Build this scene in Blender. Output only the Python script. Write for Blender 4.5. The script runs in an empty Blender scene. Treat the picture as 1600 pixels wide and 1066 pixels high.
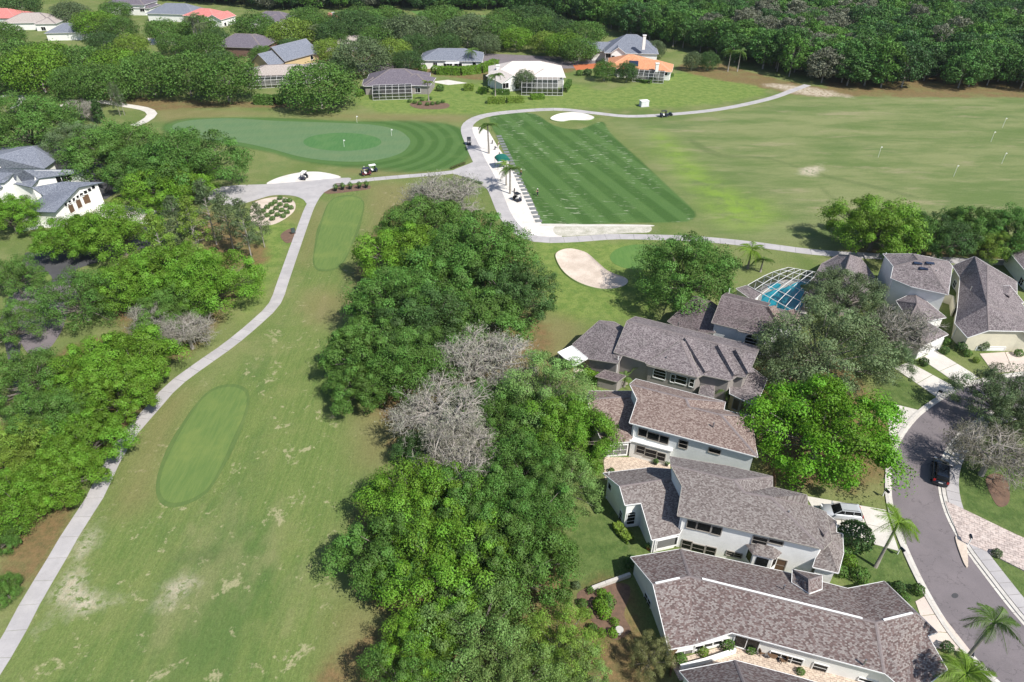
import bpy, bmesh, math, random
import numpy as np
from mathutils import Vector, Matrix
from mathutils.geometry import tessellate_polygon

# ------------------------------------------------------------------ camera, sky, sun
SC = bpy.context.scene
COL = SC.collection
F = 1066.0; TH = math.radians(35.0); H = 65.0      # focal length in photo pixels, pitch, height
cd = bpy.data.cameras.new('camera'); cam = bpy.data.objects.new('camera', cd); COL.objects.link(cam)
cam.location = (0, 0, H); cam.rotation_euler = (math.radians(90) - TH, 0, 0)
cd.sensor_width = 36.0; cd.lens = 36.0 * F / 1600.0; cd.clip_start = 0.5; cd.clip_end = 6000
SC.camera = cam
W = bpy.data.worlds.new('World'); SC.world = W; W.use_nodes = True
SUNV = Vector((0.64, -0.60, 1.0)).normalized()
elev = math.asin(SUNV.z)
nt = W.node_tree
sky = nt.nodes.new('ShaderNodeTexSky'); sky.sky_type = 'NISHITA'; sky.sun_disc = False
sky.sun_elevation = elev; sky.sun_rotation = math.atan2(SUNV.x, SUNV.y)
sky.air_density = 1.0; sky.dust_density = 1.0; sky.ozone_density = 1.5
nt.links.new(sky.outputs[0], nt.nodes['Background'].inputs[0]); nt.nodes['Background'].inputs[1].default_value = 0.10
sl = bpy.data.lights.new('sun', 'SUN'); sl.energy = 4.8; sl.angle = math.radians(0.55); sl.color = (1.0, 0.955, 0.88)
so = bpy.data.objects.new('sun', sl); COL.objects.link(so)
so.rotation_euler = SUNV.to_track_quat('Z', 'Y').to_euler()
SC.view_settings.view_transform = 'Standard'; SC.view_settings.look = 'None'
SC.view_settings.exposure = 0.42; SC.view_settings.gamma = 1.0
try: SC.view_settings.use_curve_mapping = False
except Exception: pass
SC.render.engine = 'CYCLES'
SC.cycles.max_bounces = 6; SC.cycles.transparent_max_bounces = 12

R = random.Random(7)
rng = np.random.default_rng(11)

# ------------------------------------------------------------------ helpers
def P(px, py, z=0.0):
    """place on the level z that lies at this spot of the survey picture"""
    u = (px - 800) / F; v = (533 - py) / F
    d = (u, math.cos(TH) + v * math.sin(TH), -math.sin(TH) + v * math.cos(TH))
    t = (z - H) / d[2]
    return Vector((d[0] * t, d[1] * t, z))
def depth(p):
    return p[1] * math.cos(TH) - (p[2] - H) * math.sin(TH)
CAMP = Vector((0, 0, H))
def ray_plane(px, py, n, q):
    u = (px - 800) / F; v = (533 - py) / F
    d = Vector((u, math.cos(TH) + v * math.sin(TH), -math.sin(TH) + v * math.cos(TH)))
    t = (q - CAMP).dot(n) / d.dot(n)
    return CAMP + d * t
def link(o, parent=None):
    COL.objects.link(o)
    if parent is not None: o.parent = parent
    return o
def tag(o, label=None, cat=None, group=None, kind=None):
    if label: o['label'] = label
    if cat: o['category'] = cat
    if group: o['group'] = group
    if kind: o['kind'] = kind
    return o
def empty(name, loc=(0, 0, 0), rz=0.0):
    o = bpy.data.objects.new(name, None); o.empty_display_size = 0.3
    o.location = loc; o.rotation_euler = (0, 0, rz); COL.objects.link(o); return o
class MB:
    """collects boxes, prisms, tubes and faces and links them as one mesh object"""
    def __init__(s): s.v = []; s.f = []; s.uv = None
    def face(s, pts):
        b = len(s.v); s.v += [tuple(p) for p in pts]; s.f.append(tuple(range(b, b + len(pts))))
    def box(s, c, d, rz=0.0, taper=1.0, rx=0.0):
        b = len(s.v); cs, sn = math.cos(rz), math.sin(rz)
        for k in (-1, 1):
            t = taper if k > 0 else 1.0
            for (i, j) in ((-1, -1), (1, -1), (1, 1), (-1, 1)):
                x = i * d[0] / 2 * t; y = j * d[1] / 2 * t; z = k * d[2] / 2
                if rx: y, z = y * math.cos(rx) - z * math.sin(rx), y * math.sin(rx) + z * math.cos(rx)
                s.v.append((c[0] + x * cs - y * sn, c[1] + x * sn + y * cs, c[2] + z))
        for q in ((0, 3, 2, 1), (4, 5, 6, 7), (0, 1, 5, 4), (1, 2, 6, 5), (2, 3, 7, 6), (3, 0, 4, 7)):
            s.f.append(tuple(b + i for i in q))
    def bar(s, a, c, w, h=None):
        a = Vector(a); c = Vector(c); h = h or w; d = (c - a)
        if d.length < 1e-5: return
        d.normalize(); up = Vector((0, 0, 1)) if abs(d.z) < 0.95 else Vector((1, 0, 0))
        x = d.cross(up).normalized() * w / 2; y = x.cross(d).normalized() * h / 2
        b = len(s.v)
        for p in (a, c):
            for q in (-x - y, x - y, x + y, -x + y): s.v.append(tuple(p + q))
        for q in ((0, 3, 2, 1), (4, 5, 6, 7), (0, 1, 5, 4), (1, 2, 6, 5), (2, 3, 7, 6), (3, 0, 4, 7)):
            s.f.append(tuple(b + i for i in q))
    def tube(s, pts, rad, n=6, cap=True):
        pts = [Vector(p) for p in pts]; b = len(s.v)
        for i, p in enumerate(pts):
            d = (pts[min(i + 1, len(pts) - 1)] - pts[max(i - 1, 0)]).normalized()
            up = Vector((0, 0, 1)) if abs(d.z) < 0.9 else Vector((1, 0, 0))
            x = d.cross(up).normalized(); y = d.cross(x)
            r = rad[i] if isinstance(rad, (list, tuple)) else rad
            for k in range(n):
                a = 2 * math.pi * k / n; s.v.append(tuple(p + x * math.cos(a) * r + y * math.sin(a) * r))
        for i in range(len(pts) - 1):
            for k in range(n):
                k2 = (k + 1) % n
                s.f.append((b + i * n + k, b + i * n + k2, b + (i + 1) * n + k2, b + (i + 1) * n + k))
        if cap:
            s.f.append(tuple(b + k for k in range(n))); e = b + (len(pts) - 1) * n
            s.f.append(tuple(e + n - 1 - k for k in range(n)))
    def prism(s, poly, z0, z1):
        """poly: list of xy; vertical prism"""
        poly = [tuple(p[:2]) for p in poly]
        ar = sum(poly[i][0] * poly[(i + 1) % len(poly)][1] - poly[(i + 1) % len(poly)][0] * poly[i][1] for i in range(len(poly)))
        if ar < 0: poly = poly[::-1]
        b = len(s.v); n = len(poly)
        s.v += [(x, y, z0) for x, y in poly] + [(x, y, z1) for x, y in poly]
        s.f.append(tuple(b + n + i for i in range(n))); s.f.append(tuple(b + n - 1 - i for i in range(n)))
        for i in range(n):
            j = (i + 1) % n; s.f.append((b + i, b + j, b + n + j, b + n + i))
    def data(s, name, mats, smooth=False):
        m = bpy.data.meshes.new(name); m.from_pydata(s.v, [], s.f)
        for k in (mats if isinstance(mats, (list, tuple)) else [mats]): m.materials.append(k)
        if smooth: m.shade_smooth()
        m.update(); return m
    def build(s, name, mats, parent=None, smooth=False):
        return link(bpy.data.objects.new(name, s.data(name, mats, smooth)), parent)
def smooth_poly(pts, closed=True, n=6):
    pts = [Vector(p[:2]) for p in pts]; out = []; N = len(pts)
    rngi = range(N) if closed else range(N - 1)
    for i in rngi:
        if closed: a, b, c, d = pts[(i - 1) % N], pts[i], pts[(i + 1) % N], pts[(i + 2) % N]
        else: a, b, c, d = pts[max(i - 1, 0)], pts[i], pts[i + 1], pts[min(i + 2, N - 1)]
        for k in range(n):
            t = k / n
            out.append(0.5 * ((2 * b) + (c - a) * t + (2 * a - 5 * b + 4 * c - d) * t * t + (3 * b - a - 3 * c + d) * t ** 3))
    if not closed: out.append(pts[-1])
    return out
def GP(lst): return [P(x, y) for x, y in lst]
def SP(lst, n=6): return smooth_poly(GP(lst), True, n)

# ------------------------------------------------------------------ materials
def mat(name, col=(.5, .5, .5), rough=.8, spec=.3, metal=0.0):
    m = bpy.data.materials.new(name); m.use_nodes = True
    b = m.node_tree.nodes['Principled BSDF']
    b.inputs['Base Color'].default_value = (*col, 1); b.inputs['Roughness'].default_value = rough
    b.inputs['Specular IOR Level'].default_value = spec; b.inputs['Metallic'].default_value = metal
    return m
class N:
    def __init__(s, m): s.m = m; s.t = m.node_tree; s.b = s.t.nodes['Principled BSDF']
    def new(s, typ, **kw):
        n = s.t.nodes.new(typ)
        for k, v in kw.items(): setattr(n, k, v)
        return n
    def put(s, sock, v):
        if hasattr(v, 'is_output'): s.t.links.new(v, sock)
        elif isinstance(v, (tuple, list)) and len(v) == 3 and sock.type == 'RGBA': sock.default_value = (*v, 1)
        else: sock.default_value = v
    def math(s, op, a, b=0.0, c=None, clamp=False):
        n = s.new('ShaderNodeMath', operation=op, use_clamp=clamp); s.put(n.inputs[0], a); s.put(n.inputs[1], b)
        if c is not None: s.put(n.inputs[2], c)
        return n.outputs[0]
    def mix(s, f, a, b, mode='MIX'):
        n = s.new('ShaderNodeMix', data_type='RGBA', blend_type=mode); s.put(n.inputs[0], f); s.put(n.inputs[6], a); s.put(n.inputs[7], b)
        return n.outputs[2]
    def noise(s, scale, det=3.0, rough=.55, vec=None, dist=0.0):
        n = s.new('ShaderNodeTexNoise'); n.inputs['Scale'].default_value = scale; n.inputs['Detail'].default_value = det
        n.inputs['Roughness'].default_value = rough; n.inputs['Distortion'].default_value = dist
        if vec is not None: s.t.links.new(vec, n.inputs['Vector'])
        return n.outputs['Fac']
    def step(s, v, lo, hi):
        n = s.new('ShaderNodeMapRange', interpolation_type='SMOOTHSTEP'); s.put(n.inputs[0], v)
        n.inputs[1].default_value = lo; n.inputs[2].default_value = hi
        return n.outputs[0]
    def geo(s): return s.new('ShaderNodeNewGeometry').outputs['Position']
    def objc(s): return s.new('ShaderNodeTexCoord').outputs['Object']
    def mapping(s, vec, scale=(1, 1, 1), rot=(0, 0, 0)):
        n = s.new('ShaderNodeMapping'); s.t.links.new(vec, n.inputs[0]); n.inputs['Scale'].default_value = scale; n.inputs['Rotation'].default_value = rot
        return n.outputs[0]
    def attr(s, name): return s.new('ShaderNodeAttribute', attribute_name=name).outputs['Fac']
    def color(s, c): s.put(s.b.inputs['Base Color'], c)
    def bump(s, h, dist=.05, st=.6):
        n = s.new('ShaderNodeBump'); n.inputs['Distance'].default_value = dist; n.inputs['Strength'].default_value = st
        s.t.links.new(h, n.inputs['Height']); s.t.links.new(n.outputs[0], s.b.inputs['Normal'])
def noisy(name, c1, c2, scale=1.0, rough=.85, bump=.0, fine=8.0, spec=.25):
    m = mat(name, c1, rough, spec); n = N(m); g = n.geo()
    a = n.noise(scale, 5, .6, g); f = n.noise(scale * fine, 3, .6, g)
    t = n.math('ADD', n.math('MULTIPLY', a, .6), n.math('MULTIPLY', f, .4))
    n.color(n.mix(n.step(t, .35, .65), c1, c2))
    if bump: n.bump(f, bump)
    return m
def cracked(m, sc=.22, amt=.45):
    n = N(m); bc = n.b.inputs['Base Color']; src = bc.links[0].from_socket; g = n.geo()
    d = n.math('ABSOLUTE', n.math('SUBTRACT', n.noise(sc, 5, .55, g), .5)); c1 = n.math('SUBTRACT', 1.0, n.step(d, .001, .006))
    blot = n.step(n.noise(.5, 5, .7, g), .52, .72); c = n.mix(n.math('MULTIPLY', blot, .3), src, (.11, .10, .10))
    n.put(bc, n.mix(n.math('MULTIPLY', c1, amt), c, (.06, .055, .055)))
def slab_mat(name, c1, c2, stain=(.25, .24, .22)):
    m = mat(name, c1, .88, .2); n = N(m); g = n.geo()
    a = n.noise(.35, 6, .65, g); f = n.noise(6, 4, .7, g)
    oi = n.new('ShaderNodeObjectInfo').outputs['Random']
    c = n.mix(n.step(a, .3, .7), c1, c2); c = n.mix(n.math('MULTIPLY', n.step(f, .5, .75), .35), c, stain)
    v = n.math('ADD', .94, n.math('MULTIPLY', oi, .1))
    c = n.mix(1.0, c, n.new('ShaderNodeCombineColor').outputs[0], 'MULTIPLY')
    cc = [x for x in n.t.nodes if x.bl_idname == 'ShaderNodeCombineColor'][0]
    for i in range(3): n.t.links.new(v, cc.inputs[i])
    n.color(c); n.bump(f, .01, .5); return m
M = {}
M['concrete'] = slab_mat('path_concrete', (.44, .42, .42), (.36, .345, .35))
M['concrete_white'] = slab_mat('driveway_concrete', (.62, .59, .54), (.52, .49, .45))
M['concrete_pink'] = slab_mat('pink_concrete', (.62, .53, .46), (.55, .47, .42))
M['kerb'] = noisy('kerb_concrete', (.55, .52, .48), (.44, .42, .39), 2)
M['sand_white'] = noisy('white_sand', (.70, .665, .63), (.56, .52, .475), .5, .95, .03, 12)
M['sand_tan'] = noisy('bunker_sand', (.62, .53, .45), (.47, .39, .32), .35, .95, .05, 10)
M['asphalt'] = noisy('asphalt', (.195, .17, .178), (.15, .133, .14), .2, .9, .01, 40)
M['asphalt_dark'] = noisy('dark_asphalt', (.085, .085, .09), (.065, .065, .07), .3, .9, .01, 40)
cracked(M['asphalt'])
M['white'] = noisy('white_trim', (.78, .78, .77), (.7, .7, .69), 1.5, .6)
M['wall_white'] = noisy('white_stucco', (.82, .815, .79), (.72, .715, .69), .8, .85, .01, 20)
M['wall_cream'] = noisy('cream_stucco', (.62, .585, .46), (.54, .51, .41), .8, .85, .01, 20)
M['wall_grey'] = noisy('grey_stucco', (.30, .275, .26), (.25, .23, .22), .8, .85, .01, 20)
M['wall_blue'] = noisy('pale_grey_siding', (.68, .70, .70), (.60, .62, .62), .8, .85, .01, 20)
M['wall_tan'] = noisy('tan_stucco', (.55, .42, .22), (.47, .36, .2), .8, .85, .01, 20)
M['wall_brick'] = noisy('dark_brick', (.2, .12, .09), (.13, .08, .07), .8, .9, .01, 20)
M['trim_taupe'] = noisy('taupe_trim', (.33, .30, .27), (.28, .26, .23), 2, .6)
M['trim_green'] = noisy('dark_green_trim', (.06, .09, .09), (.05, .07, .07), 2, .6)
M['glass'] = mat('window_glass', (.008, .009, .010), .12, .22)
M['screen_dark'] = mat('insect_screen', (.02, .022, .024), .7, .2)
sm_ = M['screen_dark']; n_ = N(sm_)
tr_ = n_.new('ShaderNodeBsdfTransparent'); mx_ = n_.new('ShaderNodeMixShader'); mx_.inputs[0].default_value = .55
n_.t.links.new(n_.b.outputs[0], mx_.inputs[2]); n_.t.links.new(tr_.outputs[0], mx_.inputs[1])
n_.t.links.new(mx_.outputs[0], n_.t.nodes['Material Output'].inputs[0])
M['water'] = mat('pool_water', (.03, .42, .55), .08, .4)
M['screen_light'] = mat('fine_insect_screen', (.02, .022, .024), .7, .2)
for k_, f_ in (('screen_light', .3),):
    n_ = N(M[k_]); tr_ = n_.new('ShaderNodeBsdfTransparent'); mx_ = n_.new('ShaderNodeMixShader'); mx_.inputs[0].default_value = f_
    n_.t.links.new(n_.b.outputs[0], mx_.inputs[2]); n_.t.links.new(tr_.outputs[0], mx_.inputs[1]); n_.t.links.new(mx_.outputs[0], n_.t.nodes['Material Output'].inputs[0])
M['black'] = mat('black_plastic', (.015, .015, .017), .45, .5)
M['rubber'] = mat('rubber', (.02, .02, .02), .85, .2)
M['metal'] = mat('grey_metal', (.35, .35, .36), .4, .5, .8)
M['wood'] = noisy('brown_wood', (.14, .085, .05), (.1, .06, .035), 2)
M['silver'] = mat('silver_paint', (.50, .52, .55), .28, .6, .25)
M['darkcar'] = mat('dark_blue_paint', (.012, .018, .03), .15, .7, .3)
M['maroon'] = mat('maroon_paint', (.10, .015, .02), .3, .5)
M['red'] = mat('red_cloth', (.4, .03, .03), .8)
M['green_cloth'] = mat('green_canvas', (.01, .13, .10), .8)
M['skin'] = mat('skin', (.45, .26, .18), .6)
M['navy'] = mat('navy_cloth', (.03, .035, .07), .9)
M['whitecloth'] = mat('white_cloth', (.75, .75, .73), .9)
M['terracotta'] = mat('terracotta', (.45, .14, .06), .8)
M['blue'] = mat('blue_plastic', (.01, .04, .45), .4)
M['solar'] = mat('solar_panel', (.02, .03, .06), .2, .6)
M['lamp_red'] = mat('tail_light', (.35, .01, .01), .3, .6)
M['lamp_white'] = mat('head_light', (.7, .7, .7), .15, .7)
M['sand_grey'] = noisy('worn_grey_sand', (.56, .53, .47), (.34, .33, .26), .6, .95, .03, 6)
M['mulch'] = noisy('bark_mulch', (.185, .115, .08), (.12, .08, .058), 1.5, .95, .05, 10)
def roof_mat(name, cols, sx=.21, sy=.13, bw=.6, ns=3.6, stain=.0, staincol=(.05, .05, .045)):
    m = mat(name, cols[0], .9, .15); n = N(m)
    uv = n.new('ShaderNodeUVMap'); uv.uv_map = 'UVMap'
    br = n.new('ShaderNodeTexBrick'); n.t.links.new(uv.outputs[0], br.inputs['Vector'])
    br.inputs['Scale'].default_value = 1.0; br.inputs['Brick Width'].default_value = sx; br.inputs['Row Height'].default_value = sy
    br.inputs['Mortar Size'].default_value = .008; br.inputs['Color1'].default_value = (0, 0, 0, 1); br.inputs['Color2'].default_value = (1, 1, 1, 1)
    br.inputs['Mortar'].default_value = (.25, .25, .25, 1); br.offset = .37; br.inputs['Bias'].default_value = 0.0
    mp = n.mapping(uv.outputs[0], (1 / .8, 1 / .5, 1)); nz = n.noise(ns, 3, .7, mp)
    v = n.math('ADD', n.math('MULTIPLY', br.outputs['Color'], bw), n.math('MULTIPLY', nz, 1 - bw))
    cr = n.new('ShaderNodeValToRGB'); n.t.links.new(v, cr.inputs[0]); e = cr.color_ramp.elements
    ps = [.22, .4, .55, .72]
    e[0].position = ps[0]; e[0].color = (*cols[0], 1); e[1].position = ps[3]; e[1].color = (*cols[3], 1)
    for i in (1, 2):
        q = e.new(ps[i]); q.color = (*cols[i], 1)
    c = cr.outputs[0]
    if stain:
        g = n.geo(); c = n.mix(n.math('MULTIPLY', n.step(n.noise(.35, 6, .7, g), .45, .7), stain), c, staincol)
    n.color(c); n.bump(br.outputs['Color'], .02, .5); return m
M['roof_plum'] = roof_mat('plum_grey_shingles', [(.10, .074, .070), (.148, .106, .100), (.182, .155, .150), (.25, .226, .215)], sx=.22, sy=.14, bw=.72, ns=5.0)
M['roof_mid'] = roof_mat('mottled_grey_shingles', [(.105, .088, .083), (.152, .128, .122), (.19, .166, .158), (.255, .234, .222)], sx=.2, sy=.13, bw=.6)
M['roof_rose'] = roof_mat('rose_brown_shingles', [(.115, .08, .07), (.18, .13, .115), (.22, .172, .152), (.30, .245, .215)])
M['roof_grey'] = roof_mat('weathered_grey_shingles', [(.10, .085, .09), (.16, .135, .14), (.205, .175, .18), (.28, .25, .25)], stain=.35)
M['roof_brown'] = roof_mat('dark_brown_shingles', [(.075, .06, .062), (.12, .095, .098), (.15, .12, .122), (.2, .17, .17)], stain=.4)
M['roof_slate'] = roof_mat('blue_grey_shingles', [(.11, .125, .16), (.15, .165, .205), (.18, .195, .235), (.23, .245, .285)])
M['roof_purple'] = roof_mat('purple_grey_shingles', [(.085, .075, .095), (.12, .105, .13), (.15, .135, .16), (.19, .17, .195)])
M['roof_white'] = roof_mat('pale_tile', [(.50, .45, .42), (.56, .51, .47), (.62, .56, .52), (.68, .62, .58)])
M['roof_tan'] = roof_mat('tan_shingles', [(.28, .24, .22), (.34, .30, .275), (.38, .34, .31), (.45, .4, .37)])
M['roof_orange'] = roof_mat('orange_tile', [(.42, .17, .09), (.52, .23, .12), (.58, .27, .15), (.66, .34, .2)])
M['roof_pink'] = roof_mat('pink_red_tile', [(.42, .13, .12), (.5, .17, .16), (.55, .2, .18), (.6, .25, .22)])
M['cap'] = noisy('ridge_cap_shingle', (.215, .185, .182), (.16, .135, .135), 4)
# paving of small blocks
def paver_mat(name, cols, sx, sy, rot=0.0):
    m = mat(name, cols[0], .9, .15); n = N(m); g = n.mapping(n.geo(), (1, 1, 1), (0, 0, rot))
    br = n.new('ShaderNodeTexBrick'); n.t.links.new(g, br.inputs['Vector'])
    br.inputs['Scale'].default_value = 1.0; br.inputs['Brick Width'].default_value = sx; br.inputs['Row Height'].default_value = sy
    br.inputs['Mortar Size'].default_value = .03; br.inputs['Color1'].default_value = (*cols[0], 1); br.inputs['Color2'].default_value = (*cols[1], 1)
    br.inputs['Mortar'].default_value = (*cols[2], 1)
    c = n.mix(n.step(n.noise(3, 3, .6, g), .4, .7), br.outputs[0], cols[3]); n.color(c); n.bump(br.outputs['Fac'], -.02, .6); return m
M['pavers'] = paver_mat('rose_pavers', [(.52, .43, .39), (.36, .30, .28), (.22, .19, .17), (.58, .50, .46)], .55, .36, .5)
M['patio'] = paver_mat('patio_pavers', [(.58, .47, .38), (.45, .36, .29), (.3, .24, .2), (.62, .52, .42)], .35, .22, .3)
M['stripe_mat'] = noisy('grey_mat', (.2, .21, .21), (.15, .16, .16), 3)

def leaf_mat(name, trans=.2, rough=.55):
    m = mat(name, (.06, .12, .02), rough, .25); n = N(m)
    oi = n.new('ShaderNodeObjectInfo'); t = n.attr('tint')
    hs = n.new('ShaderNodeHueSaturation'); n.t.links.new(oi.outputs['Color'], hs.inputs['Color'])
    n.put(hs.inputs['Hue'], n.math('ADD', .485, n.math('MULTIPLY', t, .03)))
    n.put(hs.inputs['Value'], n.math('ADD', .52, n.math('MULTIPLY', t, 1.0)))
    n.color(hs.outputs[0])
    tl = n.new('ShaderNodeBsdfTranslucent'); mxc = n.mix(1.0, hs.outputs[0], (1.0, 1.05, .55), 'MULTIPLY'); n.t.links.new(mxc, tl.inputs[0])
    mx = n.new('ShaderNodeMixShader'); mx.inputs[0].default_value = trans
    n.t.links.new(n.b.outputs[0], mx.inputs[1]); n.t.links.new(tl.outputs[0], mx.inputs[2])
    n.t.links.new(mx.outputs[0], n.t.nodes['Material Output'].inputs[0]); return m
M['leaf'] = leaf_mat('leaves')
M['moss'] = leaf_mat('hanging_moss', .15, .9)
M['bark'] = noisy('grey_bark', (.20, .18, .155), (.12, .105, .09), 1.2, .95, .03, 8)
M['bark_pale'] = noisy('pale_bark', (.36, .33, .30), (.24, .22, .2), 1.5, .95, .02, 8)
M['palm_bark'] = noisy('palm_bark', (.27, .25, .22), (.18, .165, .145), 2.5, .95, .02, 6)
# ------------------------------------------------------------------ ground sheet with measured fields
def sdf(poly, X, Y):
    px = np.array([p[0] for p in poly]); py = np.array([p[1] for p in poly])
    d2 = np.full(X.shape, 1e12); ins = np.zeros(X.shape, bool); n = len(px)
    for i in range(n):
        ax, ay, bx, by = px[i], py[i], px[(i + 1) % n], py[(i + 1) % n]
        ex, ey = bx - ax, by - ay; wx, wy = X - ax, Y - ay
        t = np.clip((wx * ex + wy * ey) / (ex * ex + ey * ey + 1e-9), 0, 1)
        d2 = np.minimum(d2, (wx - ex * t) ** 2 + (wy - ey * t) ** 2)
        c = ((ay > Y) != (by > Y)) & (X < (bx - ax) * (Y - ay) / (by - ay + 1e-12) + ax); ins ^= c
    d = np.sqrt(d2); return np.where(ins, -d, d)
def axis(lo, hi, st, far):
    a = list(np.arange(lo, hi + .01, st)); s = st
    while a[-1] < far: s *= 1.35; a.append(a[-1] + s)
    s = st
    while a[0] > -far: s *= 1.35; a.insert(0, a[0] - s)
    return np.array(a)
ax_ = axis(-190, 190, 1.15, 3000); ay_ = axis(22, 300, 1.15, 3500)
X, Y = np.meshgrid(ax_, ay_); nx, ny = len(ax_), len(ay_)
gm = bpy.data.meshes.new('ground'); NV = nx * ny
co = np.zeros((NV, 3), np.float32); co[:, 0] = X.ravel(); co[:, 1] = Y.ravel()
ii = np.arange(NV).reshape(ny, nx); q = np.stack([ii[:-1, :-1], ii[:-1, 1:], ii[1:, 1:], ii[1:, :-1]], -1).reshape(-1, 4)
gm.vertices.add(NV); gm.vertices.foreach_set('co', co.ravel())
gm.loops.add(q.size); gm.loops.foreach_set('vertex_index', q.ravel().astype(np.int32))
gm.polygons.add(len(q)); gm.polygons.foreach_set('loop_start', np.arange(0, q.size, 4, dtype=np.int32))
gm.update(calc_edges=True)
def field(name, val):
    a = gm.attributes.new(name, 'FLOAT', 'POINT'); a.data.foreach_set('value', val.ravel().astype(np.float32))
def union(polys): 
    d = None
    for p in polys:
        e = sdf(p, X, Y); d = e if d is None else np.minimum(d, e)
    return d
TEE = SP([(764,184),(800,177),(835,178),(868,197),(905,202),(940,190),(950,203),(962,216),(1000,250),(1050,297),(1085,330),(1084,341),(1064,347),(960,349),(852,352),(842,338),(815,282),(785,228)], 3)
field('tee', sdf(TEE, X, Y))
RING = SP([(560,190),(640,188),(700,194),(732,208),(737,228),(728,252),(690,266),(620,270),(540,262),(470,252),(420,238),(330,222),(262,208),(255,196),(290,185),(420,184)], 4)
G1 = SP([(270,196),(300,188),(360,185),(430,189),(520,192),(580,195),(620,203),(638,215),(640,226),(625,240),(590,250),(550,253),(500,250),(460,243),(420,232),(370,222),(320,217),(280,209)], 5)
field('ring', sdf(RING, X, Y)); field('green', sdf(G1, X, Y))
MUL = [SP(a, 3) for a in (
    [(170,160),(200,152),(300,158),(430,160),(470,168),(380,168),(270,170),(230,172)],
    [(40,130),(100,128),(190,132),(200,140),(120,142),(50,142)],
    [(590,660),(600,590),(660,560),(730,500),(800,480),(850,500),(860,540),(840,600),(800,640),(700,680),(620,700)],
    [(560,420),(620,330),(700,320),(800,370),(830,450),(800,520),(700,540),(580,500)],
    [(560,900),(560,800),(660,740),(760,760),(850,800),(880,860),(870,960),(760,1010),(600,960)],
    [(540,1000),(700,960),(860,950),(960,960),(1000,1010),(1040,1080),(800,1120),(520,1120)],
    [(0,640),(80,560),(190,520),(250,560),(230,620),(180,700),(120,760),(60,830),(0,850)],
    [(0,830),(70,800),(110,790),(100,830),(60,900),(0,930)],
    [(250,400),(370,430),(330,520),(270,560),(220,540),(180,500)],
    [(320,330),(380,360),(420,400),(370,420),(300,400)],
    [(500,60),(700,95),(860,90),(900,110),(760,125),(600,110),(500,130),(420,100)],
    [(1060,110),(1180,135),(1260,150),(1330,150),(1300,140),(1220,125),(1100,95)],
    [(900,930),(950,915),(985,920),(1000,960),(1010,1010),(960,1010),(920,980)],
    [(1180,560),(1290,560),(1380,640),(1390,760),(1300,770),(1200,740),(1170,640)],
    [(1310,395),(1400,380),(1600,385),(1620,405),(1450,402),(1330,400)],
    [(1290,180-50),(1330,150),(1600,152),(1700,152),(1700,120),(1300,110)])]
field('mulch', union(MUL))
SAND = [SP(a, 3) for a in (
    [(128,812),(146,824),(140,870),(135,900),(165,930),(215,925),(200,950),(150,955),(75,965),(60,985),(95,900)],
    [(252,908),(300,905),(290,930),(250,950),(225,940)],
    [(850,352),(940,351),(1014,351),(1015,362),(940,366),(860,370)],
    [(1190,133),(1260,150),(1330,152),(1300,142),(1230,131)],
    [(1265,258),(1290,262),(1260,278),(1240,268)],
    [(1270,262),(1285,255),(1290,265),(1278,268)])]
field('sand', union(SAND))
LIME = SP([(1020,200),(1045,215),(1095,258),(1135,292),(1195,312),(1215,345),(1160,358),(1120,345),(1075,290),(1025,235)], 3)
field('lime', sdf(LIME, X, Y))
RANGE = SP([(960,190),(1050,188),(1180,165),(1300,150),(1650,155),(1700,400),(1420,385),(1260,385),(1120,372),(1090,340),(1000,230)], 4)
field('rangef', sdf(RANGE, X, Y))
YARD = [SP(a, 3) for a in (
    [(560,150),(660,130),(760,130),(880,130),(960,140),(1080,110),(1200,140),(1100,165),(900,170),(740,178),(600,178)],
    [(890,820),(960,800),(1000,860),(960,910),(900,930),(870,880)],
    [(1320,840),(1400,850),(1450,940),(1400,930),(1330,900)],
    [(1490,700),(1610,690),(1610,840),(1500,790)],[(1530,862),(1640,905),(1640,1000)],
    [(380,330),(480,310),(470,350),(430,440),(380,500),(360,430)],
    [(1390,590),(1470,620),(1450,650),(1380,640)],
    [(830,375),(1000,380),(1120,400),(1010,490),(900,500),(850,460)])]
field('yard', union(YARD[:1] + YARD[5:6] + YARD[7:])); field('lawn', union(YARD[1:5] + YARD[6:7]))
DARKT = [SP(a, 3) for a in ([(1080,215),(1130,240),(1200,245),(1290,272),(1350,285),(1430,305),(1430,311),(1350,292),(1280,276),(1200,250),(1120,246),(1075,222)],
    [(1278,280),(1286,290),(1325,325),(1318,327),(1282,298)],
    [(250,905-55),(300,860),(330,850),(370,860),(330,885),(270,880)])]
field('track', union(DARKT))
DRY = [SP(a, 3) for a in ([(575,290),(640,288),(660,310),(600,380),(575,440),(548,470),(550,420),(575,350)],[(500,320),(498,360),(480,410),(470,400),(488,340)],[(480,455),(560,460),(545,500),(490,505)],
    [(235,660),(265,625),(300,612),(262,690),(248,745),(225,790),(190,800),(200,740)],[(560,930),(600,950),(600,1010),(520,1060),(520,990)],[(560,640),(610,640),(610,720),(560,720)],
    [(850,500),(900,505),(900,560),(850,600),(830,560)],[(400,300),(480,330),(470,350),(400,330)],[(250,170),(330,172),(420,178),(300,184),(250,190)],[(480,180),(700,178),(720,190),(560,186)],[(560,262),(640,272),(700,270),(640,276),(540,270)])]
field('dry', union(DRY))
FAIR = SP([(560,285),(660,290),(600,420),(560,560),(560,760),(520,900),(560,1120),(0,1120),(130,840),(260,640),(420,520),(500,330)], 4)
field('fair', sdf(FAIR, X, Y))
m = mat('ground_cover', (.1, .16, .04), .95, .1); n = N(m); g = n.geo()
A = n.attr
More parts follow.
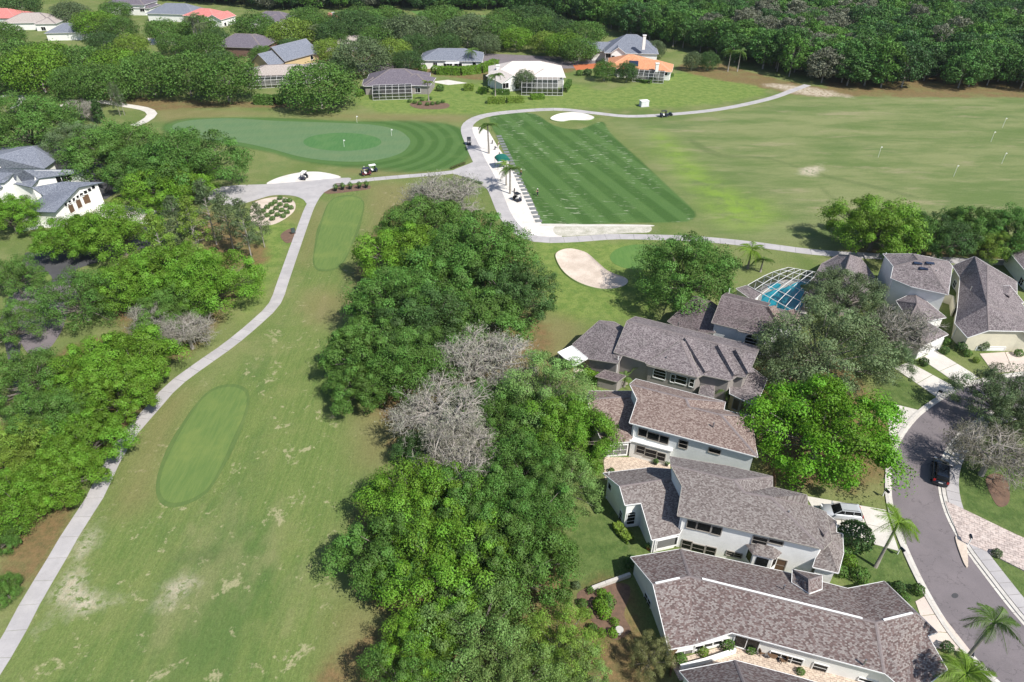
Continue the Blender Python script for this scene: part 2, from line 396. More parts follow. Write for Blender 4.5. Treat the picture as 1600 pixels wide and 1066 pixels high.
b1 = n.noise(.035, 4, .6, g); b2 = n.noise(.16, 5, .65, g); b3 = n.noise(1.1, 5, .7, g); b4 = n.noise(7, 3, .7, g)
jit = n.math('MULTIPLY', n.math('SUBTRACT', b3, .5), 1.6)
jit2 = n.math('MULTIPLY', n.math('SUBTRACT', b2, .5), 7.0)
def inside(name, soft=.5, j=None, off=0.0):
    v = A(name)
    if j is not None: v = n.math('ADD', v, j)
    return n.math('SUBTRACT', 1.0, n.step(v, off - soft, off + soft))
base = n.mix(n.step(b1, .35, .65), (.105, .150, .042), (.155, .185, .066))
base = n.mix(n.math('MULTIPLY', n.step(b2, .42, .7), .65), base, (.205, .210, .092))
base = n.mix(n.math('MULTIPLY', n.step(n.noise(.09, 4, .6, n.mapping(g, (1, .6, 1), (0, 0, .4))), .55, .72), .5), base, (.085, .150, .042))
# fairway: greener with fine mowing grain along it, scattered straw tufts
gr = n.noise(1.0, 4, .75, n.mapping(g, (1.8, .16, 1), (0, 0, -.12)))
fw = n.mix(n.step(gr, .25, .75), (.098, .152, .040), (.155, .196, .062))
fw = n.mix(n.math('MULTIPLY', n.step(b2, .45, .7), .5), fw, (.180, .200, .074))
fw = n.mix(n.math('MULTIPLY', n.step(n.noise(.055, 4, .65, n.mapping(g, (1.5, .5, 1), (0, 0, -.2))), .48, .62), .6), fw, (.068, .125, .036))
fw = n.mix(n.math('MULTIPLY', n.step(n.noise(.045, 5, .7, n.mapping(g, (1.3, .6, 1), (0, 0, .5))), .52, .66), .55), fw, (.215, .215, .100))
tuft = n.noise(.30, 3, .8, n.mapping(g, (1, 1, 1), (0, 0, .7)), .6)
fw = n.mix(n.math('MULTIPLY', n.step(n.math('ADD', n.math('MULTIPLY', tuft, .6), n.math('MULTIPLY', b3, .4)), .56, .63), .75), fw, (.33, .31, .18))
c = n.mix(inside('fair', 5, jit2), base, fw)
c_dry = (.215, .165, .085)
# practice range: paler, brown scars
rg = n.mix(n.step(n.noise(.06, 6, .72, n.mapping(g, (.5, 1.6, 1))), .36, .64), (.108, .155, .050), (.190, .212, .092))
rg = n.mix(n.math('MULTIPLY', n.step(n.noise(.11, 5, .7, n.mapping(g, (.35, 1.3, 1), (0, 0, .15))), 55e-2, .68), .5), rg, (.30, .255, .165))
rg = n.mix(n.math('MULTIPLY', n.step(n.noise(.07, 5, .7, n.mapping(g, (.3, 1.0, 1), (0, 0, -.1))), .55, .7), .6), rg, (.085, .135, .045))
c = n.mix(inside('rangef', 6, jit2), c, rg)
c = n.mix(n.math('MULTIPLY', n.math('MULTIPLY', inside('lime', 6, n.math('MULTIPLY', jit2, 1.3), -.5), n.step(b2, .3, .7)), .9), c, (.19, .30, .04))
yd = n.mix(n.step(n.noise(.5, 4, .7, g), .35, .65), (.105, .175, .036), (.185, .240, .062))
c = n.mix(n.math('MULTIPLY', inside('yard', 2.5, jit2), .8), c, yd)
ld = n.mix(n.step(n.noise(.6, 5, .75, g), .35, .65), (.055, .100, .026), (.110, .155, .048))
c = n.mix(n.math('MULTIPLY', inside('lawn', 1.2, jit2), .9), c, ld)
c = n.mix(n.math('MULTIPLY', inside('track', .8, jit, -.4), .45), c, (.080, .115, .040))
# mown rings round the practice green
rd = n.math('SINE', n.math('MULTIPLY', A('green'), 1.55))
rc = n.mix(n.step(rd, -.5, .5), (.055, .115, .030), (.074, .142, .042))
rc = n.mix(n.math('MULTIPLY', n.step(b2, .5, .75), .4), rc, (.12, .19, .06))
c = n.mix(inside('ring', 1.2, jit), c, rc)
# tee line striped along its length, with rows of white divots
sx_ = n.new('ShaderNodeSeparateXYZ'); n.t.links.new(n.mapping(g, (1, 1, 1), (0, 0, math.radians(-20.5))), sx_.inputs[0])
st = n.math('SINE', n.math('MULTIPLY', sx_.outputs[0], 1.05))
tc = n.mix(n.step(st, -.45, .45), (.050, .105, .027), (.072, .138, .040))
tc = n.mix(n.math('MULTIPLY', n.step(b2, .45, .75), .35), tc, (.10, .17, .05))
dv = n.noise(1.0, 2, .6, n.mapping(g, (.34, 1.6, 1), (0, 0, -.08)), .6)
dz = n.math('MULTIPLY', n.step(dv, .60, .66), n.step(n.noise(.075, 3, .6, n.mapping(g, (1.6, .5, 1), (0, 0, math.radians(-20)))), .45, .58))
tc = n.mix(n.math('MULTIPLY', dz, .65), tc, (.36, .40, .28))
c = n.mix(inside('tee', .5, n.math('MULTIPLY', jit, .3)), c, tc)
c = n.mix(n.math('MULTIPLY', inside('dry', 3.5, jit2), .5), c, c_dry)
mu = n.mix(n.step(b3, .35, .65), (.205, .125, .065), (.125, .095, .045))
mu = n.mix(n.math('MULTIPLY', n.step(b2, .45, .7), .6), mu, (.15, .165, .06))
c = n.mix(n.math('MULTIPLY', inside('mulch', 1.5, jit2), .85), c, mu)
sd = n.mix(n.step(b3, .4, .6), (.55, .49, .42), (.42, .36, .27))
sj = n.math('ADD', n.math('MULTIPLY', jit2, 1.5), n.math('MULTIPLY', jit, 2.5))
c = n.mix(n.math('MULTIPLY', inside('sand', 2.2, sj, -1.0), n.step(b3, .38, .56)), c, sd)
b5 = n.noise(2.6, 3, .75, n.mapping(g, (1.6, .8, 1), (0, 0, -.2)))
v = n.math('ADD', .12, n.math('ADD', n.math('MULTIPLY', b4, .85), n.math('MULTIPLY', b5, .95)))
hs = n.new('ShaderNodeHueSaturation'); n.t.links.new(c, hs.inputs['Color']); n.t.links.new(v, hs.inputs['Value']); n.color(hs.outputs[0])
n.bump(n.math('ADD', b4, n.math('MULTIPLY', b3, .6)), .12, .55)
gm.materials.append(m)
ground = link(bpy.data.objects.new('ground', gm)); tag(ground, kind='structure')

def sheet(name, poly, m, z=.02, th=None, parent=None, kind='structure', label=None):
    """flat layer on the ground with its own thin edge"""
    pl = [(p[0], p[1]) for p in poly]; tri = tessellate_polygon([[Vector((x, y, 0)) for x, y in pl]])
    b = MB(); k = len(pl); b.v = [(x, y, z) for x, y in pl] + [(x, y, -.05) for x, y in pl]
    ar = sum(pl[i][0] * pl[(i + 1) % k][1] - pl[(i + 1) % k][0] * pl[i][1] for i in range(k))
    for t in tri:
        a, c_, d = [Vector((*pl[i], 0)) for i in t]
        if (c_ - a).cross(d - a).z < 0: t = t[::-1]
        b.f.append(tuple(t))
    for i in range(k):
        j = (i + 1) % k; b.f.append((i, j, k + j, k + i) if ar < 0 else (j, i, k + i, k + j))
    o = b.build(name, m, parent)
    if parent is None: tag(o, label, kind=kind)
    return o
# turf surfaces
def turf_mat(name, c1, c2, c3, ang=0.0, stripe=0.0):
    m = mat(name, c1, .95, .1); n = N(m); g = n.geo()
    gr = n.noise(1.0, 4, .7, n.mapping(g, (2.2, .25, 1), (0, 0, ang))); b = n.noise(.14, 4, .6, g)
    c = n.mix(n.step(gr, .3, .7), c1, c2); c = n.mix(n.math('MULTIPLY', n.step(b, .5, .68), .5), c, c3)
    if stripe:
        s_ = n.new('ShaderNodeSeparateXYZ'); n.t.links.new(n.mapping(g, (1, 1, 1), (0, 0, ang)), s_.inputs[0])
        c = n.mix(n.math('MULTIPLY', n.step(n.math('SINE', n.math('MULTIPLY', s_.outputs[0], stripe)), -.4, .4), .25), c, c3)
    f = n.noise(9, 3, .7, g); n.color(n.mix(n.math('MULTIPLY', n.step(f, .5, .7), .25), c, c1)); n.bump(f, .03, .5); return m
M['turf_green'] = turf_mat('putting_turf', (.095, .165, .078), (.120, .190, .092), (.14, .195, .095), 1.4, .9)
M['turf_inner'] = turf_mat('dark_putting_turf', (.060, .150, .050), (.085, .180, .062), (.105, .19, .07), .4)
M['turf_tee'] = turf_mat('tee_turf', (.102, .165, .048), (.138, .195, .058), (.18, .225, .066), -.12)
M['turf_fringe'] = turf_mat('fringe_turf', (.085, .138, .042), (.11, .16, .05), (.14, .185, .06), -.12)
M['turf_range'] = turf_mat('range_green_turf', (.085, .175, .045), (.11, .2, .055), (.13, .22, .06), .2)
sheet('practice_green', G1, M['turf_green'], .03)
def tee_box(pl):
    c = sum((Vector(p) for p in pl), Vector((0, 0))) / len(pl)
    ring = [c + (Vector(p) - c) * (1 + .7 / max(2.0, (Vector(p) - c).length)) for p in pl]
    sheet('tee_fringe', ring, M['turf_fringe'], .02); sheet('tee_box', pl, M['turf_tee'], .035)
el = [P(535 + 61 * math.cos(a) , 222 + 14 * math.sin(a)) for a in np.linspace(0, 2 * math.pi, 48)[:-1]]
sheet('putting_green', el, M['turf_inner'], .045)
tee_box(SP([(512,322),(525,310),(548,307),(565,314),(566,330),(552,372),(540,402),(525,418),(500,421),(491,408),(495,380),(503,350)], 5))
tee_box(SP([(310,632),(335,610),(365,605),(384,616),(382,645),(362,690),(342,735),(322,765),(290,783),(262,784),(250,765),(256,730),(280,680)], 5))
sheet('putting_green', [P(1002 + 49 * math.cos(a), 402 + 20 * math.sin(a)) for a in np.linspace(0, 2 * math.pi, 40)[:-1]], M['turf_range'], .025)
# bunkers: a grass lip round sunk-looking sand with a low rim
def bunker(pts, m, label, lip=.25):
    pl = smooth_poly(GP(pts), True, 7); k = len(pl); cx = sum((p for p in pl), Vector((0, 0))) / k
    b = MB(); rings = [(1.04, -.02), (1.015, lip * .75), (1.0, lip), (.985, lip * .8), (.93, .07), (.6, .04), (.2, .05)]
    for s, z in rings:
        for p in pl:
            q = cx + (p - cx) * s; b.v.append((q.x, q.y, z + (.02 * math.sin(q.x * 2) * math.cos(q.y * 1.7) if s < .95 else 0)))
    for r in range(len(rings) - 1):
        for i in range(k):
            j = (i + 1) % k; b.f.append((r * k + i, r * k + j, (r + 1) * k + j, (r + 1) * k + i))
    e = (len(rings) - 1) * k; b.f.append(tuple(e + i for i in range(k)))
    o = b.build('bunker', [m, M['turf_tee']], smooth=True)
    for f in o.data.polygons:
        if f.index < 2 * k: f.material_index = 1
    tag(o, label, kind='structure'); return o
bunker([(868,402),(875,393),(892,390),(915,396),(930,408),(950,425),(975,435),(981,442),(970,450),(940,453),(905,443),(880,425)], M['sand_tan'], 'tan sand bunker beside the small round green')
bunker([(860,186),(870,180),(888,177),(910,178),(928,184),(920,189),(893,189),(880,191),(868,190)], M['sand_white'], 'white sand bunker at the far end of the striped tee')

# ------------------------------------------------------------------ paths, road, driveways
def resample(pts, step):
    out = [pts[0]]; acc = 0
    for i in range(len(pts) - 1):
        a, b = pts[i], pts[i + 1]; L = (b - a).length; t = step - acc
        while t <= L: out.append(a + (b - a) * (t / L)); t += step
        acc = L - (t - step)
    return out
def ribbon_path(name, px, width, step, m, z=.05, kerb=None, slabs=True, label=None):
    cl = resample(smooth_poly(GP(px), False, 6), step); k = len(cl)
    wd = width if callable(width) else (lambda t: width)
    L, Rr = [], []
    for i, p in enumerate(cl):
        d = (cl[min(i + 1, k - 1)] - cl[max(i - 1, 0)]).normalized(); nn = Vector((-d.y, d.x)); w = wd(i / (k - 1)) / 2
        L.append(p + nn * w); Rr.append(p - nn * w)
    root = empty(name); tag(root, label, kind='structure')
    for i in range(k - 1):
        g = .008; a, b_, c_, d_ = L[i], Rr[i], Rr[i + 1], L[i + 1]
        q = [a.lerp(d_, g), b_.lerp(c_, g), c_.lerp(b_, g), d_.lerp(a, g)]
        mb = MB(); mb.prism(q, -.05, z + R.uniform(-.006, .006)); mb.build('slab', m, root)
    return cl, L, Rr
pathA = [(-30,1075),(15,1004),(50,938),(85,880),(115,828),(148,778),(175,722),(203,678),(233,644),(270,603),(314,570),(358,539),(399,505),(429,475),(442,441),(456,401),(468,367),(477,342),(485,322),(497,303),(513,293),(535,287),(575,281),(620,277),(680,272),(715,268),(748,262)]
ribbon_path('cart_path', pathA, 2.15, 3.0, M['concrete'])
pathB = [(1262,133),(1240,141),(1200,155),(1130,170),(1060,178),(985,182),(930,177),(870,171),(800,175),(757,181),(736,190),(729,203),(738,227),(748,250),(762,275),(776,305),(787,332),(802,354),(822,369),(850,375),(900,374),(960,370),(1020,371),(1080,373),(1140,378),(1200,385),(1260,393),(1320,398),(1400,402),(1480,407),(1620,412)]
ribbon_path('cart_path', pathB, lambda t: 2.5 + 1.2 * max(0, 1 - abs(t - .5) * 4), 3.0, M['concrete'], .055)
sheet('cart_path_apron', SP([(366,290),(419,288),(480,283),(545,278),(538,287),(505,300),(484,320),(474,312),(462,307),(445,305),(422,306),(395,314),(360,322),(325,312),(335,296)], 4), M['concrete'], .04)
sheet('cart_path_apron', SP([(705,268),(742,252),(750,240),(758,262),(772,290),(778,310),(760,295),(742,282),(720,275)], 4), M['concrete'], .042)
sheet('sand_lot', SP([(417,288),(434,278),(467,270),(501,269),(533,277),(500,282),(460,286)], 4), M['sand_white'], .034)
sheet('sand_lot', GP([(732,198),(750,199),(764,206),(778,230),(805,268),(830,310),(847,352),(880,353),(878,370),(850,372),(822,366),(802,350),(788,330),(778,305),(764,275),(750,250),(740,227)]), M['sand_white'], .03)
sheet('worn_sand_strip', SP([(868,354),(900,353),(960,352),(1013,353),(1014,363),(985,364),(930,367),(880,369),(866,364)], 4), M['sand_grey'], .035)
sheet('concrete_margin', SP([(846,350),(900,351),(960,351),(1016,352),(1016,354),(960,354),(900,354),(850,354)], 3), M['concrete_white'], .05)
# far upper-left paths
ribbon_path('garden_path', [(0,152),(20,148),(35,155),(20,170)], 2.2, 4, M['concrete'])
ribbon_path('garden_path', [(62,178),(90,166),(110,162)], 2.2, 4, M['concrete_white'])
ribbon_path('garden_path', [(138,158),(165,160),(195,165),(225,170),(238,178),(225,190),(200,200)], 3.0, 4, M['concrete_white'])
# street
rl = [(1640,1160),(1575,1085),(1530,1040),(1488,992),(1448,928),(1415,860),(1393,800),(1388,760),(1392,715),(1408,680),(1434,648),(1470,622),(1510,602),(1570,588),(1660,578)]
rr = [(1720,1080),(1650,1020),(1600,972),(1545,903),(1503,845),(1478,795),(1470,750),(1478,712),(1500,680),(1535,655),(1580,640),(1660,632)]
RL = smooth_poly(GP(rl), False, 5); RRt = smooth_poly(GP(rr), False, 5)
M['street'] = M['asphalt']
sheet('street', RL + RRt[::-1], M['street'], .012)
def kerb_run(line, side, name, w=.42, h=.13):
    cl = resample(line, 1.5); k = len(cl); o = empty(name); tag(o, kind='structure')
    for i in range(k - 1):
        a, b_ = cl[i], cl[i + 1]; d = (b_ - a).normalized(); nn = Vector((-d.y, d.x)) * side * w
        mb = MB(); mb.prism([a, b_, b_ + nn, a + nn] if side > 0 else [b_, a, a + nn, b_ + nn], -.05, h); mb.build('kerb_stone', M['kerb'], o)
        mb = MB(); g = d * .02; mb.prism([a + g - nn * .0, b_ - g, b_ - nn * .9 - g, a - nn * .9 + g], -.05, .035); mb.build('gutter_slab', M['concrete_white'], o)
kerb_run(RL, 1, 'kerb'); kerb_run(RRt, -1, 'kerb')
def offset_line(line, d):
    out = []; k = len(line)
    for i, p in enumerate(line):
        t = (line[min(i + 1, k - 1)] - line[max(i - 1, 0)]).normalized(); out.append(p + Vector((-t.y, t.x)) * d)
    return out
# footpath on the right: squares with joints
fp = resample(offset_line(RRt, -1.25), 1.5); fpl = offset_line(fp, .75); fpr = offset_line(fp, -.75)
root = empty('footpath'); tag(root, kind='structure')
for i in range(len(fp) - 1):
    g = .02; a, b_, c_, d_ = fpl[i], fpr[i], fpr[i + 1], fpl[i + 1]
    mb = MB(); mb.prism([a.lerp(d_, g), b_.lerp(c_, g), c_.lerp(b_, g), d_.lerp(a, g)], -.05, .14 + R.uniform(-.004, .004)); mb.build('slab', M['concrete'], root)
def drive(name, quad, m, nu, nv, z=.06):
    """driveway split into concrete panels; quad corners in order"""
    q = GP(quad); root = empty(name); tag(root, kind='structure')
    for i in range(nu):
        for j in range(nv):
            def pt(u, v_): return q[0].lerp(q[1], u).lerp(q[3].lerp(q[2], u), v_)
            e = .006; u0, u1, v0, v1 = i / nu + e, (i + 1) / nu - e, j / nv + e, (j + 1) / nv - e
            mb = MB(); mb.prism([pt(u0, v0), pt(u1, v0), pt(u1, v1), pt(u0, v1)], -.05, z + R.uniform(-.005, .005)); mb.build('slab', m, root)
drive('driveway', [(1396,575),(1420,566),(1496,607),(1471,626)], M['concrete_white'], 1, 2)
drive('driveway', [(1437,560),(1462,548),(1530,590),(1500,603)], M['concrete_white'], 1, 2)
drive('driveway', [(1530,553),(1610,548),(1615,580),(1552,583)], M['concrete_pink'], 2, 2)
drive('driveway', [(1383,628),(1443,643),(1402,688),(1392,700)], M['concrete_white'], 2, 1)
drive('driveway', [(1258,775),(1384,797),(1405,862),(1290,830)], M['concrete_white'], 3, 2)
drive('driveway', [(1430,940),(1447,930),(1520,1022),(1455,1012)], M['concrete_pink'], 1, 3)
PAV = [P(1476,784),P(1493,791),P(1582,834),P(1640,860),P(1660,930),P(1600,893),P(1530,858),P(1500,846)]
sheet('paver_driveway', PAV, M['pavers'], .155)
sheet('patio', GP([(943,715),(992,715),(1030,712),(1048,722),(1046,740),(990,745),(945,750)]), M['patio'], .06)
sheet('patio', GP([(1046,1034),(1143,1006),(1240,1030),(1330,1052),(1420,1080),(1425,1110),(1290,1085),(1230,1068),(1148,1050),(1062,1064)]), M['patio'], .06)
sheet('mulch_bed', SP([(902,928),(930,915),(975,912),(985,925),(975,960),(985,985),(960,1000),(930,975),(910,955)], 4), M['mulch'], .03)
sheet('mulch_bed', SP([(395,318),(430,308),(455,312),(462,322),(455,335),(430,350),(405,352),(392,345)], 4), M['sand_tan'], .03)
sheet('mulch_bed', SP([(507,300),(530,292),(570,288),(578,295),(545,300),(515,303)], 4), M['mulch'], .03)
sheet('mulch_bed', SP([(438,368),(452,358),(464,362),(462,374),(448,380)], 4), M['mulch'], .03)
sheet('mulch_bed', SP([(1540,750),(1555,740),(1572,748),(1578,775),(1572,790),(1556,788)], 4), M['mulch'], .03)
sheet('mulch_bed', SP([(1492,840),(1508,850),(1512,885),(1505,880)], 4), M['sand_tan'], .15)
sheet('mulch_bed', SP([(640,163),(660,158),(700,162),(695,170),(655,170)], 4), M['mulch'], .03)
sheet('parking_lot', GP([(40,395),(90,392),(160,380),(240,350),(250,380),(120,420),(110,450),(60,440),(40,480),(30,560),(90,700),(60,720),(20,600),(0,500)]), M['asphalt_dark'], .02)
sheet('parking_lot', SP([(20,460),(80,445),(140,455),(110,480),(95,520),(60,560),(30,530)], 3), M['asphalt'], .03)
sheet('grass_island', SP([(38,440),(60,426),(78,430),(80,440),(60,452),(45,452)], 4), M['turf_tee'], .13)
sheet('forecourt', GP([(130,330),(150,318),(200,322),(245,330),(240,352),(180,345)]), M['concrete_white'], .04)
sheet('terrace', GP([(70,238),(100,228),(140,238),(165,262),(150,275),(95,275)]), M['asphalt_dark'], .04)
sheet('terrace', GP([(135,278),(160,270),(200,275),(205,285),(165,312),(130,300)]), M['asphalt_dark'], .05)
sheet('white_roof_yard', GP([(-40,228),(30,231),(10,242),(-40,250)]), M['concrete_white'], .05)
sheet('residential_street', GP([(420,96),(640,100),(640,112),(530,112),(420,106)]), M['asphalt'], .02)
sheet('residential_street', GP([(720,82),(900,90),(985,98),(985,104),(860,108),(720,96)]), M['asphalt'], .02)
sheet('fairway_clearing', GP([(640,17),(705,16),(705,24),(770,24),(790,27),(660,27)]), M['turf_range'], .02)
sheet('driveway', GP([(672,128),(700,125),(730,130),(700,133)]), M['concrete_white'], .04)
sheet('driveway', GP([(895,102),(950,98),(960,104),(900,110)]), M['terracotta'], .04)
sheet('driveway', GP([(150,55),(200,52),(200,66),(160,66)]), M['concrete_pink'], .04)
sheet('driveway', GP([(230,60),(275,58),(275,70),(235,70)]), M['concrete_white'], .04)
sheet('driveway', GP([(320,60),(355,55),(360,62),(325,72)]), M['concrete_white'], .04)
sheet('retaining_wall_walk', SP([(900,575),(930,583),(965,594),(980,598),(978,602),(955,597),(920,590),(898,583)], 3), M['concrete_pink'], .04)
sheet('manhole_cover', [P(1492 + 5.5 * math.cos(a), 931 + 4 * math.sin(a)) for a in np.linspace(0, 6.283, 17)[:-1]], M['asphalt_dark'], .02)
# ------------------------------------------------------------------ houses
def uvface(mesh):
    """uv in metres: u level along the slope, v up the slope"""
    uvl = mesh.uv_layers.new(name='UVMap')
    for f in mesh.polygons:
        nn = f.normal; 
        u = Vector((-nn.y, nn.x, 0)); u = u.normalized() if u.length > .05 else Vector((1, 0, 0)); v = nn.cross(u)
        for li in f.loop_indices:
            c = mesh.vertices[mesh.loops[li].vertex_index].co; uvl.data[li].uv = (c.dot(u), c.dot(v))
def inset(poly, d):
    k = len(poly); ar = sum(poly[i].x * poly[(i + 1) % k].y - poly[(i + 1) % k].x * poly[i].y for i in range(k))
    s = 1 if ar > 0 else -1; out = []
    for i in range(k):
        a, b, c = poly[i - 1], poly[i], poly[(i + 1) % k]
        d1 = (b - a).normalized(); d2 = (c - b).normalized(); n1 = Vector((-d1.y, d1.x)) * s; n2 = Vector((-d2.y, d2.x)) * s
        m_ = n1 + n2; l = m_.length
        if l < .3: out.append(b + n1 * d); continue
        m_.normalize(); out.append(b + m_ * min(d / max(m_.dot(n1), .35), d * 2.2))
    return out
class House:
    def __init__(s, name, label, cat='house'):
        s.name = name; s.label = label; s.cat = cat; s.root = None; s.walls = []
    def ensure(s, loc):
        if s.root is None: s.root = empty(s.name, loc); tag(s.root, s.label, s.cat); s.off = Vector(loc)
    def block(s, V, faces, roof, wall, trim, oh=.38, caps=True, th=.18, walls=True, capw=.34, wallbase=0.0, fascia_h=.13):
        V = {k: Vector(v) for k, v in V.items()}
        used = [k for f in faces for k in f]
        if s.root is None:
            c = sum((V[k] for k in used), Vector()) / len(used); s.ensure((c.x, c.y, 0))
        O = s.off; L = {k: V[k] - O for k in V}
        fs = []
        for f in faces:
            nrm = Vector()
            for i in range(len(f)):
                a, b = L[f[i]], L[f[(i + 1) % len(f)]]
                nrm += Vector(((a.y - b.y) * (a.z + b.z), (a.z - b.z) * (a.x + b.x), (a.x - b.x) * (a.y + b.y)))
            fs.append(tuple(f) if nrm.z > 0 else tuple(f)[::-1])
        mb = MB(); keys = []
        for f in fs:
            for k in f:
                if k not in keys: keys.append(k)
        n_ = len(keys); mb.v = [tuple(L[k]) for k in keys] + [tuple(L[k] - Vector((0, 0, th))) for k in keys]
        mb.f = [tuple(keys.index(k) for k in f) for f in fs] + [tuple(n_ + keys.index(k) for k in f[::-1]) for f in fs]
        edges = {}
        for fi, f in enumerate(fs):
            for i in range(len(f)): edges.setdefault(frozenset((f[i], f[(i + 1) % len(f)])), []).append((fi, f[i], f[(i + 1) % len(f)]))
        bound = {e[0][1]: e[0][2] for e in edges.values() if len(e) == 1}
        for a, b in bound.items():
            i, j = keys.index(a), keys.index(b); mb.f.append((i, n_ + i, n_ + j, j))
        me = mb.data('roof', roof); uvface(me); link(bpy.data.objects.new('roof', me), s.root)
        # outline
        st = next(iter(bound)); loop = [st]; c = bound[st]
        while c != st and len(loop) < 60: loop.append(c); c = bound.get(c, st)
        fb = MB()
        for i in range(len(loop)):
            a, b = L[loop[i]], L[loop[(i + 1) % len(loop)]]
            d = (b - a); 
            if d.length < .05: continue
            o = Vector((d.y, -d.x, 0)).normalized() * .03
            z = Vector((0, 0, -.5 * fascia_h)); fb.bar(a + o + z, b + o + z, .06, fascia_h)
        fb.build('fascia', trim, s.root)
        tris = []
        for f in fs:
            pts = [L[k] for k in f]
            for t in tessellate_polygon([pts]): tris.append([pts[i] for i in t])
        if caps:
            cb = MB()
            for e in edges.values():
                if len(e) == 2:
                    a, b = L[e[0][1]], L[e[0][2]]
                    def nr(fi):
                        f = fs[fi]; p, q, r_ = L[f[0]], L[f[1]], L[f[2]]; v = Vector()
                        for i in range(len(f)):
                            x, y = L[f[i]], L[f[(i + 1) % len(f)]]
                            v += Vector(((x.y - y.y) * (x.z + y.z), (x.z - y.z) * (x.x + y.x), (x.x - y.x) * (x.y + y.y)))
                        return v.normalized()
                    n1, n2 = nr(e[0][0]), nr(e[1][0])
                    if n1.dot(n2) > .995: continue
                    c1 = sum((L[k] for k in fs[e[0][0]]), Vector()) / len(fs[e[0][0]])
                    if (c1 - a).dot(n2) < 0:
                        d = (b - a).normalized(); up = (n1 + n2).normalized()
                        w1 = d.cross(n1).normalized(); w2 = d.cross(n2).normalized()
                        if w1.dot(c1 - a) < 0: w1 = -w1
                        if w2.dot(c1 - a) > 0: w2 = -w2
                        e1 = up * .035; bb = len(cb.v); w = capw / 2
                        for p in (a, b): cb.v += [tuple(p + w1 * w + e1 * .7), tuple(p + e1), tuple(p + w2 * w + e1 * .7)]
                        cb.f += [(bb, bb + 1, bb + 4, bb + 3), (bb + 1, bb + 2, bb + 5, bb + 4), (bb + 3, bb + 4, bb + 1, bb), (bb + 4, bb + 5, bb + 2, bb + 1)][:2]
            if cb.f: cb.build('ridge_cap', M['cap'] if roof not in (M['roof_orange'], M['roof_pink'], M['roof_white'], M['roof_slate']) else roof_cap(roof), s.root)
        if not walls: return loop, L
        ip = inset([L[k].xy for k in loop], oh)
        def rz(x, y):
            best = None
            for (p, q, r_) in tris:
                d = (q.y - r_.y) * (p.x - r_.x) + (r_.x - q.x) * (p.y - r_.y)
                if abs(d) < 1e-9: continue
                a = ((q.y - r_.y) * (x - r_.x) + (r_.x - q.x) * (y - r_.y)) / d; b = ((r_.y - p.y) * (x - r_.x) + (p.x - r_.x) * (y - r_.y)) / d
                if a > -.02 and b > -.02 and a + b < 1.02:
                    z = a * p.z + b * q.z + (1 - a - b) * r_.z; best = z if best is None else max(best, z)
            return best
        wb = MB(); k = len(ip); zmin = min(L[q].z for q in loop)
        for i in range(k):
            a, b = ip[i], ip[(i + 1) % k]; ln = (b - a).length
            if ln < .1: continue
            m_ = max(1, int(ln / .9)); zs = []
            for t in range(m_ + 1):
                p = a.lerp(b, min(max(t / m_, .01), .99)); z = rz(p.x, p.y); zs.append((z if z is not None else zmin) - th * .6)
            for t in range(m_):
                p, q = a.lerp(b, t / m_), a.lerp(b, (t + 1) / m_)
                wb.face([(p.x, p.y, wallbase - .1), (q.x, q.y, wallbase - .1), (q.x, q.y, zs[t + 1]), (p.x, p.y, zs[t])])
            s.walls.append((a + O.xy, b + O.xy, wallbase, max(zs)))
        wb.build('wall', wall, s.root)
        return loop, L
    def hit(s, px, py):
        """wall spot seen at this place of the survey picture"""
        best = None
        for (a, b, z0, z1) in s.walls:
            d = Vector((b.x - a.x, b.y - a.y, 0)); ln = d.length; d.normalize(); nn = Vector((d.y, -d.x, 0))
            q = ray_plane(px, py, nn, Vector((a.x, a.y, 0))); u = (q - Vector((a.x, a.y, 0))).dot(d)
            t = depth(q)
            if t < 5 or u < -.1 or u > ln + .1 or q.z < z0 - .3 or q.z > z1 + .2: continue
            if best is None or t < best[0]:
                if nn.dot(CAMP - q) < 0: nn = -nn
                best = (t, q, nn)
        return best
    def window(s, px, py, w, h, frame=None, cols=2, rows=2, pane=None, name='window', arch=False, fw=.09, at=None):
        r = s.hit(px, py) if at is None else at
        if r is None: print('NOHIT', s.name, px, py); return
        _, q, nn = r; u = Vector((-nn.y, nn.x, 0)); rot = Matrix((( u.x, nn.x * -1, 0), (u.y, nn.y * -1, 0), (0, 0, 1))).to_4x4()
        key = (name, round(w, 2), round(h, 2), cols, rows, arch, (frame or M['white']).name)
        if key not in WIN:
            fb = MB(); x0, x1 = -w / 2, w / 2; z0, z1 = -h / 2, h / 2; dp = .07
            def bar(xa, za, xb, zb, ww=fw, d=dp):
                fb.box(((xa + xb) / 2, -d / 2, (za + zb) / 2), (abs(xb - xa) + (ww if xa == xb else 0), d, abs(zb - za) + (ww if za == zb else 0)))
            bar(x0, z0, x1, z0, .12, .11); bar(x0, z0 + .06, x0, z1 - .05, .1); bar(x1, z0 + .06, x1, z1 - .05, .1)
            if arch:
                n2 = 8; pr = [(x0 + (x1 - x0) * (.5 - .5 * math.cos(math.pi * i / n2)), z1 + .32 * w * math.sin(math.pi * i / n2)) for i in range(n2 + 1)]
                for i in range(n2): fb.bar((pr[i][0], -.035, pr[i][1]), (pr[i + 1][0], -.035, pr[i + 1][1]), .07, .1)
                bar(x0 + .05, z1 - .1, x1 - .05, z1 - .1, .06, .055)
            else: bar(x0, z1, x1, z1, .1, .09)
            for i in range(1, cols): bar(x0 + w * i / cols, z0 + .06, x0 + w * i / cols, z1 - .05, .07 if cols <= 3 else .05, .06)
            for j in range(1, rows): bar(x0 + .05, z0 + h * j / rows, x1 - .05, z0 + h * j / rows, .05, .05)
            pb = MB(); poly = [(x0 + .02, z0 + .02), (x1 - .02, z0 + .02), (x1 - .02, z1 - .02)]
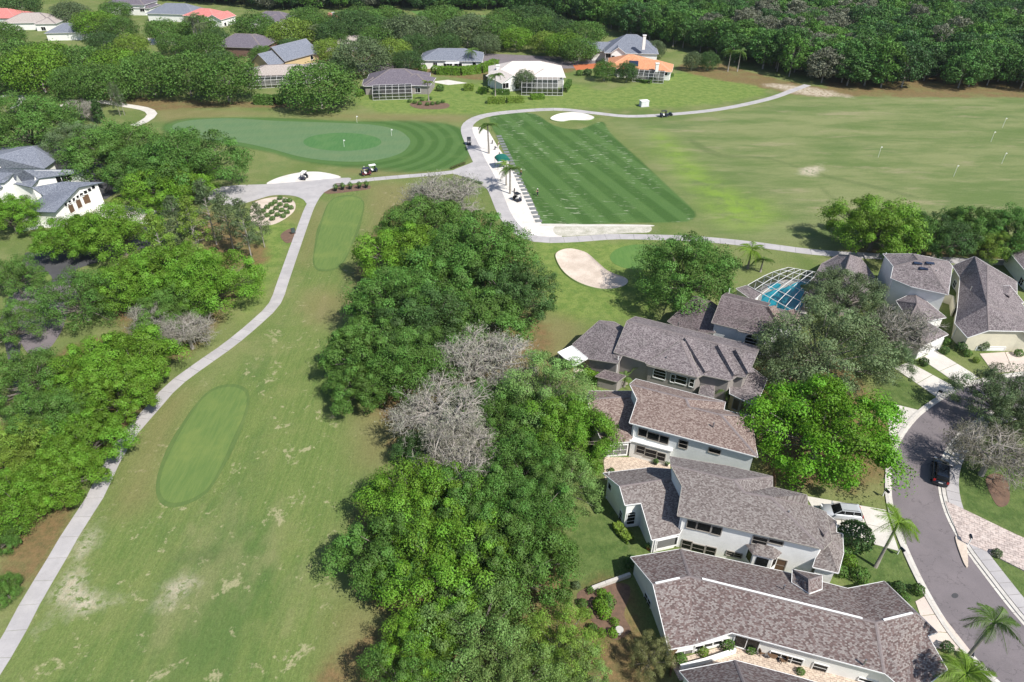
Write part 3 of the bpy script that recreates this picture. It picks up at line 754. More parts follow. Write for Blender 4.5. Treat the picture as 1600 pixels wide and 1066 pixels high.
            if arch: poly += [(x0 + (x1 - x0) * (.5 + .5 * math.cos(math.pi * i / 8)), z1 + .3 * w * math.sin(math.pi * i / 8)) for i in range(1, 8)]
            poly += [(x0 + .02, z1 - .02)]
            k = len(poly); pb.v = [(x, -.03, z) for x, z in poly] + [(x, .02, z) for x, z in poly]
            pb.f = [tuple(range(k))[::-1], tuple(range(k, 2 * k))] + [(i, (i + 1) % k, k + (i + 1) % k, k + i) for i in range(k)]
            WIN[key] = (fb.data('window', frame or M['white']), pb.data('pane', pane or M['glass']))
        fm, pm = WIN[key]
        o = bpy.data.objects.new(name, fm); link(o, s.root); o.matrix_local = Matrix.Translation(q - s.off) @ rot
        p = bpy.data.objects.new('pane', pm); link(p, o); return o
WIN = {}; CAPS = {}
def roof_cap(r):
    if r.name not in CAPS:
        c = {'pale_tile': (.66, .6, .55), 'orange_tile': (.6, .3, .18), 'pink_red_tile': (.55, .22, .2)}.get(r.name, (.2, .21, .25))
        CAPS[r.name] = mat('cap_' + r.name, c, .85)
    return CAPS[r.name]
class Slope:
    """roof plane through an eave line (two picture points at height z) rising at a pitch away from the viewer or towards"""
    def __init__(s, a, b, z=None, pitch=.42, up=1):
        s.a = P(*a, z) if z is not None else Vector(a); s.b = P(*b, z) if z is not None else Vector(b)
        e = (s.b - s.a); h = Vector((e.x, e.y, 0)).normalized(); back = Vector((-h.y, h.x, 0))
        if back.y < 0: back = -back
        d = back + Vector((0, 0, pitch * up)); s.n = e.cross(d).normalized()
        if s.n.z < 0: s.n = -s.n
    def __call__(s, px, py): return ray_plane(px, py, s.n, s.a)
class Plane3:
    def __init__(s, a, b, c): s.a = Vector(a); s.n = (Vector(b) - s.a).cross(Vector(c) - s.a).normalized()
    def __call__(s, px, py): return ray_plane(px, py, s.n, s.a)
def rep(name, V): print(name, {k: tuple(round(x, 1) for x in v) for k, v in V.items()})

# ---- long single-storey white house, nearest the viewer
h1 = House('white_house', 'long single-storey white house with plum shingles and white ridge vents')
S = Slope((1143.3, 988.4), (1378, 1051), 2.9, .42)
V = dict(V=S(1087, 1007), E1=S(1143.3, 988.4), E2=S(1382, 1052), K=S(1368.8, 972.2), J=S(1077.6, 900.4))
V['K'].z = V['J'].z = (V['K'].z + V['J'].z) / 2
V['L'] = P(1044.8, 1014.8, V['V'].z); V['M'] = P(1020.4, 913, V['J'].z)
B = Slope(V['J'], V['K'], None, .42, -1); V['B1'] = B(1063.8, 858); V['B2'] = B(1223.6, 893); V['S'] = B(1324.7, 919.7)
V['B0'] = P(985.4, 870.7, V['B1'].z)
V['N'] = P(1431.6, 957, V['K'].z - .1); V['Q1'] = Plane3(V['K'], V['N'], V['S'])(1382, 908.4)
V['Q2'] = P(1465, 988, 2.9); V['Q2b'] = P(1449.5, 993, 3.0); V['Q3'] = P(1480, 1046, 2.6); V['Q4'] = P(1425, 1088, 2.5)
rep('H1', V)
h1.block(V, [('V','E1','E2','K','J'), ('L','V','J','M'), ('M','J','B1','B0'), ('J','K','S','B2','B1'), ('K','N','Q1','S'), ('N','Q2','Q1'), ('K','E2','Q4','Q3','Q2b','Q2','N')],
         M['roof_plum'], M['wall_white'], M['white'])
zt = P(1264, 910, 4.6)
vp = dict(a=P(1238.4, 889.7, 3.3), b=P(1284.4, 899, 3.3), c=P(1284.4, 920, 3.3), d=P(1265, 927, 3.9), e=P(1237.5, 910, 3.3), t=P(1264.7, 905.6, 4.6))
h1.block(vp, [('a','t','b'), ('a','e','d','t'), ('t','d','c','b')], M['roof_plum'], M['wall_white'], M['white'], oh=.3)
# white ridge vents
def vent(h, p, q, t0, t1):
    mb = MB(); a = Vector(p).lerp(Vector(q), t0) - h.off; b = Vector(p).lerp(Vector(q), t1) - h.off; z = Vector((0, 0, .09)); mb.bar(a + z, b + z, .2, .06); mb.build('ridge_vent', M['white'], h.root)
vent(h1, V['M'], V['J'], .06, .72); vent(h1, V['J'], V['K'], .07, .93); vent(h1, V['K'], V['N'], .18, .9)
# screened room, sloping strip windows, patio door, windows (front wall)
def quad_on(h, px, py, w, hgt, **k): return h.window(px, py, w, hgt, **k)
for x, y, w, hh, c in ((1228, 1029, 3.1, 1.25, 3), (1281, 1043, 1.35, 1.2, 1)): h1.window(x, y, w, hh, cols=c, rows=2)
h1.window(1166, 1005, 2.4, 1.9, cols=2, rows=1, name='patio_door')
h1.window(1062, 1024, 2.6, 1.6, cols=3, rows=2, pane=M['screen_dark'], name='screen_window')
for i in range(4): h1.window(1092 + 14.5 * i, 1011 - 3.6 * i, .95, .7 + .03 * i, cols=1, rows=1)
h1.window(1012, 938, 1.5, 1.3, cols=2, rows=2); h1.window(1357, 1064, 1.8, .5, cols=1, rows=1)
sv = MB(); c0 = V['L'].lerp(V['V'], .5)

# ---- roof at the lower edge of the picture
h0 = House('white_house', 'white house at the lower picture edge showing only its plum shingle roof')
v0 = dict(a=P(1061.7, 1048.8, 2.9), b=P(1148.6, 1031.8, 2.9), c=P(1240, 1056, 2.9), d=P(1340, 1085, 2.9), r=P(1163, 1068, 5.2), r2=P(1290, 1105, 5.2), r0=P(1092, 1084, 5.2),
          e=P(1330, 1180, 2.9), f=P(1150, 1150, 2.9), g=P(1075, 1130, 2.9))
rep('H0', v0)
h0.block(v0, [('a','b','r','r0'), ('b','c','d','r2','r'), ('r','r2','e','f'), ('r0','r','f','g'), ('d','e','r2')], M['roof_plum'], M['wall_white'], M['white'])

# ---- middle two-storey house
h2 = House('two_storey_house', 'two-storey white house with plum shingles, second from the viewer, facing a silver car')
S = Slope((1058.4, 805.3), (1286.7, 858), 5.6, .4)
V = dict(F0=S(1058.4, 805.3), F1=S(1286.7, 858), C=S(1066, 759.6), R1=S(1048.5, 726.5), R2=S(1147, 750), R3=S(1164, 770.5), R4=S(1205, 776.5))
V['R1'].z = V['R2'].z = (V['R1'].z + V['R2'].z) / 2; V['R3'].z = V['R4'].z = (V['R3'].z + V['R4'].z) / 2
B = Slope(V['R1'], V['R2'], None, .4, -1); V['b1'] = B(1047, 713); V['b2'] = B(1140, 728.5); V['b3'] = B(1207, 744.4)
B2 = Slope(V['R3'], V['R4'], None, .4, -1); V['b4'] = B2(1207, 761); V['b5'] = B2(1261, 773.5)
V['b6'] = P(1262, 789, 5.0); V['b7'] = P(1291, 800, 4.6); V['b8'] = P(1300, 845, 4.9)
rep('H2', V)
h2.block(V, [('F0','F1','R4','R3','R2','R1','C'), ('R1','R2','b3','b2','b1'), ('R2','R3','b4','b3'), ('R3','R4','b6','b5','b4'), ('R4','F1','b8','b7','b6')],
         M['roof_mid'], M['wall_white'], M['trim_taupe'])
vg = dict(a=P(1258, 798, 4.3), b=P(1285, 798, 3.2), c=P(1306.5, 814, 3.2), c2=P(1307, 832, 3.2), d=P(1316.5, 834, 3.0), e=P(1318, 864, 3.0), f=P(1310, 895.4, 2.9), g=P(1270, 886, 2.9), i=P(1279, 859, 4.2), t=P(1288, 836, 5.6))
h2.block(vg, [('t','a','b','c'), ('t','c','c2','d','e'), ('t','e','f','g','i'), ('t','i','a')], M['roof_mid'], M['wall_white'], M['white'], oh=.35)
# lower wing
S = Slope((1018.5, 843.7), (1060, 835), 2.9, .4)
Vw = dict(a=S(1018.5, 843.7), b=S(1062, 834), n=S(1001.6, 785.9), l=S(976.6, 789.2), r=S(968.1, 759.6), r2=S(1034, 749.5))
z_ = (Vw['r'].z + Vw['r2'].z) / 2; 
B = Slope(Vw['r'], Vw['r2'], None, .4, -1); Vw['b0'] = B(942.5, 739.3); Vw['b1'] = B(1015, 730.7); Vw['b2'] = B(1075, 735)
Vw['r2'] = Vw['r'] + (Vw['r2'] - Vw['r']) * 1.45; Vw['k'] = S(1085, 790)
rep('H2w', Vw)
h2.block(Vw, [('a','b','k','r2','r','l','n'), ('r','r2','b2','b1','b0'), ], M['roof_mid'], M['wall_white'], M['white'], oh=.4)
h2.block_done = 1
T = M['trim_taupe']
h2.window(1083, 820, 2.0, .0 + 1.4, cols=1, rows=1, frame=T, at=None) if False else None
for x, y, w in ((1081, 819.5, 1.1), (1099.5, 823.5, 1.55), (1119.5, 829, 1.1)): h2.window(x, y, w, 1.35, cols=1, rows=1, frame=T)
for x, y, w in ((1073, 851, 1.15), (1090, 857, 1.5), (1110, 861, 1.15)): h2.window(x, y, w, 1.5, cols=1, rows=2, frame=T)
h2.window(1187, 845, 1.55, 1.3, cols=1, rows=2, frame=T); h2.window(1212.5, 847, 1.5, .65, cols=1, rows=1, frame=T)
h2.window(1147, 866, 1.7, .75, cols=2, rows=2, frame=T); h2.window(1219, 883, 1.1, 2.0, cols=1, rows=2, frame=T, name='door', pane=M['wood'])
h2.window(985.5, 811, 1.05, 1.9, cols=1, rows=3, arch=True); h2.window(970, 806, .9, 1.8, cols=1, rows=3); h2.window(953, 760, .8, 1.1, cols=1, rows=1)
h2.window(1042, 848, 2.6, 1.5, cols=1, rows=1, pane=M['screen_dark'], name='screen_window')
# bay window with its own small roof
r_ = h2.hit(1186, 880)
if r_:
    _, q, nn = r_; q = q - h2.off; u = Vector((-nn.y, nn.x, 0)); rf = MB(); wl = MB(); pn = MB()
    o_ = [q + u * -1.7, q + u * -1.0 + nn * 1.0, q + u * 1.0 + nn * 1.0, q + u * 1.7]; zt = 3.1; ap = [q + u * -.8 + Vector((0, 0, 3.75 - q.z)), q + u * .8 + Vector((0, 0, 3.75 - q.z))]
    e_ = [Vector((p.x, p.y, zt)) + (p - q).normalized() * .25 for p in o_]
    rf.face([e_[0], e_[1], ap[0]]); rf.face([e_[1], e_[2], ap[1], ap[0]]); rf.face([e_[2], e_[3], ap[1]])
    me = rf.data('bay_roof', M['roof_mid']); uvface(me); bay = link(bpy.data.objects.new('bay_window', me), h2.root)
    for i in range(3):
        a, b = o_[i], o_[i + 1]; wl.face([(a.x, a.y, 0), (b.x, b.y, 0), (b.x, b.y, zt), (a.x, a.y, zt)])
        d = (b - a); m1, m2 = a + d * .18, a + d * .82; of = nn * .04; pn.face([(m1.x + of.x, m1.y + of.y, 1.3), (m2.x + of.x, m2.y + of.y, 1.3), (m2.x + of.x, m2.y + of.y, 2.7), (m1.x + of.x, m1.y + of.y, 2.7)])
    wl.build('bay_wall', M['wall_white'], bay); pn.build('pane', M['glass'], bay)

# ---- third house, rose shingles
h3 = House('two_storey_house', 'two-storey white house with rose-brown shingles and a paved patio, third from the viewer')
S = Slope((983.4, 660.6), (1184, 714), 5.6, .4)
V = dict(F0=S(983.4, 660.6), F1=S(1184, 714), C=S(995.6, 624), R1=S(984, 600), R2=S(1071.6, 622.5), R3=S(1077, 636), R4=S(1126, 647.5))
V['R1'].z = V['R2'].z = (V['R1'].z + V['R2'].z) / 2; V['R3'].z = V['R4'].z = (V['R3'].z + V['R4'].z) / 2
B = Slope(V['R1'], V['R2'], None, .4, -1); V['b1'] = B(993.8, 592); V['b2'] = B(1133.4, 627.8)
B2 = Slope(V['R3'], V['R4'], None, .4, -1); V['b3'] = B2(1131, 640.5); V['b4'] = B2(1176.6, 651)
V['b5'] = P(1179, 690, 5.5)
rep('H3', V)
h3.block(V, [('F0','F1','R4','R3','R2','R1','C'), ('R1','R2','b2','b1'), ('R2','R3','b3','b2'), ('R3','R4','b4','b3'), ('R4','F1','b5','b4')],
         M['roof_rose'], M['wall_blue'], M['white'])
S = Slope((943, 693.4), (985.3, 690.0), 2.9, .4)
Vw = dict(a=S(943, 693.4), b=S(986, 690), k=S(990, 650), r2=S(980, 619.5), r=S(918, 623.5), l=S(926, 660))
B = Slope(Vw['r'], Vw['r2'], None, .4, -1); Vw['b0'] = B(921, 611); Vw['b1'] = B(1003, 611); Vw['r2'] = Vw['r'] + (Vw['r2'] - Vw['r']) * 1.3; Vw['k'] = S(1004, 650)
rep('H3w', Vw)
h3.block(Vw, [('a','b','k','r2','r','l'), ('r','r2','b1','b0')], M['roof_rose'], M['wall_white'], M['white'], oh=.35)
fl = [P(984, 688, 3.0), P(1050, 705, 3.0)]; d = (fl[1] - fl[0]).normalized(); bk = Vector((-d.y, d.x, 0)) * 1.6
vf = dict(a=fl[0], b=fl[1], c=fl[1] + bk, d=fl[0] + bk)
h3.block(vf, [('a','b','c','d')], M['white'], M['wall_white'], M['white'], oh=.12, caps=False)
for x, y, w in ((1004.5, 676, 1.2), (1020.5, 682, 1.6), (1037.5, 687, 1.2)): h3.window(x, y, w, 1.35, cols=1, rows=1, frame=T)
for x, y, w in ((1001, 702.5, 1.15), (1017, 708.5, 1.6), (1032.5, 713.5, 1.15)): h3.window(x, y, w, 1.4, cols=1, rows=2, frame=T)
h3.window(1067.5, 694, 1.15, 1.35, cols=1, rows=2, frame=T); h3.window(1116.5, 704.5, 1.5, .8, cols=1, rows=1, frame=T)
h3.window(964, 703.5, 2.7, 1.8, cols=3, rows=2, pane=M['screen_dark'], name='screen_window')

# ---- grey stucco house
h4 = House('grey_house', 'grey stucco house with weathered grey shingles and a white flat awning on its left end')
S = Slope((959.2, 550.5), (1089, 590.5), 4.4, .42)
V = dict(a=S(959.2, 550.5), b=S(1008, 566), b2=S(1011, 571), c=S(1089, 590.9), d=S(1098, 586), e=S(1141, 595), f=S(1151, 588), g=S(1165, 590), g2=S(1171, 582), h=S(1184, 549.5), i=S(979.6, 503.4))
V['h'].z = V['i'].z = (V['h'].z + V['i'].z) / 2
bk = Slope(V['i'], V['h'], None, .42, -1); dd = (V['h'] - V['i']); pp = Vector((-dd.y, dd.x, 0)).normalized() * 5
V['j'] = V['h'] + pp - Vector((0, 0, 2.1)); V['k'] = V['i'] + pp - Vector((0, 0, 2.1))
rep('H4', V)
h4.block(V, [('a','b','b2','c','d','e','f','g','g2','h','i'), ('i','h','j','k')], M['roof_grey'], M['wall_grey'], M['trim_taupe'], oh=.45)
# raised hip strips that run down the front slope
def hip_strip(h, S, pts, w, hgt, roof):
    a, b = S(*pts[0]), S(*pts[1]); d = (b - a).normalized(); sd = d.cross(S.n).normalized() * w
    if sd.x < 0: sd = -sd
    mb = MB(); up = S.n * hgt; A0, B0, A1, B1 = a - h.off, b - h.off, a + sd - h.off, b + sd - h.off
    mb.face([A0 + up, B0 + up, B1 + S.n * .02, A1 + S.n * .02]); mb.face([A0 - sd * .3, B0 - sd * .3, B0 + up, A0 + up]); mb.face([B0 + up, B0 - sd * .3, B1])
    me = mb.data('hip_return', roof); uvface(me); link(bpy.data.objects.new('hip_return', me), h.root)
for p, q in (((1070, 530), (1102, 583)), ((1121, 541), (1147, 588)), ((1149, 548), (1169, 585))): hip_strip(h4, S, (p, q), 1.0, .38, M['roof_grey'])
# small gable over the bay
vg = dict(a=S(1010, 570), b=S(1089, 591), t=S(1063, 537) + Vector((0, 0, .55)))
vg['a'] += Vector((0, 0, .15)); vg['b'] += Vector((0, 0, .15)); vg['r'] = S(1072, 535) + Vector((0, 0, .05)); vg['r2'] = S(1094, 588) + Vector((0, 0, .05))
h4.block(vg, [('a','b','t'), ('t','b','r2','r')], M['roof_grey'], M['wall_grey'], M['trim_taupe'], walls=False)
S = Slope((894.5, 537.9), (920, 562), 2.8, .36)
Vw = dict(a=P(894.5, 537.9, 2.8), b=P(919, 561, 2.8)); pl = None
e_ = Vw['b'] - Vw['a']; bk = Vector((-e_.y, e_.x, 0)).normalized(); bk = bk if bk.x > 0 else -bk
nn = e_.cross(bk + Vector((0, 0, .40))).normalized()
q_ = Vw['a']
g_ = lambda x, y: ray_plane(x, y, nn, q_)
Vw.update(c=g_(966, 568), d=g_(985, 530), e=g_(968, 519), f=g_(936.7, 500.6))
Vw['h'] = Vw['f'] + bk * 3.0 - Vector((0, 0, 1.2)); Vw['g'] = Vw['e'] + bk * 3.0 - Vector((0, 0, 1.2))
rep('H4w', Vw)
h4.block(Vw, [('a','b','c','d','e','f'), ('f','e','g','h')], M['roof_grey'], M['wall_grey'], M['trim_taupe'], oh=.35)
aw = MB(); q4 = [P(871.3, 551.2, 2.6), P(893.8, 540.7, 2.8), P(918.4, 560.4, 2.8), P(896.6, 573, 2.6)]; aw.face([p - h4.off for p in q4]); aw.face([p - h4.off - Vector((0, 0, .12)) for p in q4[::-1]])
for i in range(4): a, b = q4[i] - h4.off, q4[(i + 1) % 4] - h4.off; aw.bar(a, b, .08, .2)
for i in range(1, 7): t = i / 7; aw.bar(q4[0].lerp(q4[3], t) - h4.off + Vector((0, 0, .03)), q4[1].lerp(q4[2], t) - h4.off + Vector((0, 0, .03)), .07, .05)
awo = aw.build('awning', M['white'], h4.root)
for p in (q4[0], q4[3]): pb = MB(); a = p - h4.off; pb.bar((a.x + .15, a.y + .1, 0), (a.x + .15, a.y + .1, a.z - .1), .1); pb.build('awning_post', M['white'], awo)
rr_ = MB(); q5 = [P(945, 578, 2.6), P(978, 587, 2.2), P(965, 597, 2.0), P(930, 588, 2.0)]
h4.block(dict(zip('abcd', q5)), [tuple('abcd')], M['roof_brown'], M['wall_grey'], M['trim_taupe'], oh=.2, caps=False)
q5 = [P(1095, 603, 2.6), P(1117, 600, 3.0), P(1115, 622, 2.6), P(1092, 615, 2.5)]
h4.block(dict(zip('abcd', q5)), [tuple('abcd')], M['roof_grey'], M['wall_grey'], M['trim_taupe'], oh=.2, caps=False)
q5 = dict(a=P(1141, 602, 3.0), b=P(1176, 575, 3.4), c=P(1199, 592, 3.0), d=P(1181, 635, 2.9), e=P(1140, 615, 2.9))
h4.block(q5, [tuple('abcde')], M['roof_grey'], M['wall_tan'], M['white'], oh=.25, caps=False)
h4.window(1030.5, 586, 1.9, 1.3, cols=1, rows=2, arch=True); h4.window(1064, 593.5, 1.7, 1.5, cols=1, rows=2); h4.window(1051.5, 591, .7, 1.5, cols=1, rows=2); h4.window(1081, 598, .7, 1.5, cols=1, rows=2)
for x in (1150, 1162, 1174): h4.window(x, 632 + (x - 1150) * .35, .95, 1.9, cols=1, rows=1, frame=T, pane=M['screen_dark'], name='screen_window')

# ---- brown roof two-storey house behind it
h5 = House('brown_roof_house', 'two-storey pale house with dark brown shingles, between the grey house and the pool cage')
S = Slope((1111.8, 504.2), (1197.5, 526.5), 5.6, .42)
V = dict(a=S(1111.8, 504.2), b=S(1152, 514), b2=S(1154, 517), c=S(1197.5, 527.5), d=S(1217, 508), d2=S(1246, 508), e=S(1266, 492.5), f=S(1199.4, 478.5), g=S(1128.5, 461.8))
V['g'].z = V['f'].z = (V['g'].z + V['f'].z) / 2
dd = V['f'] - V['g']; pp = Vector((-dd.y, dd.x, 0)).normalized() * 4.5; V['h'] = V['f'] + pp - Vector((0, 0, 1.9)); V['i'] = V['g'] + pp - Vector((0, 0, 1.9))
rep('H5', V)
h5.block(V, [('a','b','b2','c','d','d2','e','f','g'), ('g','f','h','i')], M['roof_brown'], M['wall_blue'], M['trim_taupe'])
for p, q in (((1200, 481), (1216, 506)), ((1231, 487), (1248, 509))): hip_strip(h5, S, (p, q), 1.2, .4, M['roof_rose'])
vg = dict(a=S(1153, 514.5), b=S(1196.5, 526), t=S(1183.7, 499.5) + Vector((0, 0, .55)), r=S(1187, 499), r2=S(1199, 525))
for k in 'ab': vg[k] += Vector((0, 0, .15))
h5.block(vg, [('a','b','t'), ('t','b','r2','r')], M['roof_brown'], M['wall_blue'], M['trim_taupe'], walls=False)
Vw = dict(a=P(1042.8, 502.2, 2.9), b=P(1074.3, 520.9, 2.9)); e_ = Vw['b'] - Vw['a']; bk = Vector((-e_.y, e_.x, 0)).normalized(); bk = bk if bk.x > 0 else -bk
nn5 = e_.cross(bk + Vector((0, 0, .42))).normalized(); q5_ = Vw['a']; g_ = lambda x, y: ray_plane(x, y, nn5, q5_)
Vw.update(c=g_(1117, 520), d=g_(1125, 495), e=g_(1112, 481), f=g_(1085.2, 462.8)); Vw['h'] = Vw['f'] + bk * 3 - Vector((0, 0, 1.3)); Vw['g'] = Vw['e'] + bk * 3 - Vector((0, 0, 1.3))
rep('H5w', Vw)
h5.block(Vw, [('a','b','c','d','e','f'), ('f','e','g','h')], M['roof_brown'], M['wall_blue'], M['trim_taupe'], oh=.35)
h5.window(1173, 534, 1.9, 1.4, cols=1, rows=2, arch=True)

# ---- pool house with hip roof
def hipV(c, w, d, rot, z0, pitch, gable=False):
    cs, sn = math.cos(rot), math.sin(rot)
    def L_(x, y, z): return Vector((c[0] + x * cs - y * sn, c[1] + x * sn + y * cs, z))
    if w >= d: r = d / 2; rx = w / 2 - (0 if gable else r); ridge = [(-rx, 0), (rx, 0)]
    else: r = w / 2; ry = d / 2 - (0 if gable else r); ridge = [(0, -ry), (0, ry)]
    V = dict(a=L_(-w / 2, -d / 2, z0), b=L_(w / 2, -d / 2, z0), c=L_(w / 2, d / 2, z0), d=L_(-w / 2, d / 2, z0), r=L_(*ridge[0], z0 + r * pitch), s=L_(*ridge[1], z0 + r * pitch))
    if w >= d:
        Fc = [('a','b','s','r'), ('c','d','r','s')] + ([] if gable else [('b','c','s'), ('d','a','r')])
    else:
        Fc = [('b','c','s','r'), ('d','a','r','s')] + ([] if gable else [('a','b','r'), ('c','d','s')])
    if gable: V = dict(V)
    return V, Fc
h6 = House('hip_roof_house', 'pale house with grey hip roof at the right end of the blue pool cage')
V = dict(a=P(1283.8, 412, 3.0), b=P(1253.6, 463.5, 3.0), c=P(1305, 474, 3.0), d=P(1352, 470, 3.0), e=P(1367.5, 433, 3.0), f=P(1345, 403, 3.0), g=P(1310, 398, 3.2), r=P(1329, 398, 5.6), s=P(1321, 424, 5.8))
rep('H6', V)
h6.block(V, [('a','b','c','s','r','g'), ('s','c','d'), ('s','d','e','f','r')], M['roof_grey'], M['wall_grey'], M['trim_taupe'])
h6.window(1262, 476, 1.0, 1.2, cols=1, rows=2)
# ---- skylight house
h7 = House('skylight_house', 'two-storey white house with roof skylights beside the long ridge house')
S = Slope((1392, 434.7), (1481.7, 460.5), 5.6, .42)
V = dict(a=P(1392, 434.7, 5.6), a2=S(1424, 448), b=P(1481.7, 460.5, 5.6), r=S(1449, 409), r1=S(1435, 407), l=S(1396, 416))
V['r'].z = V['r1'].z = max(V['r'].z, V['r1'].z)
V.update(t0=P(1379.6, 396.5, 5.6), t1=P(1427, 396.5, 6.6), u=P(1482, 408, 5.8), w=P(1488, 416, 5.6))
rep('H7', V)
h7.block(V, [('a','a2','b','r','r1','l'), ('l','r1','t1','t0'), ('r','b','w','u'), ('r1','r','u','t1')], M['roof_grey'], M['wall_white'], M['white'], oh=.35)
sk = MB()
for x, y in ((1415, 402), (1434, 412), (1453, 412), (1443, 420.5)):
    q = S(x, y) if y > 405 else P(x, y, 6.2); mb = MB(); mb.box(q - h7.off + Vector((0, 0, .1)), (1.3, .7, .14), -.25); mb.build('skylight', M['solar'], h7.root)
V = dict(a=P(1420, 500, 2.9), b=P(1445, 503, 2.9), c=P(1478.7, 496, 2.9), d=P(1430, 456, 3.6), e=P(1400, 470, 3.2), r=P(1433, 474, 4.8))
h7.block(V, [('a','b','r'), ('b','c','r'), ('c','d','r'), ('d','e','r'), ('e','a','r')], M['roof_grey'], M['wall_white'], M['white'], oh=.3)
V = dict(a=P(1402, 520, 2.9), b=P(1441, 541, 2.9), c=P(1482, 522.4, 2.9), d=P(1445, 500, 2.9), r=P(1441, 516, 4.4), s=P(1437, 522, 4.4))
h7.block(V, [('a','b','s'), ('b','c','r','s'), ('c','d','r'), ('d','a','s','r')], M['roof_grey'], M['wall_white'], M['white'], oh=.3)
h7.window(1462, 541, 3.0, 2.0, cols=1, rows=1, name='garage_door', pane=M['white'])
# ---- long ridge house on the right
h8 = House('long_ridge_house', 'cream house with long bent grey ridge and white garage front at right edge')
V = dict(a=P(1488, 415, 3.1), a2=P(1500.3, 434, 3.1), b=P(1496, 483, 3.1), c=P(1492, 505, 2.9), d=P(1511.7, 527.5, 2.8), e=P(1544.7, 516.5, 4.2), f=P(1599, 517.5, 4.2), f2=P(1615, 530, 2.9), g=P(1614, 500, 2.9),
         h=P(1589, 462, 3.1), i=P(1589, 440, 3.1), r0=P(1523, 400.6, 5.4), r1=P(1542.6, 416, 5.9), r2=P(1542.6, 477, 6.0))
rep('H8', V)
h8.block(V, [('a','a2','b','r2','r1','r0'), ('b','c','d','e','r2'), ('r2','e','f','g'), ('f','f2','g'), ('r2','g','h','i','r1'), ('r1','i','r0')], M['roof_grey'], M['wall_cream'], M['white'], oh=.4)
h8.window(1545, 550, 4.6, 2.1, cols=1, rows=4, name='garage_door', pane=M['white']); h8.window(1492, 444, 1.4, 1.3, cols=2, rows=2)
V = dict(a=P(1576, 475, 3.2), b=P(1600, 473, 3.2), c=P(1578, 446, 4.8), d=P(1550, 448, 4.8), r=P(1575, 462, 4.9))
h8.block(V, [('a','b','c','r'), ('a','r','c','d')], M['roof_grey'], M['wall_cream'], M['white'], walls=False)
h9 = House('pale_house', 'pale house just cut by the right picture edge with one dark window')
c = P(1640, 440, 0); V, Fc = hipV(c, 13, 12, -.2, 3.2, .42); h9.block(V, Fc, M['roof_grey'], M['wall_white'], M['white']); h9.window(1596, 440, 1.5, 1.4, cols=2, rows=2)
# house under the street oak on the far right of the street: only its lawn shows, so none is built

# ---- far houses from simple blocks
def far_house(name, label, blocks, roof, wall, trim, wins=(), chimneys=()):
    h = House(name, label)
    for (px, py, w, d, rot, z0, pitch, gb) in blocks:
        c = P(px, py, z0); V, Fc = hipV(c, w, d, rot, z0, pitch, gb); h.block(V, Fc, roof, wall, trim, oh=.5, capw=.6)
    for wv in wins: h.window(*wv[:4], cols=wv[4] if len(wv) > 4 else 2, rows=1, fw=.14)
    for (px, py, z) in chimneys:
        q = P(px, py, z - .5) - h.off; mb = MB(); mb.box((q.x, q.y, q.z - 2), (1.1, .9, 5.0)); mb.box((q.x, q.y, q.z + .6), (1.4, 1.2, .3)); mb.build('chimney', M['white'] if 'white' in label else wall, h.root)
    return h
f1 = far_house('pale_tile_house', 'wide house with pale pinkish-white tile roof and a domed pool cage', [(822, 112, 27, 17, .03, 3.4, .42, False), (789, 122, 9, 12, .5, 3.2, .5, True), (850, 118, 11, 12, -.05, 3.3, .4, False)], M['roof_white'], M['wall_white'], M['white'], [(790, 134, 2.4, 1.8, 2), (808, 135, 1.5, 1.8, 1)], [(778, 105, 6.4)])
f2 = far_house('plum_roof_house', 'low house with dark purple-grey hip roof and a small white pool cage', [(622, 124, 22, 17, .05, 3.0, .42, False), (583, 128, 7, 8, .1, 2.9, .42, False), (650, 127, 12, 11, -.1, 3.0, .45, False)], M['roof_purple'], M['wall_grey'], M['white'], [(652, 141, 2.2, 1.6, 2), (585, 140, 1.2, 1.2, 1)])
f3 = far_house('blue_roof_house', 'white house with blue-grey roof and white awning above a long clipped hedge', [(706, 88, 24, 14, -.02, 3.2, .42, False), (735, 90, 10, 12, -.02, 3.2, .45, False)], M['roof_slate'], M['wall_white'], M['white'], [(700, 103, 3.4, 2.0, 3), (716, 103, 3.0, 2.0, 2), (741, 101, 1.4, 1.7, 1), (680, 100, 1.6, 1.2, 2)])
q = P(707, 97.5, 2.9) - f3.off; mb = MB(); mb.box((q.x, q.y - .9, 2.95), (5.2, 1.8, .12), 0, 1, .12); mb.build('awning', M['white'], f3.root)
f4 = far_house('steep_roof_house', 'large white house with steep blue-grey roof and a white chimney, behind the orange roof', [(985, 76, 21, 17, -.1, 4.4, .62, False), (948, 76, 13, 10, -.05, 3.6, .5, True), (965, 78, 6, 12, -.1, 4.6, .7, True)], M['roof_slate'], M['wall_white'], M['white'], [(950, 87, 1.8, 1.6, 2), (958, 90, 1.2, 1.5, 1)], [(1007, 58, 11)])
f5 = far_house('orange_tile_house', 'house with orange tile roof, solar panel and small pool cage', [(985, 99, 17, 15, -.15, 3.1, .42, False), (1008, 104, 20, 12, -.25, 3.1, .42, False), (1032, 106, 9, 9, -.25, 3.1, .42, False)], M['roof_orange'], M['wall_white'], M['white'], [(1040, 115, 1.4, 1.4, 1)], [(1027, 102, 5.8)])
q = P(990, 100, 5.0) - f5.off; mb = MB(); mb.box((q.x, q.y, q.z + .15), (3.4, 3.6, .1), -.15, 1, .3); mb.build('solar_panel', M['solar'], f5.root)
f6 = far_house('yellow_gable_house', 'house with two yellow gables and steep blue-grey roofs among the trees', [(455, 86, 12, 18, -.55, 3.8, .75, True), (427, 96, 11, 13, -.55, 3.2, .7, True), (478, 80, 12, 12, .1, 3.6, .55, False)], M['roof_slate'], M['wall_tan'], M['trim_taupe'], [(487, 90, 1.4, 1.6, 1)], [(435, 76, 7)])
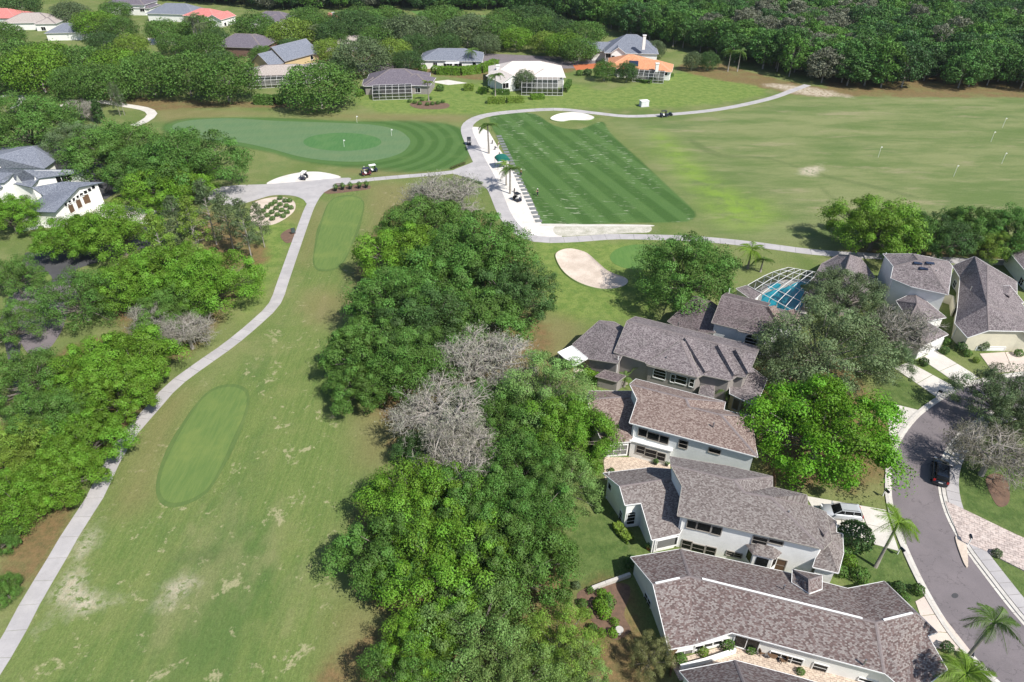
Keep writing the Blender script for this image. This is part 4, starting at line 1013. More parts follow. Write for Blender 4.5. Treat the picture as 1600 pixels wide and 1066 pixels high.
f7 = far_house('tan_roof_house', 'low tan hip-roofed house with dark screened cage, half hidden by a round oak', [(440, 112, 25, 14, .15, 2.9, .36, False), (490, 108, 14, 12, .2, 2.9, .36, False)], M['roof_tan'], M['wall_white'], M['white'])
f8 = far_house('brick_house', 'dark brick house with purple-brown hip roof beside a domed cage', [(383, 68, 22, 15, -.15, 4.2, .5, False), (400, 64, 12, 11, -.15, 4.4, .5, False)], M['roof_purple'], M['wall_brick'], M['trim_taupe'])
f9 = far_house('grey_hip_house', 'grey hip-roofed house in the upper left corner beside the maroon roof', [(52, 31, 24, 16, .1, 3.2, .4, False), (80, 33, 10, 14, .1, 3.2, .4, False)], M['roof_tan'], M['wall_white'], M['white'], [(68, 45, 2, 1.6, 2)])
f10 = far_house('slate_hip_house', 'white house with two-peaked blue-grey roof in the upper left trees', [(108, 47, 16, 13, .1, 3.2, .45, False), (133, 46, 13, 11, -.1, 3.2, .4, False)], M['roof_slate'], M['wall_white'], M['white'], [(146, 56, 2, 1.6, 2)])
f11 = far_house('maroon_roof_house', 'maroon-roofed house cut by the left picture edge', [(2, 24, 24, 16, 0, 3.2, .4, False)], M['roof_pink'], M['wall_white'], M['white'])
f11.root.children[0].data.materials[0] = roof_mat('maroon_tile', [(.14, .065, .06), (.17, .08, .075), (.19, .09, .085), (.23, .11, .10)])
f12 = far_house('white_gabled_house', 'white house with dark roof at the top edge, left of centre', [(205, 4, 22, 14, -.1, 5.0, .5, False), (228, 10, 10, 12, -.1, 3.4, .4, False)], M['roof_purple'], M['wall_white'], M['white'], [(205, 14, 2.4, 2, 2), (222, 15, 2.4, 2, 2)])
f13 = far_house('dark_blue_roof_house', 'house with dark blue roof next to the pink-red tiled house', [(278, 18, 26, 15, -.15, 3.6, .5, False)], M['roof_slate'], M['wall_white'], M['white'])
f14 = far_house('pink_tile_house', 'white house with pink-red tile roof at the far upper left', [(322, 22, 18, 13, -.25, 3.6, .4, False), (345, 27, 9, 12, -.3, 3.4, .45, True)], M['roof_pink'], M['wall_white'], M['white'], [(352, 38, 1.6, 1.6, 1)])
f15 = far_house('small_dark_roof_house', 'house with dark roof and white arched gable in front of the far wood', [(428, 29, 20, 13, -.1, 3.6, .5, False), (428, 33, 7, 9, -.1, 3.6, .7, True)], M['roof_purple'], M['wall_white'], M['white'], [(428, 38, 1.8, 1.8, 1)])
f16 = far_house('hidden_tan_house', 'low tan-roofed house behind the pale round trees', [(560, 63, 26, 14, 0, 3.0, .3, False)], M['roof_tan'], M['wall_white'], M['white'])
f17 = far_house('chimney_house', 'red-roofed house with a tall chimney poking out of the trees', [(516, 28, 10, 9, .2, 3.2, .5, False)], M['roof_pink'], M['wall_white'], M['white'], [], [(521, 22, 8)])
f18 = far_house('grey_edge_house', 'grey-roofed house glimpsed at the right of the upper middle trees', [(905, 70, 12, 10, 0, 3.2, .4, False)], M['roof_slate'], M['wall_white'], M['white'])

# ---- clubhouse: overlapping long blue-grey gables
cl = House('clubhouse', 'large clubhouse with overlapping blue-grey gable roofs and a row of arched openings', 'clubhouse')
G = M['roof_slate']; WT = M['wall_white']; TG = M['trim_green']
def poly_roof(h, pts, faces, **k):
    V = {kk: P(*v) for kk, v in pts.items()}; h.block(V, faces, G, WT, TG, oh=k.get('oh', .6), capw=.3)
poly_roof(cl, dict(a=(-30,262,4.2), b=(69,264,4.2), c=(87,251,4.2), d=(51,229,7.5), e=(-10,245,7.0), f=(70,226,4.2), g=(-30,232,4.2)), [('a','b','c','d','e'), ('c','f','d'), ('d','f','g','e')])
poly_roof(cl, dict(a=(-10,300,4.5), b=(15,286,4.5), c=(49,293,4.5), d=(61,279,5.6), e=(139,268,5.2), f=(138,265,5.2), g=(36,265,8.0), i=(-10,262,8.0)), [('a','b','c','d','e','f','g','i')])
poly_roof(cl, dict(a=(14,345,3.0), b=(58,331,4.0), c=(86,332,4.0), d=(123,293,6.2), e=(162,285,5.6), f=(98,284,6.6), g=(49,293,6.2), i=(68,306,4.4)), [('a','b','c','d','e','f','g','i')])
poly_roof(cl, dict(a=(-10,287,5.5), b=(6,286,5.5), c=(14,280,5.8), d=(27,265,7.6), e=(-10,262,7.6), ), [('a','b','c','d','e')], oh=.3)
for i in range(8): cl.window(103 + i * 6.1, 320 - i * 3.9, .8, .9, cols=1, rows=1, frame=M['white'])
for i in range(3): cl.window(111 + i * 12, 325 - i * 7, 1.5, 2.2, cols=1, rows=1, frame=M['white'], name='door', pane=M['wood'])
for x, y in ((92, 281), (100, 279), (108, 277)): cl.window(x, y, 1.1, 1.6, cols=1, rows=1)

# ------------------------------------------------------------------ pool cages
def cage(label, c, w, d, h, rot, nx_, ny_, top=.75, name='pool_cage', m=None, bw=.07, dome=False):
    root = empty(name, (c.x, c.y, 0), rot); tag(root, label, 'pool cage'); m = m or M['white']
    def prof(t):  # height across the depth 0..1
        if dome: return h * (.62 + .38 * math.sin(math.pi * min(max(t, 0), 1) * .5))
        return h * (top + (1 - top) * t)
    fb = MB()
    for i in range(nx_ + 1):
        x = -w / 2 + w * i / nx_; last = Vector((x, -d / 2, 0))
        for j in range(ny_ + 1):
            p = Vector((x, -d / 2 + d * j / ny_, prof(j / ny_))); fb.bar(last, p, bw); last = p
        fb.bar(last, (x, d / 2, 0), bw)
    for j in range(ny_ + 1):
        y = -d / 2 + d * j / ny_; z = prof(j / ny_); fb.bar((-w / 2, y, z), (w / 2, y, z), bw)
        if 0 < j < ny_:
            for x in (-w / 2, w / 2): fb.bar((x, y, 0), (x, y, z), bw)
    for y in (-d / 2,): fb.bar((-w / 2, y, 1.0), (w / 2, y, 1.0), bw); fb.bar((-w / 2, y, .05), (w / 2, y, .05), bw)
    fb.build('frame', m, root)
    for i in range(nx_):
        x0, x1 = -w / 2 + w * i / nx_, -w / 2 + w * (i + 1) / nx_
        sb = MB(); sb.face([(x0, -d / 2, 0), (x1, -d / 2, 0), (x1, -d / 2, prof(0)), (x0, -d / 2, prof(0))]); sb.build('screen_panel', M['screen_dark'], root)
        for j in range(ny_):
            y0, y1 = -d / 2 + d * j / ny_, -d / 2 + d * (j + 1) / ny_; z0, z1 = prof(j / ny_), prof((j + 1) / ny_)
            sb = MB(); sb.face([(x0, y0, z0), (x1, y0, z0), (x1, y1, z1), (x0, y1, z1)]); sb.build('screen_panel', M['screen_dark'], root)
    for sx in (-1, 1):
        for j in range(ny_):
            y0, y1 = -d / 2 + d * j / ny_, -d / 2 + d * (j + 1) / ny_
            sb = MB(); sb.face([(sx * w / 2, y0, 0), (sx * w / 2, y1, 0), (sx * w / 2, y1, prof((j + 1) / ny_)), (sx * w / 2, y0, prof(j / ny_))]); sb.build('screen_panel', M['screen_dark'], root)
    return root
cage('domed white-framed pool cage on the pale tile house', P(847, 145), 14, 7, 4.3, -.04, 8, 3, dome=True)
cage('white-framed pool cage on the purple roof house', P(614, 152), 13, 6, 3.4, .12, 6, 3, dome=True)
cage('small white-framed pool cage at the orange tile house', P(1013, 126), 11, 6, 3.4, -.25, 6, 3, dome=True)
cage('dark screened cage with pale ribs beside the big round oak', P(440, 132), 22, 8, 3.6, .2, 11, 3)
cage('domed cage between the brick house and the yellow gables', P(418, 75), 9, 7, 4.0, -.1, 5, 3, dome=True, m=M['metal'])
cage('white-ribbed cage glimpsed among the upper middle trees', P(827, 48), 12, 8, 5.5, .1, 5, 3, dome=True)
# the near pool and its cage (irregular plan)
PZ = [Vector((*P(x, y, 2.7).xy, 0)) for x, y in ((1168,446),(1203,424),(1232,418),(1275,417),(1290,428),(1262,478),(1240,486),(1192,470))]
sheet('pool_deck', PZ, M['concrete_white'], .07)
pc = sum(PZ, Vector()) / len(PZ)
pr_ = empty('pool_cage', (pc.x, pc.y, 0)); tag(pr_, 'large white-framed cage over the turquoise pool behind the brown roof', 'pool cage')
zt = 2.7; top = [Vector((p.x, p.y, zt)) - Vector((pc.x, pc.y, 0)) for p in PZ]; fb = MB()
A_, B_, C_, D_ = top[0], top[2], top[4], top[6]
def bl(u, v): 
    lo = top[0].lerp(top[6], u); hi = top[2].lerp(top[4], u); return lo.lerp(hi, v) + Vector((0, 0, .9 * math.sin(math.pi * v) * (.6)))
nu, nv = 6, 5
for i in range(nu + 1):
    for j in range(nv): fb.bar(bl(i / nu, j / nv), bl(i / nu, (j + 1) / nv), .075)
for j in range(nv + 1):
    for i in range(nu): fb.bar(bl(i / nu, j / nv), bl((i + 1) / nu, j / nv), .075)
for i in range(nu + 1):
    for v in (0, 1): p = bl(i / nu, v); fb.bar((p.x, p.y, 0), p, .1)
for j in range(nv + 1):
    for u in (0, 1): p = bl(u, j / nv); fb.bar((p.x, p.y, 0), p, .1)
fb.build('frame', M['white'], pr_)
for i in range(nu):
    for j in range(nv):
        sb = MB(); sb.face([bl(i / nu, j / nv), bl((i + 1) / nu, j / nv), bl((i + 1) / nu, (j + 1) / nv), bl(i / nu, (j + 1) / nv)]); sb.build('screen_panel', M['screen_light'], pr_)
def side(p, q): sb = MB(); sb.face([(p.x, p.y, 0), (q.x, q.y, 0), q, p]); sb.build('screen_panel', M['screen_light'], pr_)
for i in range(nu): side(bl(i / nu, 0), bl((i + 1) / nu, 0)); side(bl(i / nu, 1), bl((i + 1) / nu, 1))
for j in range(nv): side(bl(0, j / nv), bl(0, (j + 1) / nv)); side(bl(1, j / nv), bl(1, (j + 1) / nv))
sheet('pool_water', SP([(1188,466),(1202,456),(1226,450),(1252,440),(1275,446),(1262,470),(1235,490),(1200,484)], 4), M['water'], .075)
sheet('pool_water', SP([(1200,448),(1210,443),(1220,445),(1216,451),(1204,453)], 4), M['water'], .09)
V = {k: P(*v) for k, v in dict(a=(1150,451,2.2), b=(1166,446,2.6), c=(1190,458,2.6), d=(1177,470,2.2)).items()}
hs = House('roofed_shelter', 'small grey shingled lean-to at the left corner of the pool cage', 'shelter'); hs.block(V, [tuple('abcd')], M['roof_grey'], M['wall_white'], M['white'], oh=.2, caps=False)

for h, x, y, z in ((h2, 1231.6, 802, 6.6), (h3, 1115, 664, 6.9), (h5, 1060, 507, 3.9), (h5, 1089, 517, 3.6), (h7, 1462, 425, 6.9), (h8, 1518, 450, 4.9), (h1, 1352, 1034, 3.6), (h1, 1225, 918, 4.2), (h4, 1041, 560, 5.2)):
    q = P(x, y, z) - h.off; mb = MB(); mb.tube([q - Vector((0, 0, .5)), q + Vector((0, 0, .35))], .09, 7); mb.build('vent_pipe', M['metal'], h.root)

for h in (h1, h2, h3, h4, h5, h7, h8):
    dn = 0
    for (a, b, z0, z1) in h.walls[::3]:
        if (b - a).length > 2.5 and dn < 4:
            d = (b - a).normalized(); o = Vector((d.y, -d.x)); p = a + d * .25; 
            if o.dot(Vector((0, 0)) - p) < 0: o = -o
            p = p + o * .07 - h.off.xy; mb = MB(); mb.bar((p.x, p.y, .1), (p.x, p.y, max(2.0, z1 - .5)), .09); mb.build('downpipe', M['white'], h.root); dn += 1
# ------------------------------------------------------------------ plants
def unit(n, up=0.0, rg=rng):
    v = rg.normal(size=(n, 3)); v[:, 2] += up; return v / np.linalg.norm(v, axis=1, keepdims=True)
def leaf_mesh(name, pos, nrm, size, tint, jitter=.6, aspect=.62, extra=None, rg=rng, mats=None, drop=0.0):
    """diamond leaves at pos facing nrm; extra = (verts, faces) of wood"""
    n = len(pos); nn = nrm + rg.normal(size=(n, 3)) * jitter; nn /= np.linalg.norm(nn, axis=1, keepdims=True)
    t = np.cross(nn, rg.normal(size=(n, 3))); t /= np.linalg.norm(t, axis=1, keepdims=True) + 1e-9; b = np.cross(nn, t)
    s = (size * (.7 + .6 * rg.random(n)))[:, None] if np.isscalar(size) else (size * (.75 + .5 * rg.random(n)))[:, None]
    V = np.stack([pos + t * s, pos + b * s * aspect, pos - t * s, pos - b * s * aspect], 1).reshape(-1, 3)
    if drop: V[:, 2] -= 0
    me = bpy.data.meshes.new(name); ev, ef = extra if extra else ([], [])
    allv = V.tolist() + list(ev); Fq = (np.arange(n)[:, None] * 4 + np.arange(4)).tolist(); off = n * 4
    Fall = Fq + [tuple(off + i for i in f) for f in ef]
    NVv = len(allv); me.vertices.add(NVv); me.vertices.foreach_set('co', np.array(allv, np.float32).ravel())
    lens = np.array([len(f) for f in Fall]); st = np.concatenate([[0], np.cumsum(lens)[:-1]]); li = np.concatenate([np.array(f) for f in Fall]) if ef else np.arange(off)
    me.loops.add(int(lens.sum())); me.loops.foreach_set('vertex_index', li.astype(np.int32))
    me.polygons.add(len(Fall)); me.polygons.foreach_set('loop_start', st.astype(np.int32))
    me.update(calc_edges=True)
    a = me.attributes.new('tint', 'FLOAT', 'POINT'); tv = np.zeros(NVv, np.float32); tv[:off] = np.repeat(tint, 4); a.data.foreach_set('value', tv)
    for m in (mats or [M['leaf']]): me.materials.append(m)
    if ef and len(me.materials) > 1:
        mi = np.zeros(len(Fall), np.int32); mi[n:] = 1; me.polygons.foreach_set('material_index', mi)
    return me
def limb(mb, a, b, r0, r1, sag=.0, n=5, seg=4):
    a = Vector(a); b = Vector(b); pts = []
    for i in range(seg + 1):
        t = i / seg; p = a.lerp(b, t); p.z += sag * math.sin(math.pi * t); p.x += R.uniform(-.15, .15) * (0 < i < seg); p.y += R.uniform(-.15, .15) * (0 < i < seg); pts.append(p)
    mb.tube(pts, [r0 + (r1 - r0) * i / seg for i in range(seg + 1)], n, cap=False)
def oak_proto(name, seed, RX=8.0, HC=4.6, base=5.0, n_out=64, n_in=20, per=52, lsize=.14, sub=11, cr=1.75, moss=0, gap=.0, elmin=-.5, flat=.68):
    rg = np.random.default_rng(seed); R.seed(seed)
    ph = rg.random(6) * 6.28
    def rad(az): return RX * (1 + .10 * math.sin(2 * az + ph[0]) + .09 * math.sin(3 * az + ph[1]) + .07 * math.sin(5 * az + ph[2]))
    C = []; ga = math.pi * (3 - math.sqrt(5))
    for i in range(n_out):
        s = elmin + (1 - elmin) * (i + .5) / n_out; az = i * ga + rg.normal() * .25; el = math.asin(max(-1, min(1, s))); f = .86 + rg.random() * .24
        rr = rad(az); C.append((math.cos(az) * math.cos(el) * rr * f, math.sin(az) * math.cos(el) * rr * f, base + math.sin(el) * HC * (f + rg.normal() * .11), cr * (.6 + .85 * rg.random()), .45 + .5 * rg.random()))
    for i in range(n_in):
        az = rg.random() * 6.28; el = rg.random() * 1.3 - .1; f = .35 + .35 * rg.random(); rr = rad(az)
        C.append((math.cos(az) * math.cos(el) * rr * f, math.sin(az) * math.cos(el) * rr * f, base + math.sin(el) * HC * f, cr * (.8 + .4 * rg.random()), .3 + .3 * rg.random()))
    if gap: C = [c for c in C if rg.random() > gap]
    pos, nrm, tint = [], [], []
    for (x, y, z, r, tn) in C:
        for k in range(sub):
            d = unit(1, .55, rg)[0]; o = np.array([x, y, z]) + d * np.array([r, r, r * flat]) * .72; rs = r * (.38 + .18 * rg.random())
            u = unit(per, .35, rg); p = o + u * np.array([rs, rs, rs * .8]) * (.7 + .45 * rg.random((per, 1)))
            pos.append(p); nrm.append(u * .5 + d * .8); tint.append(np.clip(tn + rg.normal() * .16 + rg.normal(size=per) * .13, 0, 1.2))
    pos = np.concatenate(pos); nrm = np.concatenate(nrm); tint = np.concatenate(tint)
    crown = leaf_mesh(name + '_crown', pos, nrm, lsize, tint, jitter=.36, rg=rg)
    tb = MB(); fork = Vector((0, 0, base * .42)); limb(tb, (0, 0, -.2), fork, .5, .36, 0, 8, 3)
    order = sorted(C[:n_out], key=lambda c: c[0] ** 2 + c[1] ** 2); order = order[::2]
    for c in order:
        e = Vector(c[:3]); mid = fork.lerp(e, .5) + Vector((0, 0, .5)); limb(tb, fork, mid, .2, .11, .2, 5, 3); limb(tb, mid, e, .11, .04, .1, 4, 3)
    trunk = tb.data(name + '_trunk', M['bark'])
    return trunk, crown, 2 * RX, base + HC
def bare_proto(name, seed, RX=7.0, HT=9.0, moss=1.0):
    """leafless mossy oak: limbs, fine twigs and hanging grey moss"""
    rg = np.random.default_rng(seed); R.seed(seed); tb = MB(); tips = []
    def grow(a, d, L, r, lv):
        b = a + d * L; m_ = a.lerp(b, .5) + Vector(tuple(rg.normal(size=3) * L * .06)); tb.tube([a, m_, b], [r, r * .8, r * .6], 5 if lv < 2 else 3, cap=False)
        if lv >= 4: tips.append((b, d)); return
        if lv >= 2: tips.append((m_, d))
        for k in range((6, 4, 4, 4)[lv]):
            if lv >= 1 and rg.random() < .27: continue
            q = Vector(tuple(rg.normal(size=3))); q = (d * .75 + q.normalized() * (.85 if lv else 1.0)); q.z = q.z * .55 + .12; q.normalize(); grow(a.lerp(b, .55 + .45 * rg.random()), q, L * (.62 + .2 * rg.random()), r * .55, lv + 1)
    f = Vector((0, 0, HT * .25)); tb.tube([(0, 0, -.2), f], [.45, .38], 7)
    for k in range(8):
        az = k * .785 + rg.random() * .5; el = .3 + rg.random() * .75; grow(f, Vector((math.cos(az) * math.cos(el), math.sin(az) * math.cos(el), math.sin(el))), RX * .42, .26, 0)
    pts = np.array([tuple(t[0]) for t in tips]); n = len(pts)
    # twigs as thin slivers round each tip, moss as hanging slivers
    k = max(1, int(8500 / n)); base = np.repeat(pts, k, 0) + rg.normal(size=(n * k, 3)) * np.array([.26, .26, .2])
    d = unit(n * k, .4, rg); w = .019; L = .12 + .26 * rg.random((n * k, 1)); sd = np.cross(d, unit(n * k, 0, rg)); sd /= np.linalg.norm(sd, axis=1, keepdims=True)
    q1 = np.stack([base - d * L, base + sd * w, base + d * L, base - sd * w], 1)
    km = max(1, int(1700 * moss / n)); bm_ = np.repeat(pts, km, 0) + rg.normal(size=(n * km, 3)) * np.array([.5, .5, .2]); Lm = .15 + .4 * rg.random((n * km, 1)); az = rg.random((n * km, 1)) * 6.28
    hs_ = np.concatenate([np.cos(az), np.sin(az), np.zeros_like(az)], 1) * (.03 + .035 * rg.random((n * km, 1))); dn = np.array([0, 0, -1.0])
    q2 = np.stack([bm_ + hs_, bm_ - hs_, bm_ + dn * Lm * .6 - hs_ * .9, bm_ + dn * Lm], 1)
    Q = np.concatenate([q1, q2]); m = len(Q); me = bpy.data.meshes.new(name + '_crown'); me.vertices.add(m * 4); me.vertices.foreach_set('co', Q.astype(np.float32).ravel())
    me.loops.add(m * 4); me.loops.foreach_set('vertex_index', np.arange(m * 4, dtype=np.int32)); me.polygons.add(m); me.polygons.foreach_set('loop_start', np.arange(0, m * 4, 4, dtype=np.int32)); me.update(calc_edges=True)
    a = me.attributes.new('tint', 'FLOAT', 'POINT'); a.data.foreach_set('value', np.repeat(np.clip(np.concatenate([np.repeat(rg.normal(.55, .3, n), k) + rg.normal(0, .15, n * k), rg.normal(.35, .2, n * km)]), -.2, 1.3), 4).astype(np.float32)); me.materials.append(M['moss'])
    rmax = float(np.percentile(np.abs(pts[:, :2]), 97)); return tb.data(name + '_trunk', M['bark_pale']), me, 2 * rmax, float(pts[:, 2].max())
def tall_proto(name, seed, RX=4.2, z0=4.0, z1=14.0, nc=34, per=170, lsize=.26, cone=0.5, trunk_r=.2, sparse=1.0, mat_=None):
    rg = np.random.default_rng(seed); R.seed(seed); pos, nrm, tint = [], [], []; tb = MB()
    tb.tube([(0, 0, -.2), (R.uniform(-.3, .3), R.uniform(-.3, .3), z1 * .5), (0, 0, z1 * .95)], [trunk_r, trunk_r * .7, trunk_r * .2], 6)
    for i in range(nc):
        t = (i + .5) / nc; z = z0 + (z1 - z0) * t; rr = RX * (1 - cone * t) * math.sin(math.pi * min(1, .22 + t * .78)) ** .5 * (.5 + .5 * rg.random()); az = i * 2.4 + rg.random()
        c = np.array([math.cos(az) * rr, math.sin(az) * rr, z]); r = RX * .34 * (.7 + .6 * rg.random()) * sparse
        limb(tb, (0, 0, z - .8), c, .07, .02, .2, 4, 3); u = unit(per, .3, rg); pos.append(c + u * np.array([r, r, r * .7]) * (.6 + .5 * rg.random((per, 1)))); nrm.append(u); tint.append(np.clip(.3 + .5 * rg.random() + rg.normal(size=per) * .15, 0, 1.2))
    return tb.data(name + '_trunk', M['bark_pale']), leaf_mesh(name + '_crown', np.concatenate(pos), np.concatenate(nrm), lsize, np.concatenate(tint), rg=rg), 2 * RX, z1
def wood_proto(name, seed, RX=5.0, HT=13.0, nc=34, per=120, lsize=.34, bare=False):
    """single-mesh woodland tree for the distance"""
    rg = np.random.default_rng(seed); pos, nrm, tint = [], [], []
    for i in range(nc):
        s = -.75 + 1.75 * (i + .5) / nc; el = math.asin(min(1, s)); az = i * 2.4 + rg.random() * .5; f = .8 + .3 * rg.random()
        c = np.array([math.cos(az) * math.cos(el) * RX * f, math.sin(az) * math.cos(el) * RX * f, HT * .54 + math.sin(el) * HT * .44 * f]); r = RX * .36 * (.7 + .6 * rg.random())
        u = unit(per, .5, rg); pos.append(c + u * np.array([r, r, r * .75]) * (.7 + .4 * rg.random((per, 1)))); nrm.append(u); tint.append(np.clip(.3 + .5 * rg.random() + rg.normal(size=per) * .16, 0, 1.2))
    tb = MB(); tb.tube([(0, 0, -.3), (0, 0, HT * .75)], [.28, .1], 5)
    for k in range(5): a = k * 1.26; tb.tube([(0, 0, HT * .35), (math.cos(a) * RX * .6, math.sin(a) * RX * .6, HT * .7)], [.12, .04], 4, cap=False)
    return leaf_mesh(name, np.concatenate(pos), np.concatenate(nrm), lsize if not bare else .1, np.concatenate(tint), aspect=.62 if not bare else .5, extra=(tb.v, tb.f), rg=rg, mats=[M['leaf'], M['bark_pale']])
OAK = [oak_proto('oak_a', 1), oak_proto('oak_b', 2, n_out=74, cr=1.6), oak_proto('oak_c', 3, HC=5.2, base=5.6, cr=1.95, n_out=56), oak_proto('oak_d', 5, HC=4.0, base=5.0, n_out=70, cr=1.65)]
LOOSE = [oak_proto('loose_a', 8, n_out=66, n_in=20, per=44, lsize=.125, cr=1.6, gap=.06, sub=9), oak_proto('loose_b', 9, n_out=62, n_in=18, per=42, lsize=.125, cr=1.75, gap=.08, sub=9)]
BARE = [bare_proto('mossy_a', 21), bare_proto('mossy_b', 22)]
TALL = [tall_proto('tall_a', 31), tall_proto('tall_b', 32, RX=3.4, z0=3)]
PINE = [tall_proto('pine_a', 41, RX=3.6, z0=4, z1=14, nc=30, per=150, lsize=.15, sparse=.9, trunk_r=.17), tall_proto('pine_b', 42, RX=3.2, z0=5, z1=15, nc=26, per=150, lsize=.15, sparse=.9, trunk_r=.17)]
WOOD = [wood_proto('woodland_tree_%d' % i, 50 + i, RX=(5, 4.4, 5.6, 4.8)[i], HT=(13, 15, 12, 14)[i]) for i in range(4)]
FAROAK = [wood_proto('round_far_tree_%d' % i, 70 + i, RX=6.5, HT=10.5, nc=62, per=170, lsize=.24) for i in range(3)]
FAROAK_D, FAROAK_H = 14.5, 11.0
BR = (.115, .215, .020); GN = (.080, .155, .028); DK = (.055, .108, .028); GG = (.100, .142, .062); YL = (.150, .225, .032); GY = (.35, .36, .29); GY2 = (.25, .26, .20); PL = (.145, .225, .060)
used = {}
def put_tree(protos, cx, cy, wpx, tint, label, name='oak_tree', h=None, idx=None, group=None, cat='tree', sq=None, zf=.62):
    p = protos[(idx if idx is not None else len(used)) % len(protos)]; used[len(used)] = 1
    trunk, crown, D0, H0 = p; z = 7.0
    for _ in range(4):
        q = P(cx, cy, z); D = wpx * depth(q) / F; s = D / D0; hs_ = h if h else H0 * (s ** .75); z = hs_ * zf
    root = empty(name, (q.x, q.y, 0), R.uniform(0, 6.28)); tag(root, label, cat, group); root.scale = (s, s, hs_ / H0)
    t = link(bpy.data.objects.new('trunk', trunk), root); c = link(bpy.data.objects.new('crown', crown), root)
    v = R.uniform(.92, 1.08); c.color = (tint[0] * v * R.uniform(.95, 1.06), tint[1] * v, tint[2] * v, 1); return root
L_ = 'oak'
